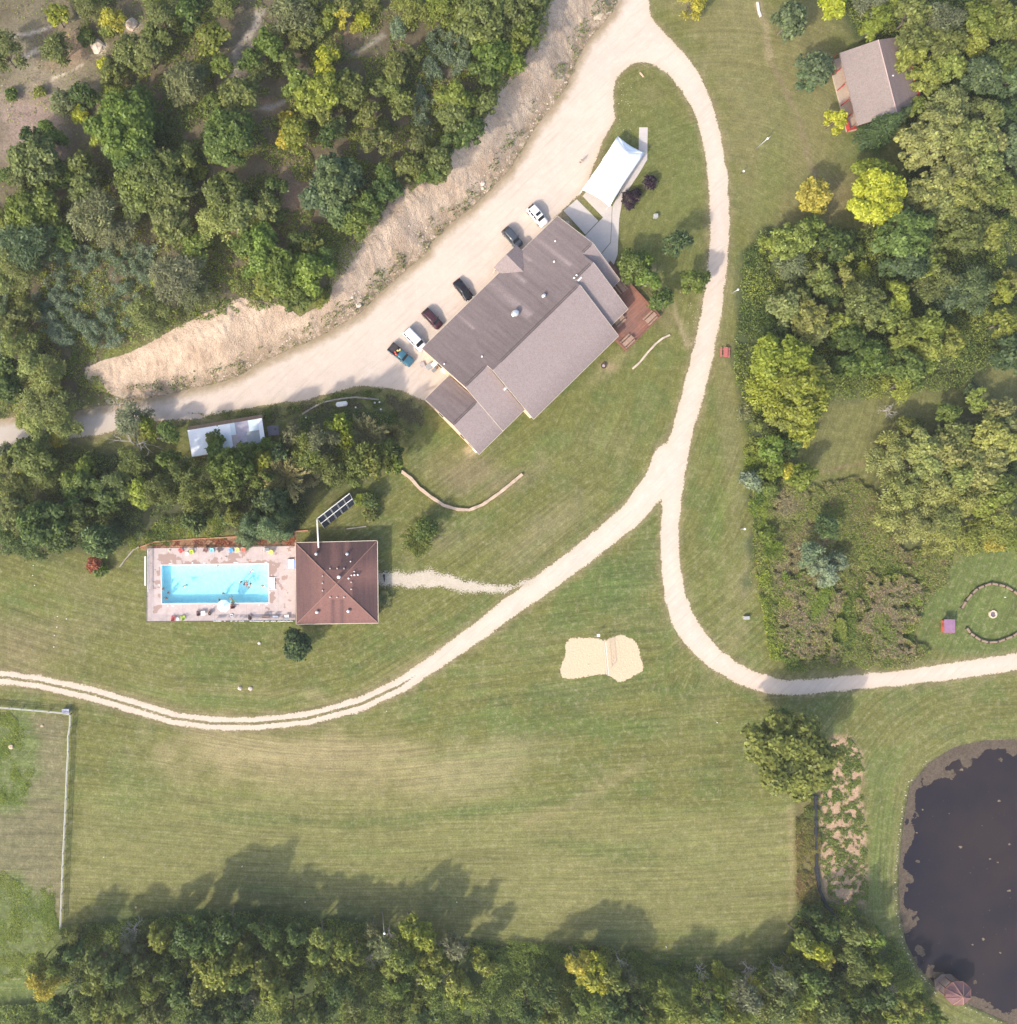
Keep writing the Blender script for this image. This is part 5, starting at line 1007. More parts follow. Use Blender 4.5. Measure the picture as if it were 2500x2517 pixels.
def gen_burst(R,Ht,seed,dens=1.0):
    """pale radiating plumes"""
    r=np.random.default_rng(seed); Cs=[];Ns=[];Ds=[];Ts=[]
    for b in range(int(46+R*14)):
        an=r.random()*6.283; el=r.random()**.8*1.1; L=R*(.7+.45*r.random())/max(.55,math.cos(el)*1.0)*(.9); k=int(26*dens+8*L); s_=r.random(k)**.8*L*math.cos(el*.6)
        dx,dy=math.cos(an),math.sin(an); z=Ht*(.45+.1*r.random())+math.sin(el)*s_*.75-.05*s_**2*.6; side=r.normal(size=k)*.13*(.5+s_/L)
        Cs.append(np.stack([dx*s_-dy*side,dy*s_+dx*side,z],1)); Ds.append(np.stack([dx+r.normal(size=k)*.3,dy+r.normal(size=k)*.3,np.full(k,.1)],1)); Ns.append(r.normal(size=(k,3))*.4+np.array([0,0,1.0])); Ts.append((.8+.4*r.random(k))*(.8+.4*r.random()))
    C=np.concatenate(Cs);N=np.concatenate(Ns);D=np.concatenate(Ds);Tn=np.concatenate(Ts); a=.17+.12*r.random(len(C)); Vv,F=oriented(C,N,D,a,a*.34)
    return Vv,F,Tn,[([(0,0,-.3),(0,0,Ht*.5)],[.10+.03*R,.06])]
def dead_limbs(R,Ht,seed,flat=.5,twig=.016):
    r=random.Random(seed); out=[([(0,0,-.3),(.1,0,Ht*.35)],[.06+.03*R,.05+.02*R])]
    def br(p,d,L,rad,lev):
        q=p+d*L*.5+Vector((r.gauss(0,.12),r.gauss(0,.12),r.gauss(0,.08)))*L; e=p+d*L+Vector((r.gauss(0,.10),r.gauss(0,.10),0))*L; out.append(([p,q,e],[rad,rad*.75,rad*.5]))
        if lev>0:
            for k in range(r.choice((2,3,3))): 
                b=q if k==0 else e; nd=(d+Vector((r.gauss(0,.55),r.gauss(0,.55),r.gauss(0,.25)))).normalized(); br(b,nd,L*r.uniform(.5,.75),max(rad*.5,twig),lev-1)
    for k in range(8): an=k/8*6.283+r.random()*.6; d=Vector((math.cos(an),math.sin(an),flat*r.uniform(.2,1.6))).normalized(); br(Vector((.1,0,Ht*r.uniform(.25,.5))),d,R*.46,.035+.013*R,3)
    return out
protos={}
def proto(style,R,seed):
    key=(style,R,seed)
    if key in protos: return protos[key]
    if style=='dead':
        Ht=R*1.3+1.5; m=MB()
        for pts,rad in dead_limbs(R,Ht,seed): m.tube(pts,rad,5)
        me=raw_mesh('trunk',m.v,m.f,[paint((.42,.38,.33),.9,0,.15,2,'dead_wood')],True); protos[key]=(None,me,Ht); return protos[key]
    Ht={'round':R*1.55+1.6,'feather':R*1.35+2,'spruce':R*2.3+1.2,'burst':R*1.3+1.2,'bush':R*1.25+.25,'spiky':R*1.1+.3}[style]
    fn={'round':gen_round,'feather':gen_feather,'spruce':gen_spruce,'burst':gen_burst,'bush':gen_round,'spiky':gen_burst}[style]
    Vv,F,Tn,limbs=fn(R,Ht,seed*31+int(R*10)) if style!='bush' else gen_round(R,Ht,seed*31+5,1.3,2.3)
    if style in('bush',): Vv[:,2]=np.maximum(Vv[:,2],.02)
    me=raw_mesh('crown',Vv,F,[LEAF]); fattr(me,'tone',np.repeat(Tn,4)); protos[key]=(me,limb_mesh(limbs),Ht); return protos[key]
SIZES=[.7,1.1,1.7,2.4,3.2,4.2,5.4,7.0,9.0]
TREES=[]
PALE={'G': (0.127, 0.177, 0.035), 'D': (0.086, 0.13, 0.031), 'L': (0.26, 0.294, 0.039), 'Y': (0.421, 0.433, 0.039), 'O': (0.169, 0.196, 0.052), 'B': (0.127, 0.177, 0.071), 'S': (0.314, 0.289, 0.126), 'YO': (0.461, 0.413, 0.061), 'R': (0.34, 0.1, 0.055), 'P': (0.05, 0.028, 0.036), 'GY': (0.191, 0.206, 0.096), 'PO': (0.285, 0.304, 0.087), 'OL': (0.221, 0.253, 0.048), 'SB': (0.225, 0.284, 0.166), 'DB': (0.09, 0.134, 0.048), 'Z': (0.42, 0.38, 0.32), 'GL': (0.167, 0.227, 0.035)}
NAME={'G':'mid green','D':'dark green','L':'bright lime green','Y':'bright yellow','O':'olive green','B':'bluish green','S':'pale tan','YO':'orange yellow','R':'rusty red','P':'dark purple','GY':'greyish olive','PO':'pale olive','OL':'yellowish olive','SB':'silvery green','DB':'dark bluish green','Z':'bare grey','GL':'fresh green'}
WBa=np.array(WB)
def WBT(px,py): return bool(inside(WBa,np.array([px]),np.array([py]))[0]) and px>380
cnt=0; HSC=1.0
def tree(px,py,rp,style,ck,zscale=1.0,hm=1.0):
    global cnt; cnt+=1
    if px<1050 and py<800 and style in('round','feather') and rp<70: rp*=.96
    if style=='round' and rp/S<1.6: style='bush'
    if style=='burst' and rp/S<1.3: style='spiky'
    hm*=HSC*(2.0 if WBT(px,py) else 1.0); r0=rp/S; R=min(SIZES,key=lambda s:abs(math.log(s/max(r0*.97,.3)))); nseeds=5 if style in('round','feather') else 2
    me,tm,Ht=proto(style,R,cnt%nseeds+1); sc=r0/R; h=Ht*sc*hm
    z=0
    for _ in range(4): x,y=P(px,py,z+.62*h); z=Tz(x,y); 
    c=PALE[ck]; v=random.uniform(.86,1.15); cc_=(c[0]*v*random.uniform(.93,1.08),c[1]*v,c[2]*v*random.uniform(.85,1.15),1)
    nm={'round':'broadleaf_tree','feather':'feathery_tree','spruce':'spruce_tree','burst':'plumed_tree','bush':'shrub','spiky':'shrub','dead':'dead_tree'}[style]
    e=empty(nm,(x,y,z-.05),random.uniform(0,6.28)); e.scale=(sc,sc,sc*hm)
    if me is not None: o=bpy.data.objects.new('crown',me); o.color=cc_; link(o,e)
    o=bpy.data.objects.new('trunk',tm); link(o,e)
    TREES.append((e,px,py,rp,style,ck))
    return e
ST={'r':'round','f':'feather','s':'spruce','b':'burst','d':'dead','k':'spiky','h':'bush'}
def trees(ox,oy,k,data):
    for d in data.split(';'):
        d=d.split()
        if not d: continue
        tree(ox+float(d[0])*k,oy+float(d[1])*k,float(d[2])*k,ST[d[3]],d[4],hm=float(d[5]) if len(d)>5 else 1.0)
trees(0,0,K,'''930 960 235 r GL;770 1050 90 r L;900 740 95 r L;860 850 80 r L;1050 800 150 r G;1010 1180 180 r G;1200 1320 170 r O;1330 1480 150 r O;1050 1420 170 r O;1390 1200 110 r O;
1740 1060 205 r G;1820 720 150 r O;280 1230 190 r O;430 1330 120 r G;190 1380 120 r O;600 870 62 r Y;600 830 40 h Y;1590 290 115 r OL;1670 510 82 r GL;1400 640 150 f GY;1480 590 90 f GY;1890 470 90 r G;430 390 115 f O;
440 130 85 r L;700 60 120 f O;860 150 80 f YO;1430 110 110 r D;1230 130 130 f O;980 400 120 r O;1130 430 130 r O;1200 300 110 r O;90 710 42 h G;480 780 85 f GY;640 730 110 r D;400 1020 105 r G;240 1080 110 r D;620 1260 110 r O;660 1420 130 r O;
200 1650 170 r GL;350 1560 150 r OL;720 1640 190 f GY;880 1760 140 f GY;1030 1560 120 r O;1290 1680 150 r O;1350 1780 110 f O;1700 1480 170 r O;1800 1600 150 r O;1620 1700 140 f PO;200 1850 200 f B;1500 1300 52 h OL;50 420 140 f O;1860 1850 110 r G;1480 1870 120 r GL;
1600 800 80 r G;820 220 60 r OL;650 280 60 h G;1190 40 110 f O;1690 60 90 f O;300 690 40 h OL;1090 900 120 r G;1200 1000 90 r D;60 1330 60 h G;30 1650 80 r OL;500 1800 100 r G;1640 1150 90 r G;780 480 40 h Y;840 560 90 r O''')
trees(625,0,K,'''110 330 110 r GL;50 540 70 r O;470 720 160 r L;530 470 105 r Y;330 640 110 r GL;480 830 120 r OL;710 680 125 r O;320 1020 120 r L;250 900 55 r YO;600 1420 165 r B;480 1500 130 r B;700 1330 120 r B;560 1280 110 r B;620 1590 120 r B;
1110 790 100 r O;870 870 100 r O;1060 530 110 r O;1190 420 70 r O;930 1060 110 r O;600 980 90 f O;1230 1080 110 r O;1180 1270 110 r O;1390 1240 120 r O;1300 1330 100 r G;1510 760 135 r OL;1500 880 120 r O;1740 790 95 r O;1790 430 140 r GL;1720 560 110 r G;
1700 160 190 r O;1850 60 160 r O;1840 240 120 r O;1420 80 130 f OL;1560 60 110 r O;1180 60 130 f OL;1080 220 60 f SB;280 120 150 f GY;430 260 90 f O;560 160 90 r OL;660 110 70 f YO;820 140 52 r Y;770 200 40 h YO;90 1560 110 r O;170 1440 80 r D;60 1820 130 r GL;340 1810 90 r G;430 1850 80 r O;
430 40 80 r OL;700 30 80 r O;240 470 80 r O;1300 120 60 f O;1620 1000 110 r D;1500 1060 90 r D;1000 1470 110 r D;850 1560 120 r G;760 1680 120 r G;960 950 60 r O;1050 670 90 r O;920 660 70 r O;560 1050 80 r D;170 1640 60 r O;980 1330 90 r G;230 1060 60 f YO;350 330 90 r O;890 60 70 r O''')
trees(1250,0,K,'''60 60 160 r O;200 30 110 r O;120 210 130 r G;40 350 110 r OL;30 480 90 r GL;920 1500 62 h P;960 1460 38 h P;1060 1380 46 h P;1380 30 90 f YO;1430 60 40 f OL;1270 1840 78 f DB 1.4''')
trees(1875,0,K,'''200 165 112 h B 1.8;380 530 135 r B;330 620 90 r B;545 915 85 r Y;535 45 110 r Y;370 1490 125 r YO;840 1500 200 r Y;830 1330 130 r L;920 1400 120 r L;860 1620 110 r Y;
960 920 140 s DB;1060 850 90 s DB;870 980 80 s DB;1380 800 150 r PO;1280 1010 170 r PO;1520 1060 170 r PO;1150 1130 160 r PO;1430 1260 160 r PO;1640 1250 150 r PO;1700 1080 120 r PO;1690 880 110 r PO;1250 1440 150 r PO;1500 1500 160 r PO;1130 1510 120 r O;1340 1580 130 r PO;
860 150 110 r L;820 240 80 r L;800 40 120 f GY;960 60 90 r OL;1110 130 140 r O;1120 330 130 r O;1090 460 110 r OL;1330 180 150 f GY;1210 590 120 r OL;1380 510 130 r OL;1350 340 140 r O;1600 160 140 r OL;1560 330 120 r OL;1700 60 130 r O;1830 200 140 r OL;1640 590 150 r DB;1790 480 140 r G;1460 720 90 r G;1850 620 110 r B;
1040 1790 190 r G;1180 1700 110 r G;1490 1750 160 r O;1600 1650 110 r O;1700 1750 130 r OL;1810 1450 120 r OL;1870 1560 100 r O;1650 1420 110 r O;1830 850 110 r DB;1880 1080 120 r B;1880 1250 90 r B;1250 1850 90 r O;200 1830 150 r OL;330 1760 110 r GL;60 1860 90 r L;520 1850 130 r D;1840 350 90 r OL;700 1880 60 r D;1560 850 90 r O;1480 1380 120 r PO''')
trees(0,625,K,'''150 100 160 f O;60 220 110 f O;230 40 100 r O;120 520 110 r O;210 420 90 f O;1130 470 160 f O;1340 170 190 f GY;1470 300 130 f GY;1190 180 60 r L;150 680 130 f O;250 830 120 f PO;360 950 130 f PO;420 860 80 f PO;330 1150 160 f PO;470 1150 120 f PO;500 1290 120 f PO;300 1290 110 f PO;180 1080 90 f PO;60 1010 120 r D;60 850 100 r D;180 1250 60 f PO;430 1390 60 f YO;
260 1520 160 r O;120 1600 110 r O;330 1680 120 f O;130 1790 130 f O;640 1620 90 r GL;560 1720 110 r G;700 1730 90 r G;1060 1790 120 r L;1120 1850 90 r GL;1290 1560 90 r G;1390 1650 110 f O;1250 1780 120 f O;1660 1500 110 r G;1620 1390 70 r O;1760 1620 150 r G;1850 1530 100 r G;1500 1800 130 f O;1090 1280 70 r L;1140 1370 70 r L;1280 1340 90 r G;50 1500 70 f GY;900 1750 120 f O;820 1850 110 r D;
1000 1430 230 d Z;880 1130 110 d Z;1000 1250 130 f GY;560 1830 100 r G;1700 1760 120 r O;1000 1560 120 f O;30 460 60 f B''')
trees(625,625,K,'''200 130 160 r GL;420 150 150 r GL;330 310 130 r G;60 90 130 r GL;80 240 110 r OL;540 60 100 r G;500 330 60 f OL;640 1310 100 r L;690 1420 80 r L;840 1370 125 b S;1030 1370 78 b S;530 1410 130 f GY;380 1430 100 f O;440 1530 110 f O;230 1690 135 b S;590 1620 120 f O;410 1660 85 b S;900 1560 120 r O;990 1490 80 f O;1050 1590 70 r GL;130 1870 120 r B;60 1480 90 r GL;90 1580 80 r L;300 1380 80 f GY;770 1560 110 f O;740 1660 90 f O;60 1700 90 r G;200 1510 90 r DB;1060 1500 70 r D;800 1850 40 k L;870 1850 60 h D 1.5''')
trees(0,1250,K,'''330 120 190 r D;150 60 150 r O;220 250 140 f D;440 210 120 r D;100 200 120 f D;600 60 110 r O;760 240 125 h B 1.7;830 170 80 s DB;715 420 58 h R;1470 95 85 h B 1.7;1760 60 60 f O;1880 120 110 s B;1850 220 80 s B;1720 60 50 h B;760 460 50 h G;1540 20 60 f O''')
trees(625,1250,K,'''100 130 140 s B 1.0;20 60 90 s B;200 60 110 s DB;230 180 60 s B;320 1035 108 h DB 1.4;1230 230 105 k OL;1290 160 80 f G;880 40 50 h O;980 680 40 k GY''')
trees(1250,625,K,'''930 100 115 r G;1010 60 70 r GL;1050 210 100 r GL;1150 350 92 r G;1400 200 108 r G;1820 1700 62 h SB 1.6;1880 1750 40 h SB;1770 1180 60 f GY;1860 1290 40 f O''')
trees(1875,625,K,'''450 230 110 r O;590 200 80 r PO;420 140 80 r PO;150 420 130 r PO;330 490 140 r PO;370 590 110 r PO;230 330 100 r O;200 80 110 f GY;760 400 150 r O;700 300 110 f O;1000 290 90 r L;1000 370 80 r L;590 40 70 r OL;750 130 60 r L;1100 40 150 r DB;950 90 90 r DB;1230 80 110 r OL;1290 230 130 f O;1560 240 140 f B;1430 330 110 f B;1600 370 90 f B;1790 290 90 r L;1890 200 90 r O;
1800 530 120 r OL;1890 480 80 r OL;620 650 120 r G;690 580 80 r OL;560 530 80 r OL;1230 560 130 r OL;1050 620 110 r OL;1400 660 110 r OL;1230 720 120 r OL;930 500 90 r OL;1050 480 70 r OL;800 780 130 r G;630 830 110 r G;1060 870 140 r G;1200 830 90 r G;1010 1000 110 f OL;1130 700 60 r YO;
110 830 210 r L;240 1060 230 r L;60 1020 190 f L;360 960 170 r OL;270 1290 120 r L;160 1190 150 r OL;330 1330 60 r YO;320 1380 60 r YO;1840 770 140 r DB;1890 650 80 r DB;1390 1190 90 r G;1620 1100 80 r OL;1580 1040 60 r B;1070 1290 75 r OL;970 1170 72 d Z;1150 1310 60 r O;
950 1450 120 f PO;900 1560 120 f PO;1180 1460 130 r PO;1340 1500 140 r PO;1430 1380 120 r PO;1700 1380 140 r PO;1840 1440 130 r PO;1860 1280 110 r PO;1700 1540 130 r PO;1540 1560 120 r PO;1200 1600 130 r PO;1430 1700 140 r PO;1600 1700 130 r PO;1250 1780 140 f PO;1030 1780 140 f PO;1450 1850 140 f PO;1780 1800 140 r OL;1650 1880 120 r OL;1780 1180 100 r PO;
60 1480 110 r GL;190 1430 90 r D;60 1620 90 r GL;300 1680 105 r L;200 1640 60 r YO;60 1770 60 r G;1690 1290 60 r B;1500 1330 70 r O;1880 1630 70 r D;40 560 90 f D;1300 400 50 r D;240 700 50 r D;490 350 60 f D;560 430 60 r O''')
trees(1875,1250,K,'''320 330 90 f SB;400 420 85 f SB;480 500 80 f SB;560 400 60 f SB;1150 120 150 f PO;1350 80 150 f PO;1330 230 120 f PO;1550 200 120 f OL;1740 120 150 f OL;1880 200 130 f OL;1700 260 90 f YO;950 60 110 f PO;1750 30 110 f PO;170 1850 320 r OL .9;110 1660 150 r G;330 1930 110 r OL;30 200 60 r GL;60 300 60 k GL;470 140 80 f DB''')
trees(1250,1250,K,'''''')
trees(0,0,1,'2252 262 24 r OL;2290 300 22 r G')
HSC=1.55
trees(0,1875,KB,'''970 1270 100 d GY;950 1320 60 f GY;1190 1270 90 r OL;1080 1230 60 r O;570 1260 60 f O;560 1360 80 r D;340 1600 120 f YO;300 1500 90 f OL;430 1500 90 f OL;760 1450 110 r O;870 1540 110 r D;700 1580 80 r OL;1050 1450 90 r O;1450 1240 140 r D;1350 1310 100 r D;1700 1180 130 r D;1600 1300 110 r G;1760 1420 130 r OL;1600 1500 140 r OL;1500 1620 110 r OL;1800 1560 110 r G;650 1780 90 f O;1100 1640 100 f OL;790 1760 110 r OL;950 1720 120 f O;900 1860 110 r OL;1150 1800 110 r O;1350 1650 110 r D;1500 1820 130 r D;1750 1800 120 r D;700 1880 90 r OL;450 1780 90 r D;1250 1490 70 r D;1640 1660 80 r OL;1850 1700 80 f GY;480 1400 60 f D''')
trees(625,1875,KB,'''70 1190 90 f D;130 1260 80 f D;320 1250 90 f D;500 1260 90 r OL;490 1380 90 r OL;470 1480 60 r OL;660 1330 90 r OL;760 1380 80 r OL;650 1450 80 r OL;230 1400 80 r G;60 1530 110 r OL;160 1680 120 r OL;250 1620 60 r O;880 1220 60 f GY;930 1330 80 f GY;1160 1210 100 r L;1260 1270 90 r L;1200 1320 70 r L;1080 1420 100 r OL;1030 1510 80 r OL;1330 1430 90 r OL;1300 1550 80 r OL;1420 1480 60 r OL;1480 1340 80 f GY;1650 1430 75 r OL;1720 1510 60 r OL;860 1490 80 d Z;1060 1620 100 f G;1110 1700 60 r G;1500 1620 90 r OL;1480 1720 70 r L;1570 1680 60 r OL;1240 1630 60 d Z;1230 1780 70 r OL;280 1860 110 r O;430 1830 110 r O;620 1640 110 f D;740 1740 80 f O;750 1870 80 f O;540 1760 90 f D;340 1620 70 r D;1200 1260 60 d Z;1350 1370 70 d Z;1430 1600 60 d Z;1740 1890 70 f O;1040 1880 70 f O;1000 1280 50 d Z;590 1300 60 f GY;1250 1870 80 r D''')
trees(1250,1875,KB,'''500 1450 90 r YO;620 1480 90 r Y;560 1560 80 r YO;700 1430 60 r OL;720 1530 90 r OL;800 1600 80 r OL;680 1640 60 r Y;850 1510 90 d Z;880 1570 60 f GY;1210 1680 90 f OL;1290 1620 60 f O;1500 1690 75 r GL;1630 1590 60 r L;1550 1530 50 r L;1200 1790 110 f OL;1320 1840 100 f OL;1440 1560 60 d Z;1810 1560 75 d Z;1750 1700 110 f GY;1850 1780 90 f O;560 1750 110 r G;750 1790 110 r D;400 1830 110 f O;300 1890 80 r OL;1030 1880 100 r OL;900 1850 80 r D;1650 1860 110 f OL;1500 1800 80 f D;1790 1650 60 f YO;250 1650 110 f D;150 1800 100 f D;900 1700 60 f D;1000 1720 50 f G''')
trees(1875,1875,KB,'''290 1290 80 r OL;370 1350 90 r Y;430 1430 70 r YO;260 1380 60 r L;450 1190 90 r D;340 1120 60 r D;640 1230 80 f O;720 1190 60 f O;790 1260 70 r GL;820 1350 60 r G;870 1530 75 r L;800 1480 60 r GL;640 1400 90 f O;680 1520 90 f O;330 1560 100 r G;230 1480 70 r D;120 1540 70 d Z;130 1600 80 f GY;450 1650 90 r D;560 1560 60 r D;480 1800 110 f O;90 1760 110 f O;250 1700 80 f OL;1040 1760 90 r OL;960 1830 70 r OL;760 1870 100 r OL;1240 1870 80 r GL;580 1890 70 f O;300 1860 90 f OL;860 1700 90 r D;720 1720 80 f D;640 1820 70 r D;900 1600 50 d Z;960 1690 50 d Z;1180 1800 50 r OL;400 1250 50 f D''')
# ---------------------------------------------------------------- ground cover (uncountable)
def cover(name,polys,n,hmin,hmax,size,cols,label,seed,clump=3.0,thr=.42,upright=.3,asp=.55,holes=None,zoff=0.0,jit=24,band=.13):
    r=np.random.default_rng(seed); Cs=[];Nn=0; allx=[];ally=[]
    tot=sum((max(p[0] for p in q)-min(p[0] for p in q))*(max(p[1] for p in q)-min(p[1] for p in q)) for q in polys)
    for q in polys:
        x0,x1=min(p[0] for p in q),max(p[0] for p in q); y0,y1=min(p[1] for p in q),max(p[1] for p in q); x0=max(x0,-70);x1=min(x1,2570);y0=max(y0,-70);y1=min(y1,2590)
        m=int(n*(x1-x0)*(y1-y0)/tot*1.0); px=r.uniform(x0,x1,m); py=r.uniform(y0,y1,m)
        k=inside(q,px+ (fbm(px/S,py/S,2,2)-.5)*jit,py+(fbm(px/S+40,py/S,2,2)-.5)*jit); px,py=px[k],py[k]; allx.append(px);ally.append(py)
    px=np.concatenate(allx);py=np.concatenate(ally)
    z=np.zeros(len(px)); 
    for _ in range(3):
        X=(px-1250)/S;Y=(1258.5-py)/S; kz=(H-z)/H; x=CX+(X-CX)*kz; y=Y*kz; z=T(x,y)
    f=fbm(x,y,clump,4); sd=np.max([sdf(np.array(q,float),px,py) for q in polys],axis=0); thr_=thr; k=(r.random(len(px))<smooth((f-thr+band*.4)/band))&(r.random(len(px))<np.clip((sd+14)/22+(fbm(x,y,1.2,2)-.5)*1.4,0,1))
    if holes is not None: k&=r.random(len(px))>holes(px,py)
    x,y,z,f,px,py=x[k],y[k],z[k],f[k],px[k],py[k]; nn=len(x); top=np.clip((f-thr)/.25,.1,1); hh=hmin+(hmax-hmin)*top*(.5+.8*fbm(x,y,.9,2)); zz=z+zoff+hh*(1-.6*r.random(nn)**2)
    N=r.normal(size=(nn,3))*.55; N[:,2]=np.abs(N[:,2])+(1-upright); a=size*(.65+.7*r.random(nn))
    if asp<.45: D=r.normal(size=(nn,3)); D[:,2]=np.abs(D[:,2])*.8; Vv,F=oriented(np.stack([x,y,zz],1),N,D,a,a*asp)
    else: Vv,F=quads(np.stack([x,y,zz],1),N,a,a*asp,r)
    g1=fbm(x+13,y-7,6,3)+.25*(r.random(nn)-.5); ca=np.array([PALE[c] if isinstance(c,str) else c for c in cols]); ci=np.clip(((g1-.3)/.4*len(cols)),0,len(cols)-1).astype(int); cc=ca[ci]*(.8+.4*r.random(nn))[:,None]
    me=raw_mesh(name,Vv,F,[LEAFC]); cattr(me,'Col',np.repeat(cc,4,0)); fattr(me,'tone',np.repeat(.88+.55*r.random(nn),4)); o=bpy.data.objects.new(name,me); link(o); tag(o,label,kind='stuff'); return o
def hole_nw(px,py):
    d=np.zeros(len(px))
    for (a,b,r1,r2,s) in ((80,200,170,230,.93),(60,420,110,110,.95),(600,130,60,120,.95),(430,900,50,70,.6),(560,520,60,60,.7),(640,262,70,25,.9),(215,390,40,60,.6),(900,115,60,30,.9),(250,118,60,50,.9),(330,60,80,60,.8),(380,560,30,120,.6)): d=np.maximum(d,s*(np.hypot((px-a)/r1,(py-b)/r2)<1))
    return d
cover('undergrowth',[WA],300000,.15,1.2,.18,['G','GL',(.22,.17,.085),'OL','GL','L','O'],'shrubby understorey of the hillside wood',1,3.0,.40,holes=hole_nw)
cover('undergrowth',[WB],70000,.2,1.3,.17,['D','O','G','D'],'dark understorey between the lot and the pool',2,3.0,.42)
cover('undergrowth',[WC],300000,.2,1.6,.18,['D','G','O','G','OL'],'understorey of the eastern wood',3,3.0,.33)
cover('undergrowth',[WD],300000,.2,1.5,.18,['G','GL','D','O','GL'],'dark understorey of the wood along the lower edge',4,3.0,.33)
cover('marsh_reeds',[V([(1480,1080),(1560,1070),(1590,1100),(1583,1200),(1565,1255),(1480,1240),(1465,1150)]),V([(1610,1110),(1680,1060),(1735,1100),(1722,1200),(1735,1235),(1640,1240),(1615,1190)])],170000,.9,1.4,.22,['OL',(.30,.21,.14),(.32,.25,.165),'O',(.30,.22,.15),'GL'],'brown seeding reeds in the wet corner',5,1.2,.30,.45,.32,jit=120)
cover('marsh_weeds',[MARSH],260000,.2,.85,.19,['G','OL',(.27,.22,.12),'GL','O','OL',(.28,.24,.13)],'tall green weeds round the reed bed',6,1.6,.22,.45,.32,holes=lambda px,py:.6*((inside(np.array(V([(1490,1090),(1560,1080),(1585,1100),(1578,1200),(1560,1250),(1490,1235),(1478,1150)])),px,py))|(inside(np.array(V([(1610,1110),(1680,1060),(1735,1100),(1722,1200),(1735,1235),(1640,1240),(1615,1190)])),px,py))))
cover('tall_weeds',[V([(1540,920),(1600,900),(1650,930),(1700,1040),(1790,1040),(1770,1100),(1700,1060),(1600,1000)])],80000,.2,.8,.2,[(.20,.15,.085),'OL',(.26,.19,.12),'O','PO'],'dry gold and pink weeds at the glade edge',7,2.0,.2,.45,.32)
cover('bank_weeds',[BPOLY_PX:=Zm(0,0,1,[]) or [(q[0],q[1]) for q in ROADL[2:-3]]+[(q[0]-34,q[1]-30) for q in ROADL[2:-3]][::-1]],90000,.1,.6,.20,['G','O','D','D'],'scattered green weeds along the foot of the earth bank',8,1.6,.54,.5,.5,zoff=.35)
cover('bank_weeds',[[(q[0],q[1]) for q in BANKTOP]+[(q[0]-40,q[1]-46) for q in BANKTOP][::-1]],60000,.2,1.4,.18,['D','G','O','GL'],'dense bushes hanging along the top of the earth bank',9,1.6,.36,zoff=.2)
cover('sumac_thicket',[Zm(0,625,K,[(450,-60),(1200,-60),(1150,300),(1000,600),(900,720),(480,700),(250,520),(230,350),(420,150)]),Zm(0,625,K,[(-40,100),(90,200),(60,700),(-40,800)]),Zm(625,0,K,[(1280,280),(1600,180),(1640,500),(1500,620),(1360,700),(1330,980),(1180,1000),(1220,700),(1280,480)])],120000,.8,2.6,.20,[(.19,.24,.155),(.10,.15,.075),(.24,.29,.20)],'thicket with pale drooping leaves in the hillside wood',10,1.6,.42,.75,.28,holes=lambda px,py:.9*(np.hypot((px-245)/38,(py-715)/55)<1))
cover('pasture_weeds',[Zm(0,1875,KB,[(-40,-400),(150,-330),(250,-60),(200,300),(-40,320)]),Zm(0,1875,KB,[(-40,700),(200,950),(400,900),(450,1300),(480,1500),(300,1560),(-40,1640)]),Zm(0,1875,KB,[(-40,1850),(300,1800),(420,1950),(-40,1980)])],90000,.03,.22,.13,['GL','L','GL','OL'],'green weeds in the fenced pasture',11,2.2,.50,.3,.45,band=.5)
cover('garden_rows',[GARD],40000,.05,.35,.14,['G','G','O','GL'],'rows of low garden plants between bare soil',12,.8,.50,.4,.55,band=.35)
cover('tall_weeds',[DITCH],60000,.2,.7,.18,['O',(.24,.17,.08),'OL',(.28,.20,.09)],'rusty grasses along the ditch by the field edge',13,1.8,.38,.8,.3)
cover('verge_weeds',[Zm(625,625,K,[(-500,1210),(0,1180),(400,1130),(640,1060),(850,1010),(1150,1060),(1290,1140),(1300,1290),(1150,1400),(950,1160),(500,1180),(0,1280)])],36000,.05,.45,.15,['O','D','G',(.16,.14,.09)],'rough weeds along the lower verge of the lot',14,1.6,.42,.6,.45)
cover('verge_weeds',[V([(1400,850),(1425,840),(1440,900),(1450,1100),(1480,1250),(1450,1240),(1425,1120),(1418,1000)])],40000,.3,1.1,.18,['GL','L','GL','OL'],'bright green weeds edging the eastern lawn',15,1.4,.33,.4,.42)
cover('verge_weeds',[V([(1080,1775),(1250,1800),(1400,1830),(1470,1790),(1480,1830),(1380,1870),(1240,1850),(1080,1830)]),V([(880,1770),(1080,1780),(1080,1860),(900,1830)])],50000,.2,1.0,.17,['G','GL','D'],'leafy weeds where the big field meets the lower wood',16,1.6,.36,.6,.45)
cover('verge_weeds',[[(400,1275),(560,1262),(620,1316),(470,1330),(330,1352),(300,1330)]],16000,.05,.35,.14,['OL','L','G'],'weeds above the pool deck',17,1.6,.42,.6,.4)
cover('mulch_plants',[[(345,1345),(470,1330),(620,1318),(725,1312),(725,1340),(362,1346)]],7000,.03,.2,.12,[(.28,.10,.07),(.22,.12,.08),'R'],'reddish mulch and low plants behind the pool fence',18,1.2,.40)
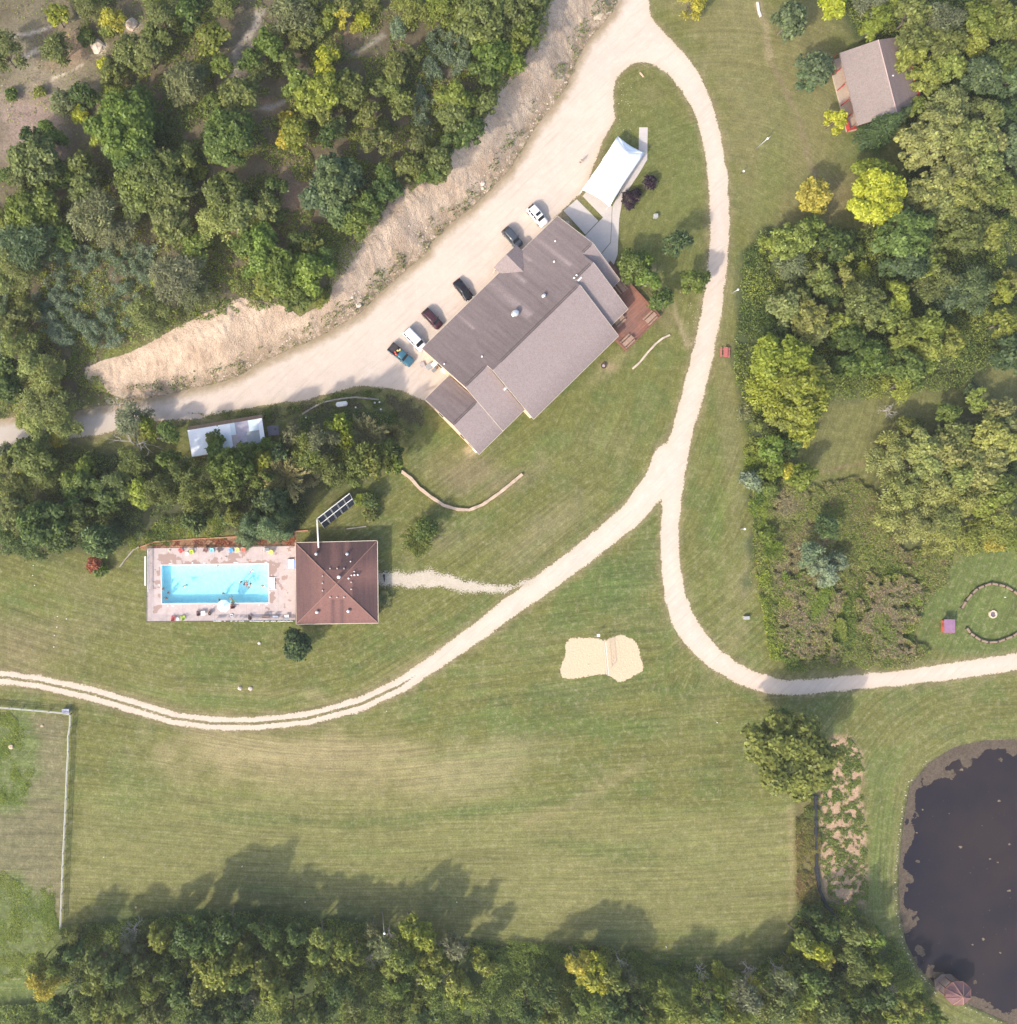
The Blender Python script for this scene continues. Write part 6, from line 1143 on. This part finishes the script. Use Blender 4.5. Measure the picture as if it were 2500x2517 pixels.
# loose stones
r=np.random.default_rng(5); m=MB()
def stone(x,y,z,s_,mb=m):
    an=r.random(6)*.5+.75; a0=r.random()*6; vs=[(x+s_*an[k]*math.cos(a0+k*1.047),y+s_*an[k]*.8*math.sin(a0+k*1.047),z-.05) for k in range(6)]+[(x+s_*.62*an[k]*math.cos(a0+.3+k*1.047),y+s_*.5*an[k]*math.sin(a0+.3+k*1.047),z+s_*.5) for k in range(6)]
    mb.add(vs,[(6,7,8,9,10,11)]+[(k,(k+1)%6,6+(k+1)%6,6+k) for k in range(6)])
STONE=paint((.50,.42,.33),.9,0,.18,3,'stone')
for _ in range(330):
    i=r.integers(2,len(ROADL)-4); t=r.random(); a=ROADL[i];b=ROADL[i+1]; off=abs(r.normal())*22+2; px=a[0]*(1-t)+b[0]*t-off*.7; py=a[1]*(1-t)+b[1]*t-off*.7; x,y,z=G(px,py); stone(x,y,z+.12,r.uniform(.08,.26))
for _ in range(150):
    an=r.random()*6.28; px,py=[(1700+r.normal()*16,750+r.normal()*50),(1530+r.normal()*12,240+r.normal()*55),(1450+r.normal()*30,400+r.normal()*40)][r.integers(3)]; x,y=P(px,py); stone(x,y,.02,r.uniform(.04,.11))
o=m.build('stones',STONE); tag(o,'pale stones strewn along the foot of the bank',kind='stuff')
m=MB()
for t in np.linspace(0,1,170):
    i=t*12+4; k=int(i); f=i-k; a=PONDP[k];b=PONDP[k+1]; x,y=P(a[0]*(1-f)+b[0]*f-3+r.normal()*1.5,a[1]*(1-f)+b[1]*f+r.normal()*1.5); stone(x,y,-.02,r.uniform(.05,.19)*(r.random()<.6)+.02,m)
tag(m.build('stones',STONE),'stones lining the pond shore',kind='stuff')
# big rocks
def rock(px,py,s_,label,grp=None,colr=(.56,.48,.40)):
    x,y,z=G(px,py); m=MB(); rr=random.Random(px); n=9; prof=[(1,-.2),(1.05,.1),(.85,.45),(.45,.62),(.02,.66)]; vs=[]
    m.lathe((0,0,0),[(a*s_,b*s_) for a,b in prof],n); m.v=[(a*rr.uniform(.8,1.2),b*rr.uniform(.7,1.1),c*rr.uniform(.85,1.15)) for a,b,c in m.v]; o=m.build('rock',paint(colr,.9,0,.15,2,'rock'),None,False,(x,y,z+.05)); tag(o,label,'rock',grp); return o
rock(1185,451,.55,'larger of two pale boulders at the bank foot above the lot'); rock(1185,463,.4,'smaller of two pale boulders at the bank foot above the lot'); rock(881,749,.6,'long pale boulder at the bend of the bank foot'); rock(865,730,.35,'small pale boulder just above the long boulder at the bank bend')
rock(28,1835,.5,'tan rock lying in the pasture near the left photo edge',None,(.55,.40,.26)); rock(104,1784,.3,'small tan rock in the pasture below the fence',None,(.5,.38,.26)); rock(590,1692,.42,'left of two round stones on the mown slope above the track'); rock(616,1692,.42,'right of two round stones on the mown slope above the track'); rock(2275,1385,.5,'dark rock at the head of the dry ditch by the weeds',None,(.12,.10,.11)); rock(334,2230,.2,'orange tinted stone in the big field near the lower wood',None,(.7,.45,.3)); rock(637,1581,.3,'pale round lid like stone in the lawn below the pool',None,(.6,.56,.48)); 
rock(240,115,1.3,'pale rock outcrop in the brown clearing of the hillside',None,(.55,.45,.36)); rock(325,62,1.2,'pale rock ledge beside the yellow bush on the hillside',None,(.5,.4,.32))
for i,(zx,zy) in enumerate(((432,815),(500,833),(428,895),(410,958),(405,1045),(250,430),(245,505),(260,580))):
    x,y=P(zx*K,1250+zy*K,.3); m=MB(); m.lathe((0,0,0),[(.07,0),(.07,.25),(.10,.27),(.02,.30)],8); o=m.build('marker_post',WHITE,None,False,(x,y,0)); tag(o,['upper left of the lower group of marker posts','upper right of the lower group of marker posts','second lowest but one white marker post','second lowest white marker post','lowest white marker post of all','highest white marker post in the rough grass','second highest white marker post in the grass','third highest white marker post in the grass'][i]+', left of the pool','post','white marker posts left of the pool')
for i,(px,py,lb) in enumerate(((1894,1950,'small white stake at the lower edge of the rutted tree by the field'),(750,2218,'small white stake in the field shadow left of the pale pole'),(1123,2218,'small white stake in the field shadow right of the pale pole'),(595,2130,'small white stake in the big left field shadow'),(255,2107,'small white stake in the field near the pasture fence'),(1638,2328,'small white stake in the lower right tree shadow'),(2299,2440,'white stake beside the pond gazebo'),(2471,1468,'white ball like marker inside the fire ring'),(950,1748,'small pale stake just below the field track'),(1763,1776,'tiny white stake in the field below the sand court'),(1447,1635,'white disc lying on the sand court'))):
    x,y=P(px,py,.2); m=MB(); m.lathe((0,0,0),[(.08,0),(.08,.35),(.02,.38)],7); o=m.build('stake',WHITE,None,False,(x,y,0)); tag(o,lb,'stake')
# ---------------------------------------------------------------- poles, net, boxes
def pole(px,py,h,label,arm=0,r0=.10,mt=None,cat='pole',lean=(0,0)):
    x,y=P(px,py); t=empty('light_pole' if arm else 'pole',(x,y,0),0,label,cat); m=MB(); m.tube([(0,0,-.2),(lean[0],lean[1],h)],[r0,r0*.7],8); m.build('post',mt or METAL,t,True)
    m=MB(); m.lathe((lean[0],lean[1],h-.05),[(.09,0),(.2,.06),(.2,.16),(.05,.22)],10); m.build('lamp_head' if arm else 'cap',WHITE,t)
    if arm: m=MB(); m.tube([(0,0,h-.3),(.5,.35,h)],.05,6); m.build('arm',METAL,t)
pole(1858,366,4.6,'tall white pole in the lawn left of the orange yellow tree',1); pole(1800,720,2.4,'short pale pole beside the loop road and the eastern wood',0); pole(1820,1300,1.8,'short pale pole in the lawn right of the road fork'); pole(1977,1760,2.2,'black post beside the road above the rutted tree',0,.1,DARK); pole(940,2241,8.5,'slim pale pole rising from the field above the lower wood',0,.13,OLDW); pole(1821,427,1.2,'thin dark stake in the lawn below the white pole',0,.05,DARK); pole(899,2512,9.0,'pale bare trunk like pole in the lower wood near the bottom edge',0,.13,OLDW)
x,y=P(1479,1573); x2,y2=P(1487,1655); vn=empty('volleyball_net',(x,y,0),0,'white topped volleyball net between two posts across the sand court','volleyball net')
for nm,(a_,b_) in (('post',(0,0)),('post',(x2-x,y2-y))): m=MB(); m.tube([(a_,b_,-.2),(a_,b_,2.5)],.06,8); m.build('post',METAL,vn)
m=MB(); 
for z_ in (2.4,1.5): m.box(((x2-x)/2,(y2-y)/2,z_),(math.hypot(x2-x,y2-y),.06 if z_>2 else .03,.09),math.atan2(y2-y,x2-x))
m.build('tape',WHITE,vn); m=MB()
for k_ in range(41): t=k_/40; m.tube([((x2-x)*t,(y2-y)*t,1.5),((x2-x)*t,(y2-y)*t,2.4)],.006,3)
for k_ in range(8): m.tube([(0,0,1.55+k_*.12),(x2-x,y2-y,1.55+k_*.12)],.006,3)
m.build('netting',DARK,vn)
x,y=P(1478,1566,1.6); t=empty('referee_stand',(x-.5,y+.3,0),0,'small white referee stand at the top end of the volleyball net','stand'); m=MB(); m.box((0,0,1.5),(.55,.5,.05)); m.build('seat',WHITE,t)
for a_ in(-1,1):
    for b_ in(-1,1): m=MB(); m.tube([(a_*.25,b_*.22,1.5),(a_*.4,b_*.35,0)],.03,5); m.build('leg',GREY,t)
def ubox(px,py,w_,d_,h,mt,label,name='utility_box',cat='box',rz=0):
    x,y=P(px,py,h); t=empty(name,(x,y,0),rz,label,cat); m=MB(); m.box((0,0,h/2),(w_,d_,h)); m.build('body',mt,t); m=MB(); m.box((0,0,h+.03),(w_*1.06,d_*1.06,.06)); m.build('lid',mt,t); m=MB(); m.box((-w_/2-.01,0,h*.55),(.03,d_*.3,.08)); m.build('latch',DARK,t)
LGB=paint((.36,.36,.34),.6,0,.08,2,'pale_box')
ubox(1613,530,.7,.7,.7,LGB,'pale square utility box in the lawn right of the concrete walk'); ubox(1836,1519,.95,.6,.6,LGB,'pale utility box alone in the lawn left of the weed bed'); ubox(161,1748,1.3,.7,.8,paint((.38,.38,.44),.5,.2,.1,2,'tank'),'grey water tank at the corner of the pasture fence','water_tank','tank')
def lb_(zx,zy,z=0): return 940+zx*.10422,740+zy*.10422
ubox(*lb_(1225,1480),1.0,.8,1.2,WHITE,'white cabinet against the tan end wall of the lodge','cabinet','cabinet',R_(44)); ubox(*lb_(1105,1540),1.0,.9,.8,GREY,'grey air conditioner beside the white cabinet at the lodge end wall','air_conditioner','air conditioner',R_(30)); ubox(*lb_(945,1500),.75,.9,.35,paint((.40,.35,.33),.8,0,.1,2,'pallet'),'low brownish crate on the gravel nearest the teal pickup','crate','crate',R_(20)); ubox(*lb_(1225,1620),.7,.6,.9,paint((.22,.22,.23),.6,0,.1,2,'dk'),'dark bin right of the grey air conditioner by the lodge','bin','bin',R_(40))
# fire bowl near the lodge
x,y=P(1484,899,.4); t=empty('fire_bowl',(x,y,0),0,'round dark fire bowl on bare soil below the lodge eave','fire bowl'); m=MB(); m.lathe((0,0,0),[(.35,.0),(.5,.3),(.55,.45),(.47,.45),(.4,.28),(.02,.2)],16); m.build('bowl',paint((.10,.05,.045),.7,.3,.1,2,'rust'),t); m=MB(); m.lathe((0,0,.2),[(.3,0),(.3,.06),(.02,.08)],10); m.build('ash',paint((.4,.36,.34),.9,0,.1,2,'ash'),t)
# curved edgings
def edging(name,label,pts,w_,h,mt,cat='edging',seg=None,grp=None):
    q=[Vector(P(*p)+(0,)) for p in pts]; out=[]; 
    for i in range(len(q)-1):
        n=max(2,int((q[i+1]-q[i]).length/.8)); out+= [q[i]*(1-k/n)+q[i+1]*(k/n) for k in range(n)]
    out.append(q[-1]); c=out[0]; vs=[];fs=[]
    for i,p_ in enumerate(out):
        d=(out[min(i+1,len(out)-1)]-out[max(i-1,0)]).normalized(); nn=Vector((-d.y,d.x,0)); j=1+.12*math.sin(i*2.3)
        for s_,z_ in((-1,0),(-1,h*j),(1,h*j),(1,0)): v=p_-c+nn*(s_*w_/2*j); vs.append((v.x,v.y,z_))
    for i in range(len(out)-1): fs+= [(4*i+k,4*i+4+k,4*i+4+(k+1)%4,4*i+(k+1)%4) for k in range(4)]
    fs+= [(0,1,2,3),(4*len(out)-1,4*len(out)-2,4*len(out)-3,4*len(out)-4)]; m=MB(); m.add(vs,fs); o=m.build(name,mt,None,False,tuple(c)); tag(o,label,cat,grp); return o
EDG=paint((.50,.37,.27),.85,0,.22,1.2,'edge_stone')
edging('garden_wall','low curved tan stone wall round the slope below the lodge',Zm(625,625,K,[(1090,1625),(1180,1690),(1240,1760),(1330,1830),(1430,1895),(1530,1925),(1620,1930),(1720,1890),(1850,1800),(1960,1710),(2020,1660)]),.55,.5,EDG,'wall')
edging('log_edging','pale curved log edging in the grass below the lodge deck',Zm(1250,625,K,[(935,865),(990,815),(1050,740),(1110,675),(1160,635),(1215,610)]),.35,.25,paint((.52,.42,.32),.85,0,.2,2,'log_pale'))
edging('log_rail','long grey log rail curving beside the propane tank',Zm(625,625,K,[(360,1210),(430,1165),(500,1125),(600,1100),(700,1085),(770,1080),(850,1088),(940,1098)]),.28,.35,OLDW,'rail')
edging('landscape_timber','orange brown landscape timber behind the pool fence',[(345,1345),(380,1332),(480,1325),(605,1318)],.22,.25,paint((.42,.20,.11),.85,0,.15,2,'timber'),'timber')
edging('timber','short orange timber right of the spruce behind the pool deck',[(719,1307),(757,1304)],.25,.3,paint((.48,.22,.13),.85,0,.15,2,'timber2'),'timber'); edging('log','pale log ending beside the red bush left of the pool',Zm(0,1250,K,[(905,440),(950,380),(1010,310),(1050,290)]),.25,.25,OLDW,'log')
edging('drain_hose','long black hose curving through the ditch beside the garden rows',Zm(1875,1875,KB,[(378,235),(378,420),(383,640),(388,790),(410,930),(450,1030),(520,1120),(580,1180),(600,1230)]),.42,.75,DARK,'hose')
edging('fallen_log','white fallen log beside the bare dirt track at the top edge',Zm(1250,0,K,[(1875,20),(1885,80),(1900,130)]),.35,.3,paint((.6,.55,.5),.8,0,.1,2,'pale_log'),'log'); edging('fallen_log','small tan log on the lawn inside the loop road',Zm(1250,0,K,[(990,548),(1018,582)]),.22,.2,paint((.5,.36,.26),.8,0,.1,2,'tan_log'),'log')
edging('stone_curb','pale curb on the ground above the pool house',[(852,1300),(900,1294)],.2,.15,STONE,'curb')
# propane tank
x,y=P(840,993,.8); t=empty('propane_tank',(x,y,0),R_(8),'white propane tank under the curved log rail','tank'); m=MB(); m.tube([(-1.15,0,.75),(-1.0,0,.75),(-.8,0,.75),(.8,0,.75),(1.0,0,.75),(1.15,0,.75)],[.05,.38,.5,.5,.38,.05],14); m.build('tank',WHITE,t,True)
for u in(-.6,.6): m=MB(); m.box((u,0,.18),(.15,.7,.36)); m.build('leg',GREY,t)
m=MB(); m.lathe((0,0,1.22),[(.16,0),(.16,.14),(.02,.18)],10); m.build('valve_cap',WHITE,t)
for i,(a_,b_) in enumerate(((910,1120),(955,1170),(945,1115),(765,1155),(390,1232))):
    x,y=P(625+a_*K,625+b_*K,.3); m=MB(); m.lathe((0,0,0),[(.16,0),(.18,.3),(.02,.36)],8); o=m.build('bucket',WHITE,None,False,(x,y,0)); tag(o,['leftmost white bucket of the trio right of the propane tank','lowest white bucket of the trio right of the propane tank','upper right white bucket of the trio right of the propane tank','white bucket close to the propane tank on its right','small white bucket far left of the propane tank'][i],'bucket','white buckets near the propane tank')
# gravel pile
x,y=P(1459,36,.4); m=MB(); rr=random.Random(3); n=22; vs=[(0,0,1.0)]; 
for j,(f,z_) in enumerate(((.25,.93),(.5,.7),(.75,.38),(1,.0),(1.04,-.1))):
    for k in range(n): a_=6.283*k/n; w_=1+.14*math.sin(3*a_+1)+.08*math.sin(7*a_)+rr.uniform(-.04,.04); vs.append((2.1*f*w_*math.cos(a_),1.95*f*w_*math.sin(a_),z_+rr.uniform(-.05,.05)))
fs=[(0,1+k,1+(k+1)%n) for k in range(n)]+[(1+j*n+k,1+(j+1)*n+k,1+(j+1)*n+(k+1)%n,1+j*n+(k+1)%n) for j in range(4) for k in range(n)]
m.add(vs,fs); o=m.build('gravel_pile',paint((.60,.47,.33),.95,0,.1,3,'gravel_pile'),None,True,(x,y,0)); tag(o,'pale conical pile of gravel beside the lot near the top edge','gravel pile')
# pasture fence
def rfence(pts,label):
    q=[Vector(P(*p,1.2)+(0,)) for p in pts]; c=q[0]; t=empty('pasture_fence',tuple(c),0,label,'fence','rail fences of the pasture')
    mt=paint((.52,.50,.44),.85,0,.12,2,'fence_wood')
    for z_ in (.45,.85,1.22):
        m=MB()
        for i in range(len(q)-1): d=q[i+1]-q[i]; mid=(q[i]+q[i+1])/2-c; m.box((mid.x,mid.y,z_),(d.length,.05 if z_<1.2 else .10,.13),math.atan2(d.y,d.x))
        m.build('rail',mt,t)
    for i in range(len(q)-1):
        d=q[i+1]-q[i]; n=max(1,round(d.length/2.6))
        for k in range(n+(i==len(q)-2)): p_=q[i]+d*k/n-c; m=MB(); m.box((p_.x,p_.y,.63),(.14,.14,1.3)); m.build('post',mt,t)
rfence([(-40,1737),(80,1747),(155,1754),(171,1757)],'grey three rail fence along the top of the pasture'); rfence([(171,1757),(170,1790),(166,1812),(166,1850),(163,1900),(159,2000),(154,2100),(150,2200),(147,2282)],'grey three rail fence running down the right side of the pasture')
# fire ring
def rb(zx,zy,z=.4): return 2230+zx*PK,1400+zy*PK
cx_,cy_=P(*rb(1490,740)); ring=[rb(*q_) for q_ in ((1045,1015),(1110,1110),(1185,1165),(1290,1235),(1425,1270),(1590,1262),(1720,1215),(1850,1165),(1960,1090),(2050,960))]; ring2=[rb(*q_) for q_ in ((955,690),(1035,550),(1140,420),(1240,330),(1350,285),(1480,240),(1600,265),(1720,290),(1860,370),(1960,450),(2040,600))]
k_=0
for nm,rg in (('lower',ring),('upper',ring2)):
    for i in range(len(rg)-1):
        (a_,b_),(c_,d_)=rg[i],rg[i+1]; k_+=1; xa,ya=P(a_,b_,.4);xb,yb=P(c_,d_,.4); L=math.hypot(xb-xa,yb-ya); t=empty('log_bench',((xa+xb)/2,(ya+yb)/2,0),math.atan2(yb-ya,xb-xa))
        if min(a_,c_)>2505: bpy.data.objects.remove(t); continue
        if True:
            o_n=['first','second','third','fourth','fifth','sixth','seventh','eighth','ninth'][i] if i<9 else 'last'
            tag(t,f'half log bench, {o_n} from the left in the {nm} arc of the fire ring','bench','log benches round the fire ring')
        else: tag(t,f'half log bench at the right photo edge in the {nm} arc','bench','log benches round the fire ring')
        m=MB(); m.tube([(-L*.40,0,.38),(L*.40,0,.38)],.21,8); m.v=[(v[0],v[1],min(v[2],.45)) for v in m.v]; m.build('seat',paint((.27,.19,.135),.9,0,.2,2,'bench_log'),t)
        for s_ in(-1,1): m=MB(); m.tube([(s_*L*.40,-.3,.28),(s_*L*.40,.3,.28)],.14,6); m.build('leg',paint((.05,.04,.03),.9,0,.2,2,'dark_log'),t)
x,y=P(*rb(1488,778)); t=empty('fire_pit',(x,y,0),0,'hexagonal pale stone fire pit in the middle of the log bench ring','fire pit')
for k in range(6): a_=R_(60*k); m=MB(); m.box((.62*math.cos(a_),.62*math.sin(a_),.15),(.22,.62,.3),a_); m.build('stone',paint((.62,.50,.38),.9,0,.12,2,'pit_stone'),t)
m=MB(); m.lathe((0,0,.02),[(.5,0),(.45,.08),(.1,.14),(.02,.14)],12); m.build('ash',paint((.16,.14,.17),.95,0,.2,3,'pit_ash'),t)
# pond litter
ORD2=['first','second','third','fourth','fifth','sixth','seventh','eighth','ninth','tenth','eleventh','twelfth','thirteenth','fourteenth']
MATS=((1470,625,.45),(1630,468,.12),(1690,715,.35),(1560,1350,.3),(1640,1310,.5),(1480,55,.35),(1755,285,.4),(1830,605,.4),(1765,1410,.4),(1745,740,.3),(1830,950,.45),(1385,378,.16),(1190,350,.3),(1145,520,.3))
for i,(zx,zy,s_) in enumerate(MATS):
    x,y=P(1875+zx*KB,1875+zy*KB); m=MB(); n=11; rr=random.Random(i); vs=[(s_*.9*rr.uniform(.3,1.2)*math.cos(6.283*k/n),s_*.6*rr.uniform(.3,1.2)*math.sin(6.283*k/n),.0) for k in range(n)]; m.add(vs+[(v[0]*.9,v[1]*.9,.03) for v in vs]+[(0,0,.05)],[(k,(k+1)%n,n+(k+1)%n,n+k) for k in range(n)]+[(n+k,n+(k+1)%n,2*n) for k in range(n)])
    o=m.build('algae_mat',paint((.22,.17,.11),.9,0,.2,3,'mat'),None,False,(x,y,-.25)); tag(o,f'{ORD2[sorted(MATS,key=lambda q:q[1]).index((zx,zy,s_))]} tan scum mat on the open pond counting from its top','algae mat','floating mats on the pond')
# ---------------------------------------------------------------- labels of trees and shrubs: what each is like and where to find it
LM=[('the big lodge',1280,760),('the white tent',1510,420),('the swimming pool',530,1435),('the square pool house',828,1432),('the white roofed shelter',560,1075),('the solar panels',820,1250),('the sand court',1480,1620),('the pond',2350,2150),('the red cabin',2150,200),('the fire ring',2440,1500),('the purple roofed shed',2330,1538),('the pasture corner',170,1757),('the road fork',1625,1225),('the propane tank',840,993),('the pond gazebo',2355,2440),('the top left corner',0,0),('the bottom left corner',0,2517),('the bottom edge centre',1250,2517),('the hillside trail',610,60),('the brown clearing',90,330),('the earth bank bend',800,680),('the mown glade',2100,1030),('the right edge centre',2500,1250),('the brown reed bed',2010,1540),('the gravel pile',1459,36),('the top right corner',2500,0),('the pale leaved thicket',280,780),('the bank left end',215,910),('the pale field pole',943,2220),('the garden rows',2070,2050),('the hillside yellow tree',800,150),('the lower left wood',430,2270),('the left gravel road',100,1050),('the white lawn pole',1860,360),('the upper right wood',2350,550)]
TY={'round':'leafy tree','feather':'feathery crowned tree','spruce':'conifer','burst':'plume branched tree','bush':'shrub','spiky':'spiky shrub','dead':'leafless tree'}
def szw(r,st): 
    m=r/S
    if st in('bush','spiky'): return 'tiny' if m<1.2 else ('small' if m<2.3 else 'broad')
    return 'slender' if m<1.7 else ('small' if m<2.5 else ('medium' if m<3.6 else ('large' if m<4.8 else 'very large')))
ORD=['','second ','third ','fourth ','fifth ','sixth ','seventh ','eighth ','ninth ','tenth ']
grp_={}
for (e,px,py,rp,st,ck) in TREES:
    d=sorted((math.hypot(px-a,py-b),n,a,b) for n,a,b in LM)[0]; dx,dy=px-d[2],py-d[3]
    if d[0]<45: w_='at'
    else:
        v='above' if dy<0 else 'below'; h_='left of' if dx<0 else 'right of'
        w_=v if abs(dy)>2.2*abs(dx) else (h_ if abs(dx)>2.2*abs(dy) else f"{'upper' if dy<0 else 'lower'} {h_}")
    base=f'{szw(rp,st)} {NAME[ck] if ck!="Z" else "bare grey"} {TY[st]} {w_} {d[1]}'
    grp_.setdefault(base,[]).append((d[0],e,st))
for b,l in grp_.items():
    l.sort(key=lambda q:q[0])
    for i,(dd_,e,st) in enumerate(l):
        e['label']=b if len(l)==1 else b+f', {ORD[min(i,9)]}nearest'; e['category']='shrub' if st in('bush','spiky') else 'tree'; 
        if len(l)>1: e['group']=f"{b.split(' ',1)[1]}"

# ---------------------------------------------------------------- thin summer haze in the air
m=MB(); m.box((0,0,(H+2-3)/2),(5200,5200,H+2+3))
hz_=m.build('haze',None); hm_=bpy.data.materials.new('haze'); hm_.use_nodes=True; t_=hm_.node_tree; t_.nodes.remove(t_.nodes['Principled BSDF']); pv=t_.nodes.new('ShaderNodeVolumePrincipled'); pv.inputs['Density'].default_value=.00018; pv.inputs['Color'].default_value=(.95,.95,.95,1); pv.inputs['Anisotropy'].default_value=.2
t_.links.new(pv.outputs[0],t_.nodes['Material Output'].inputs['Volume']); hz_.data.materials.append(hm_); tag(hz_,'thin pale summer haze',kind='stuff')
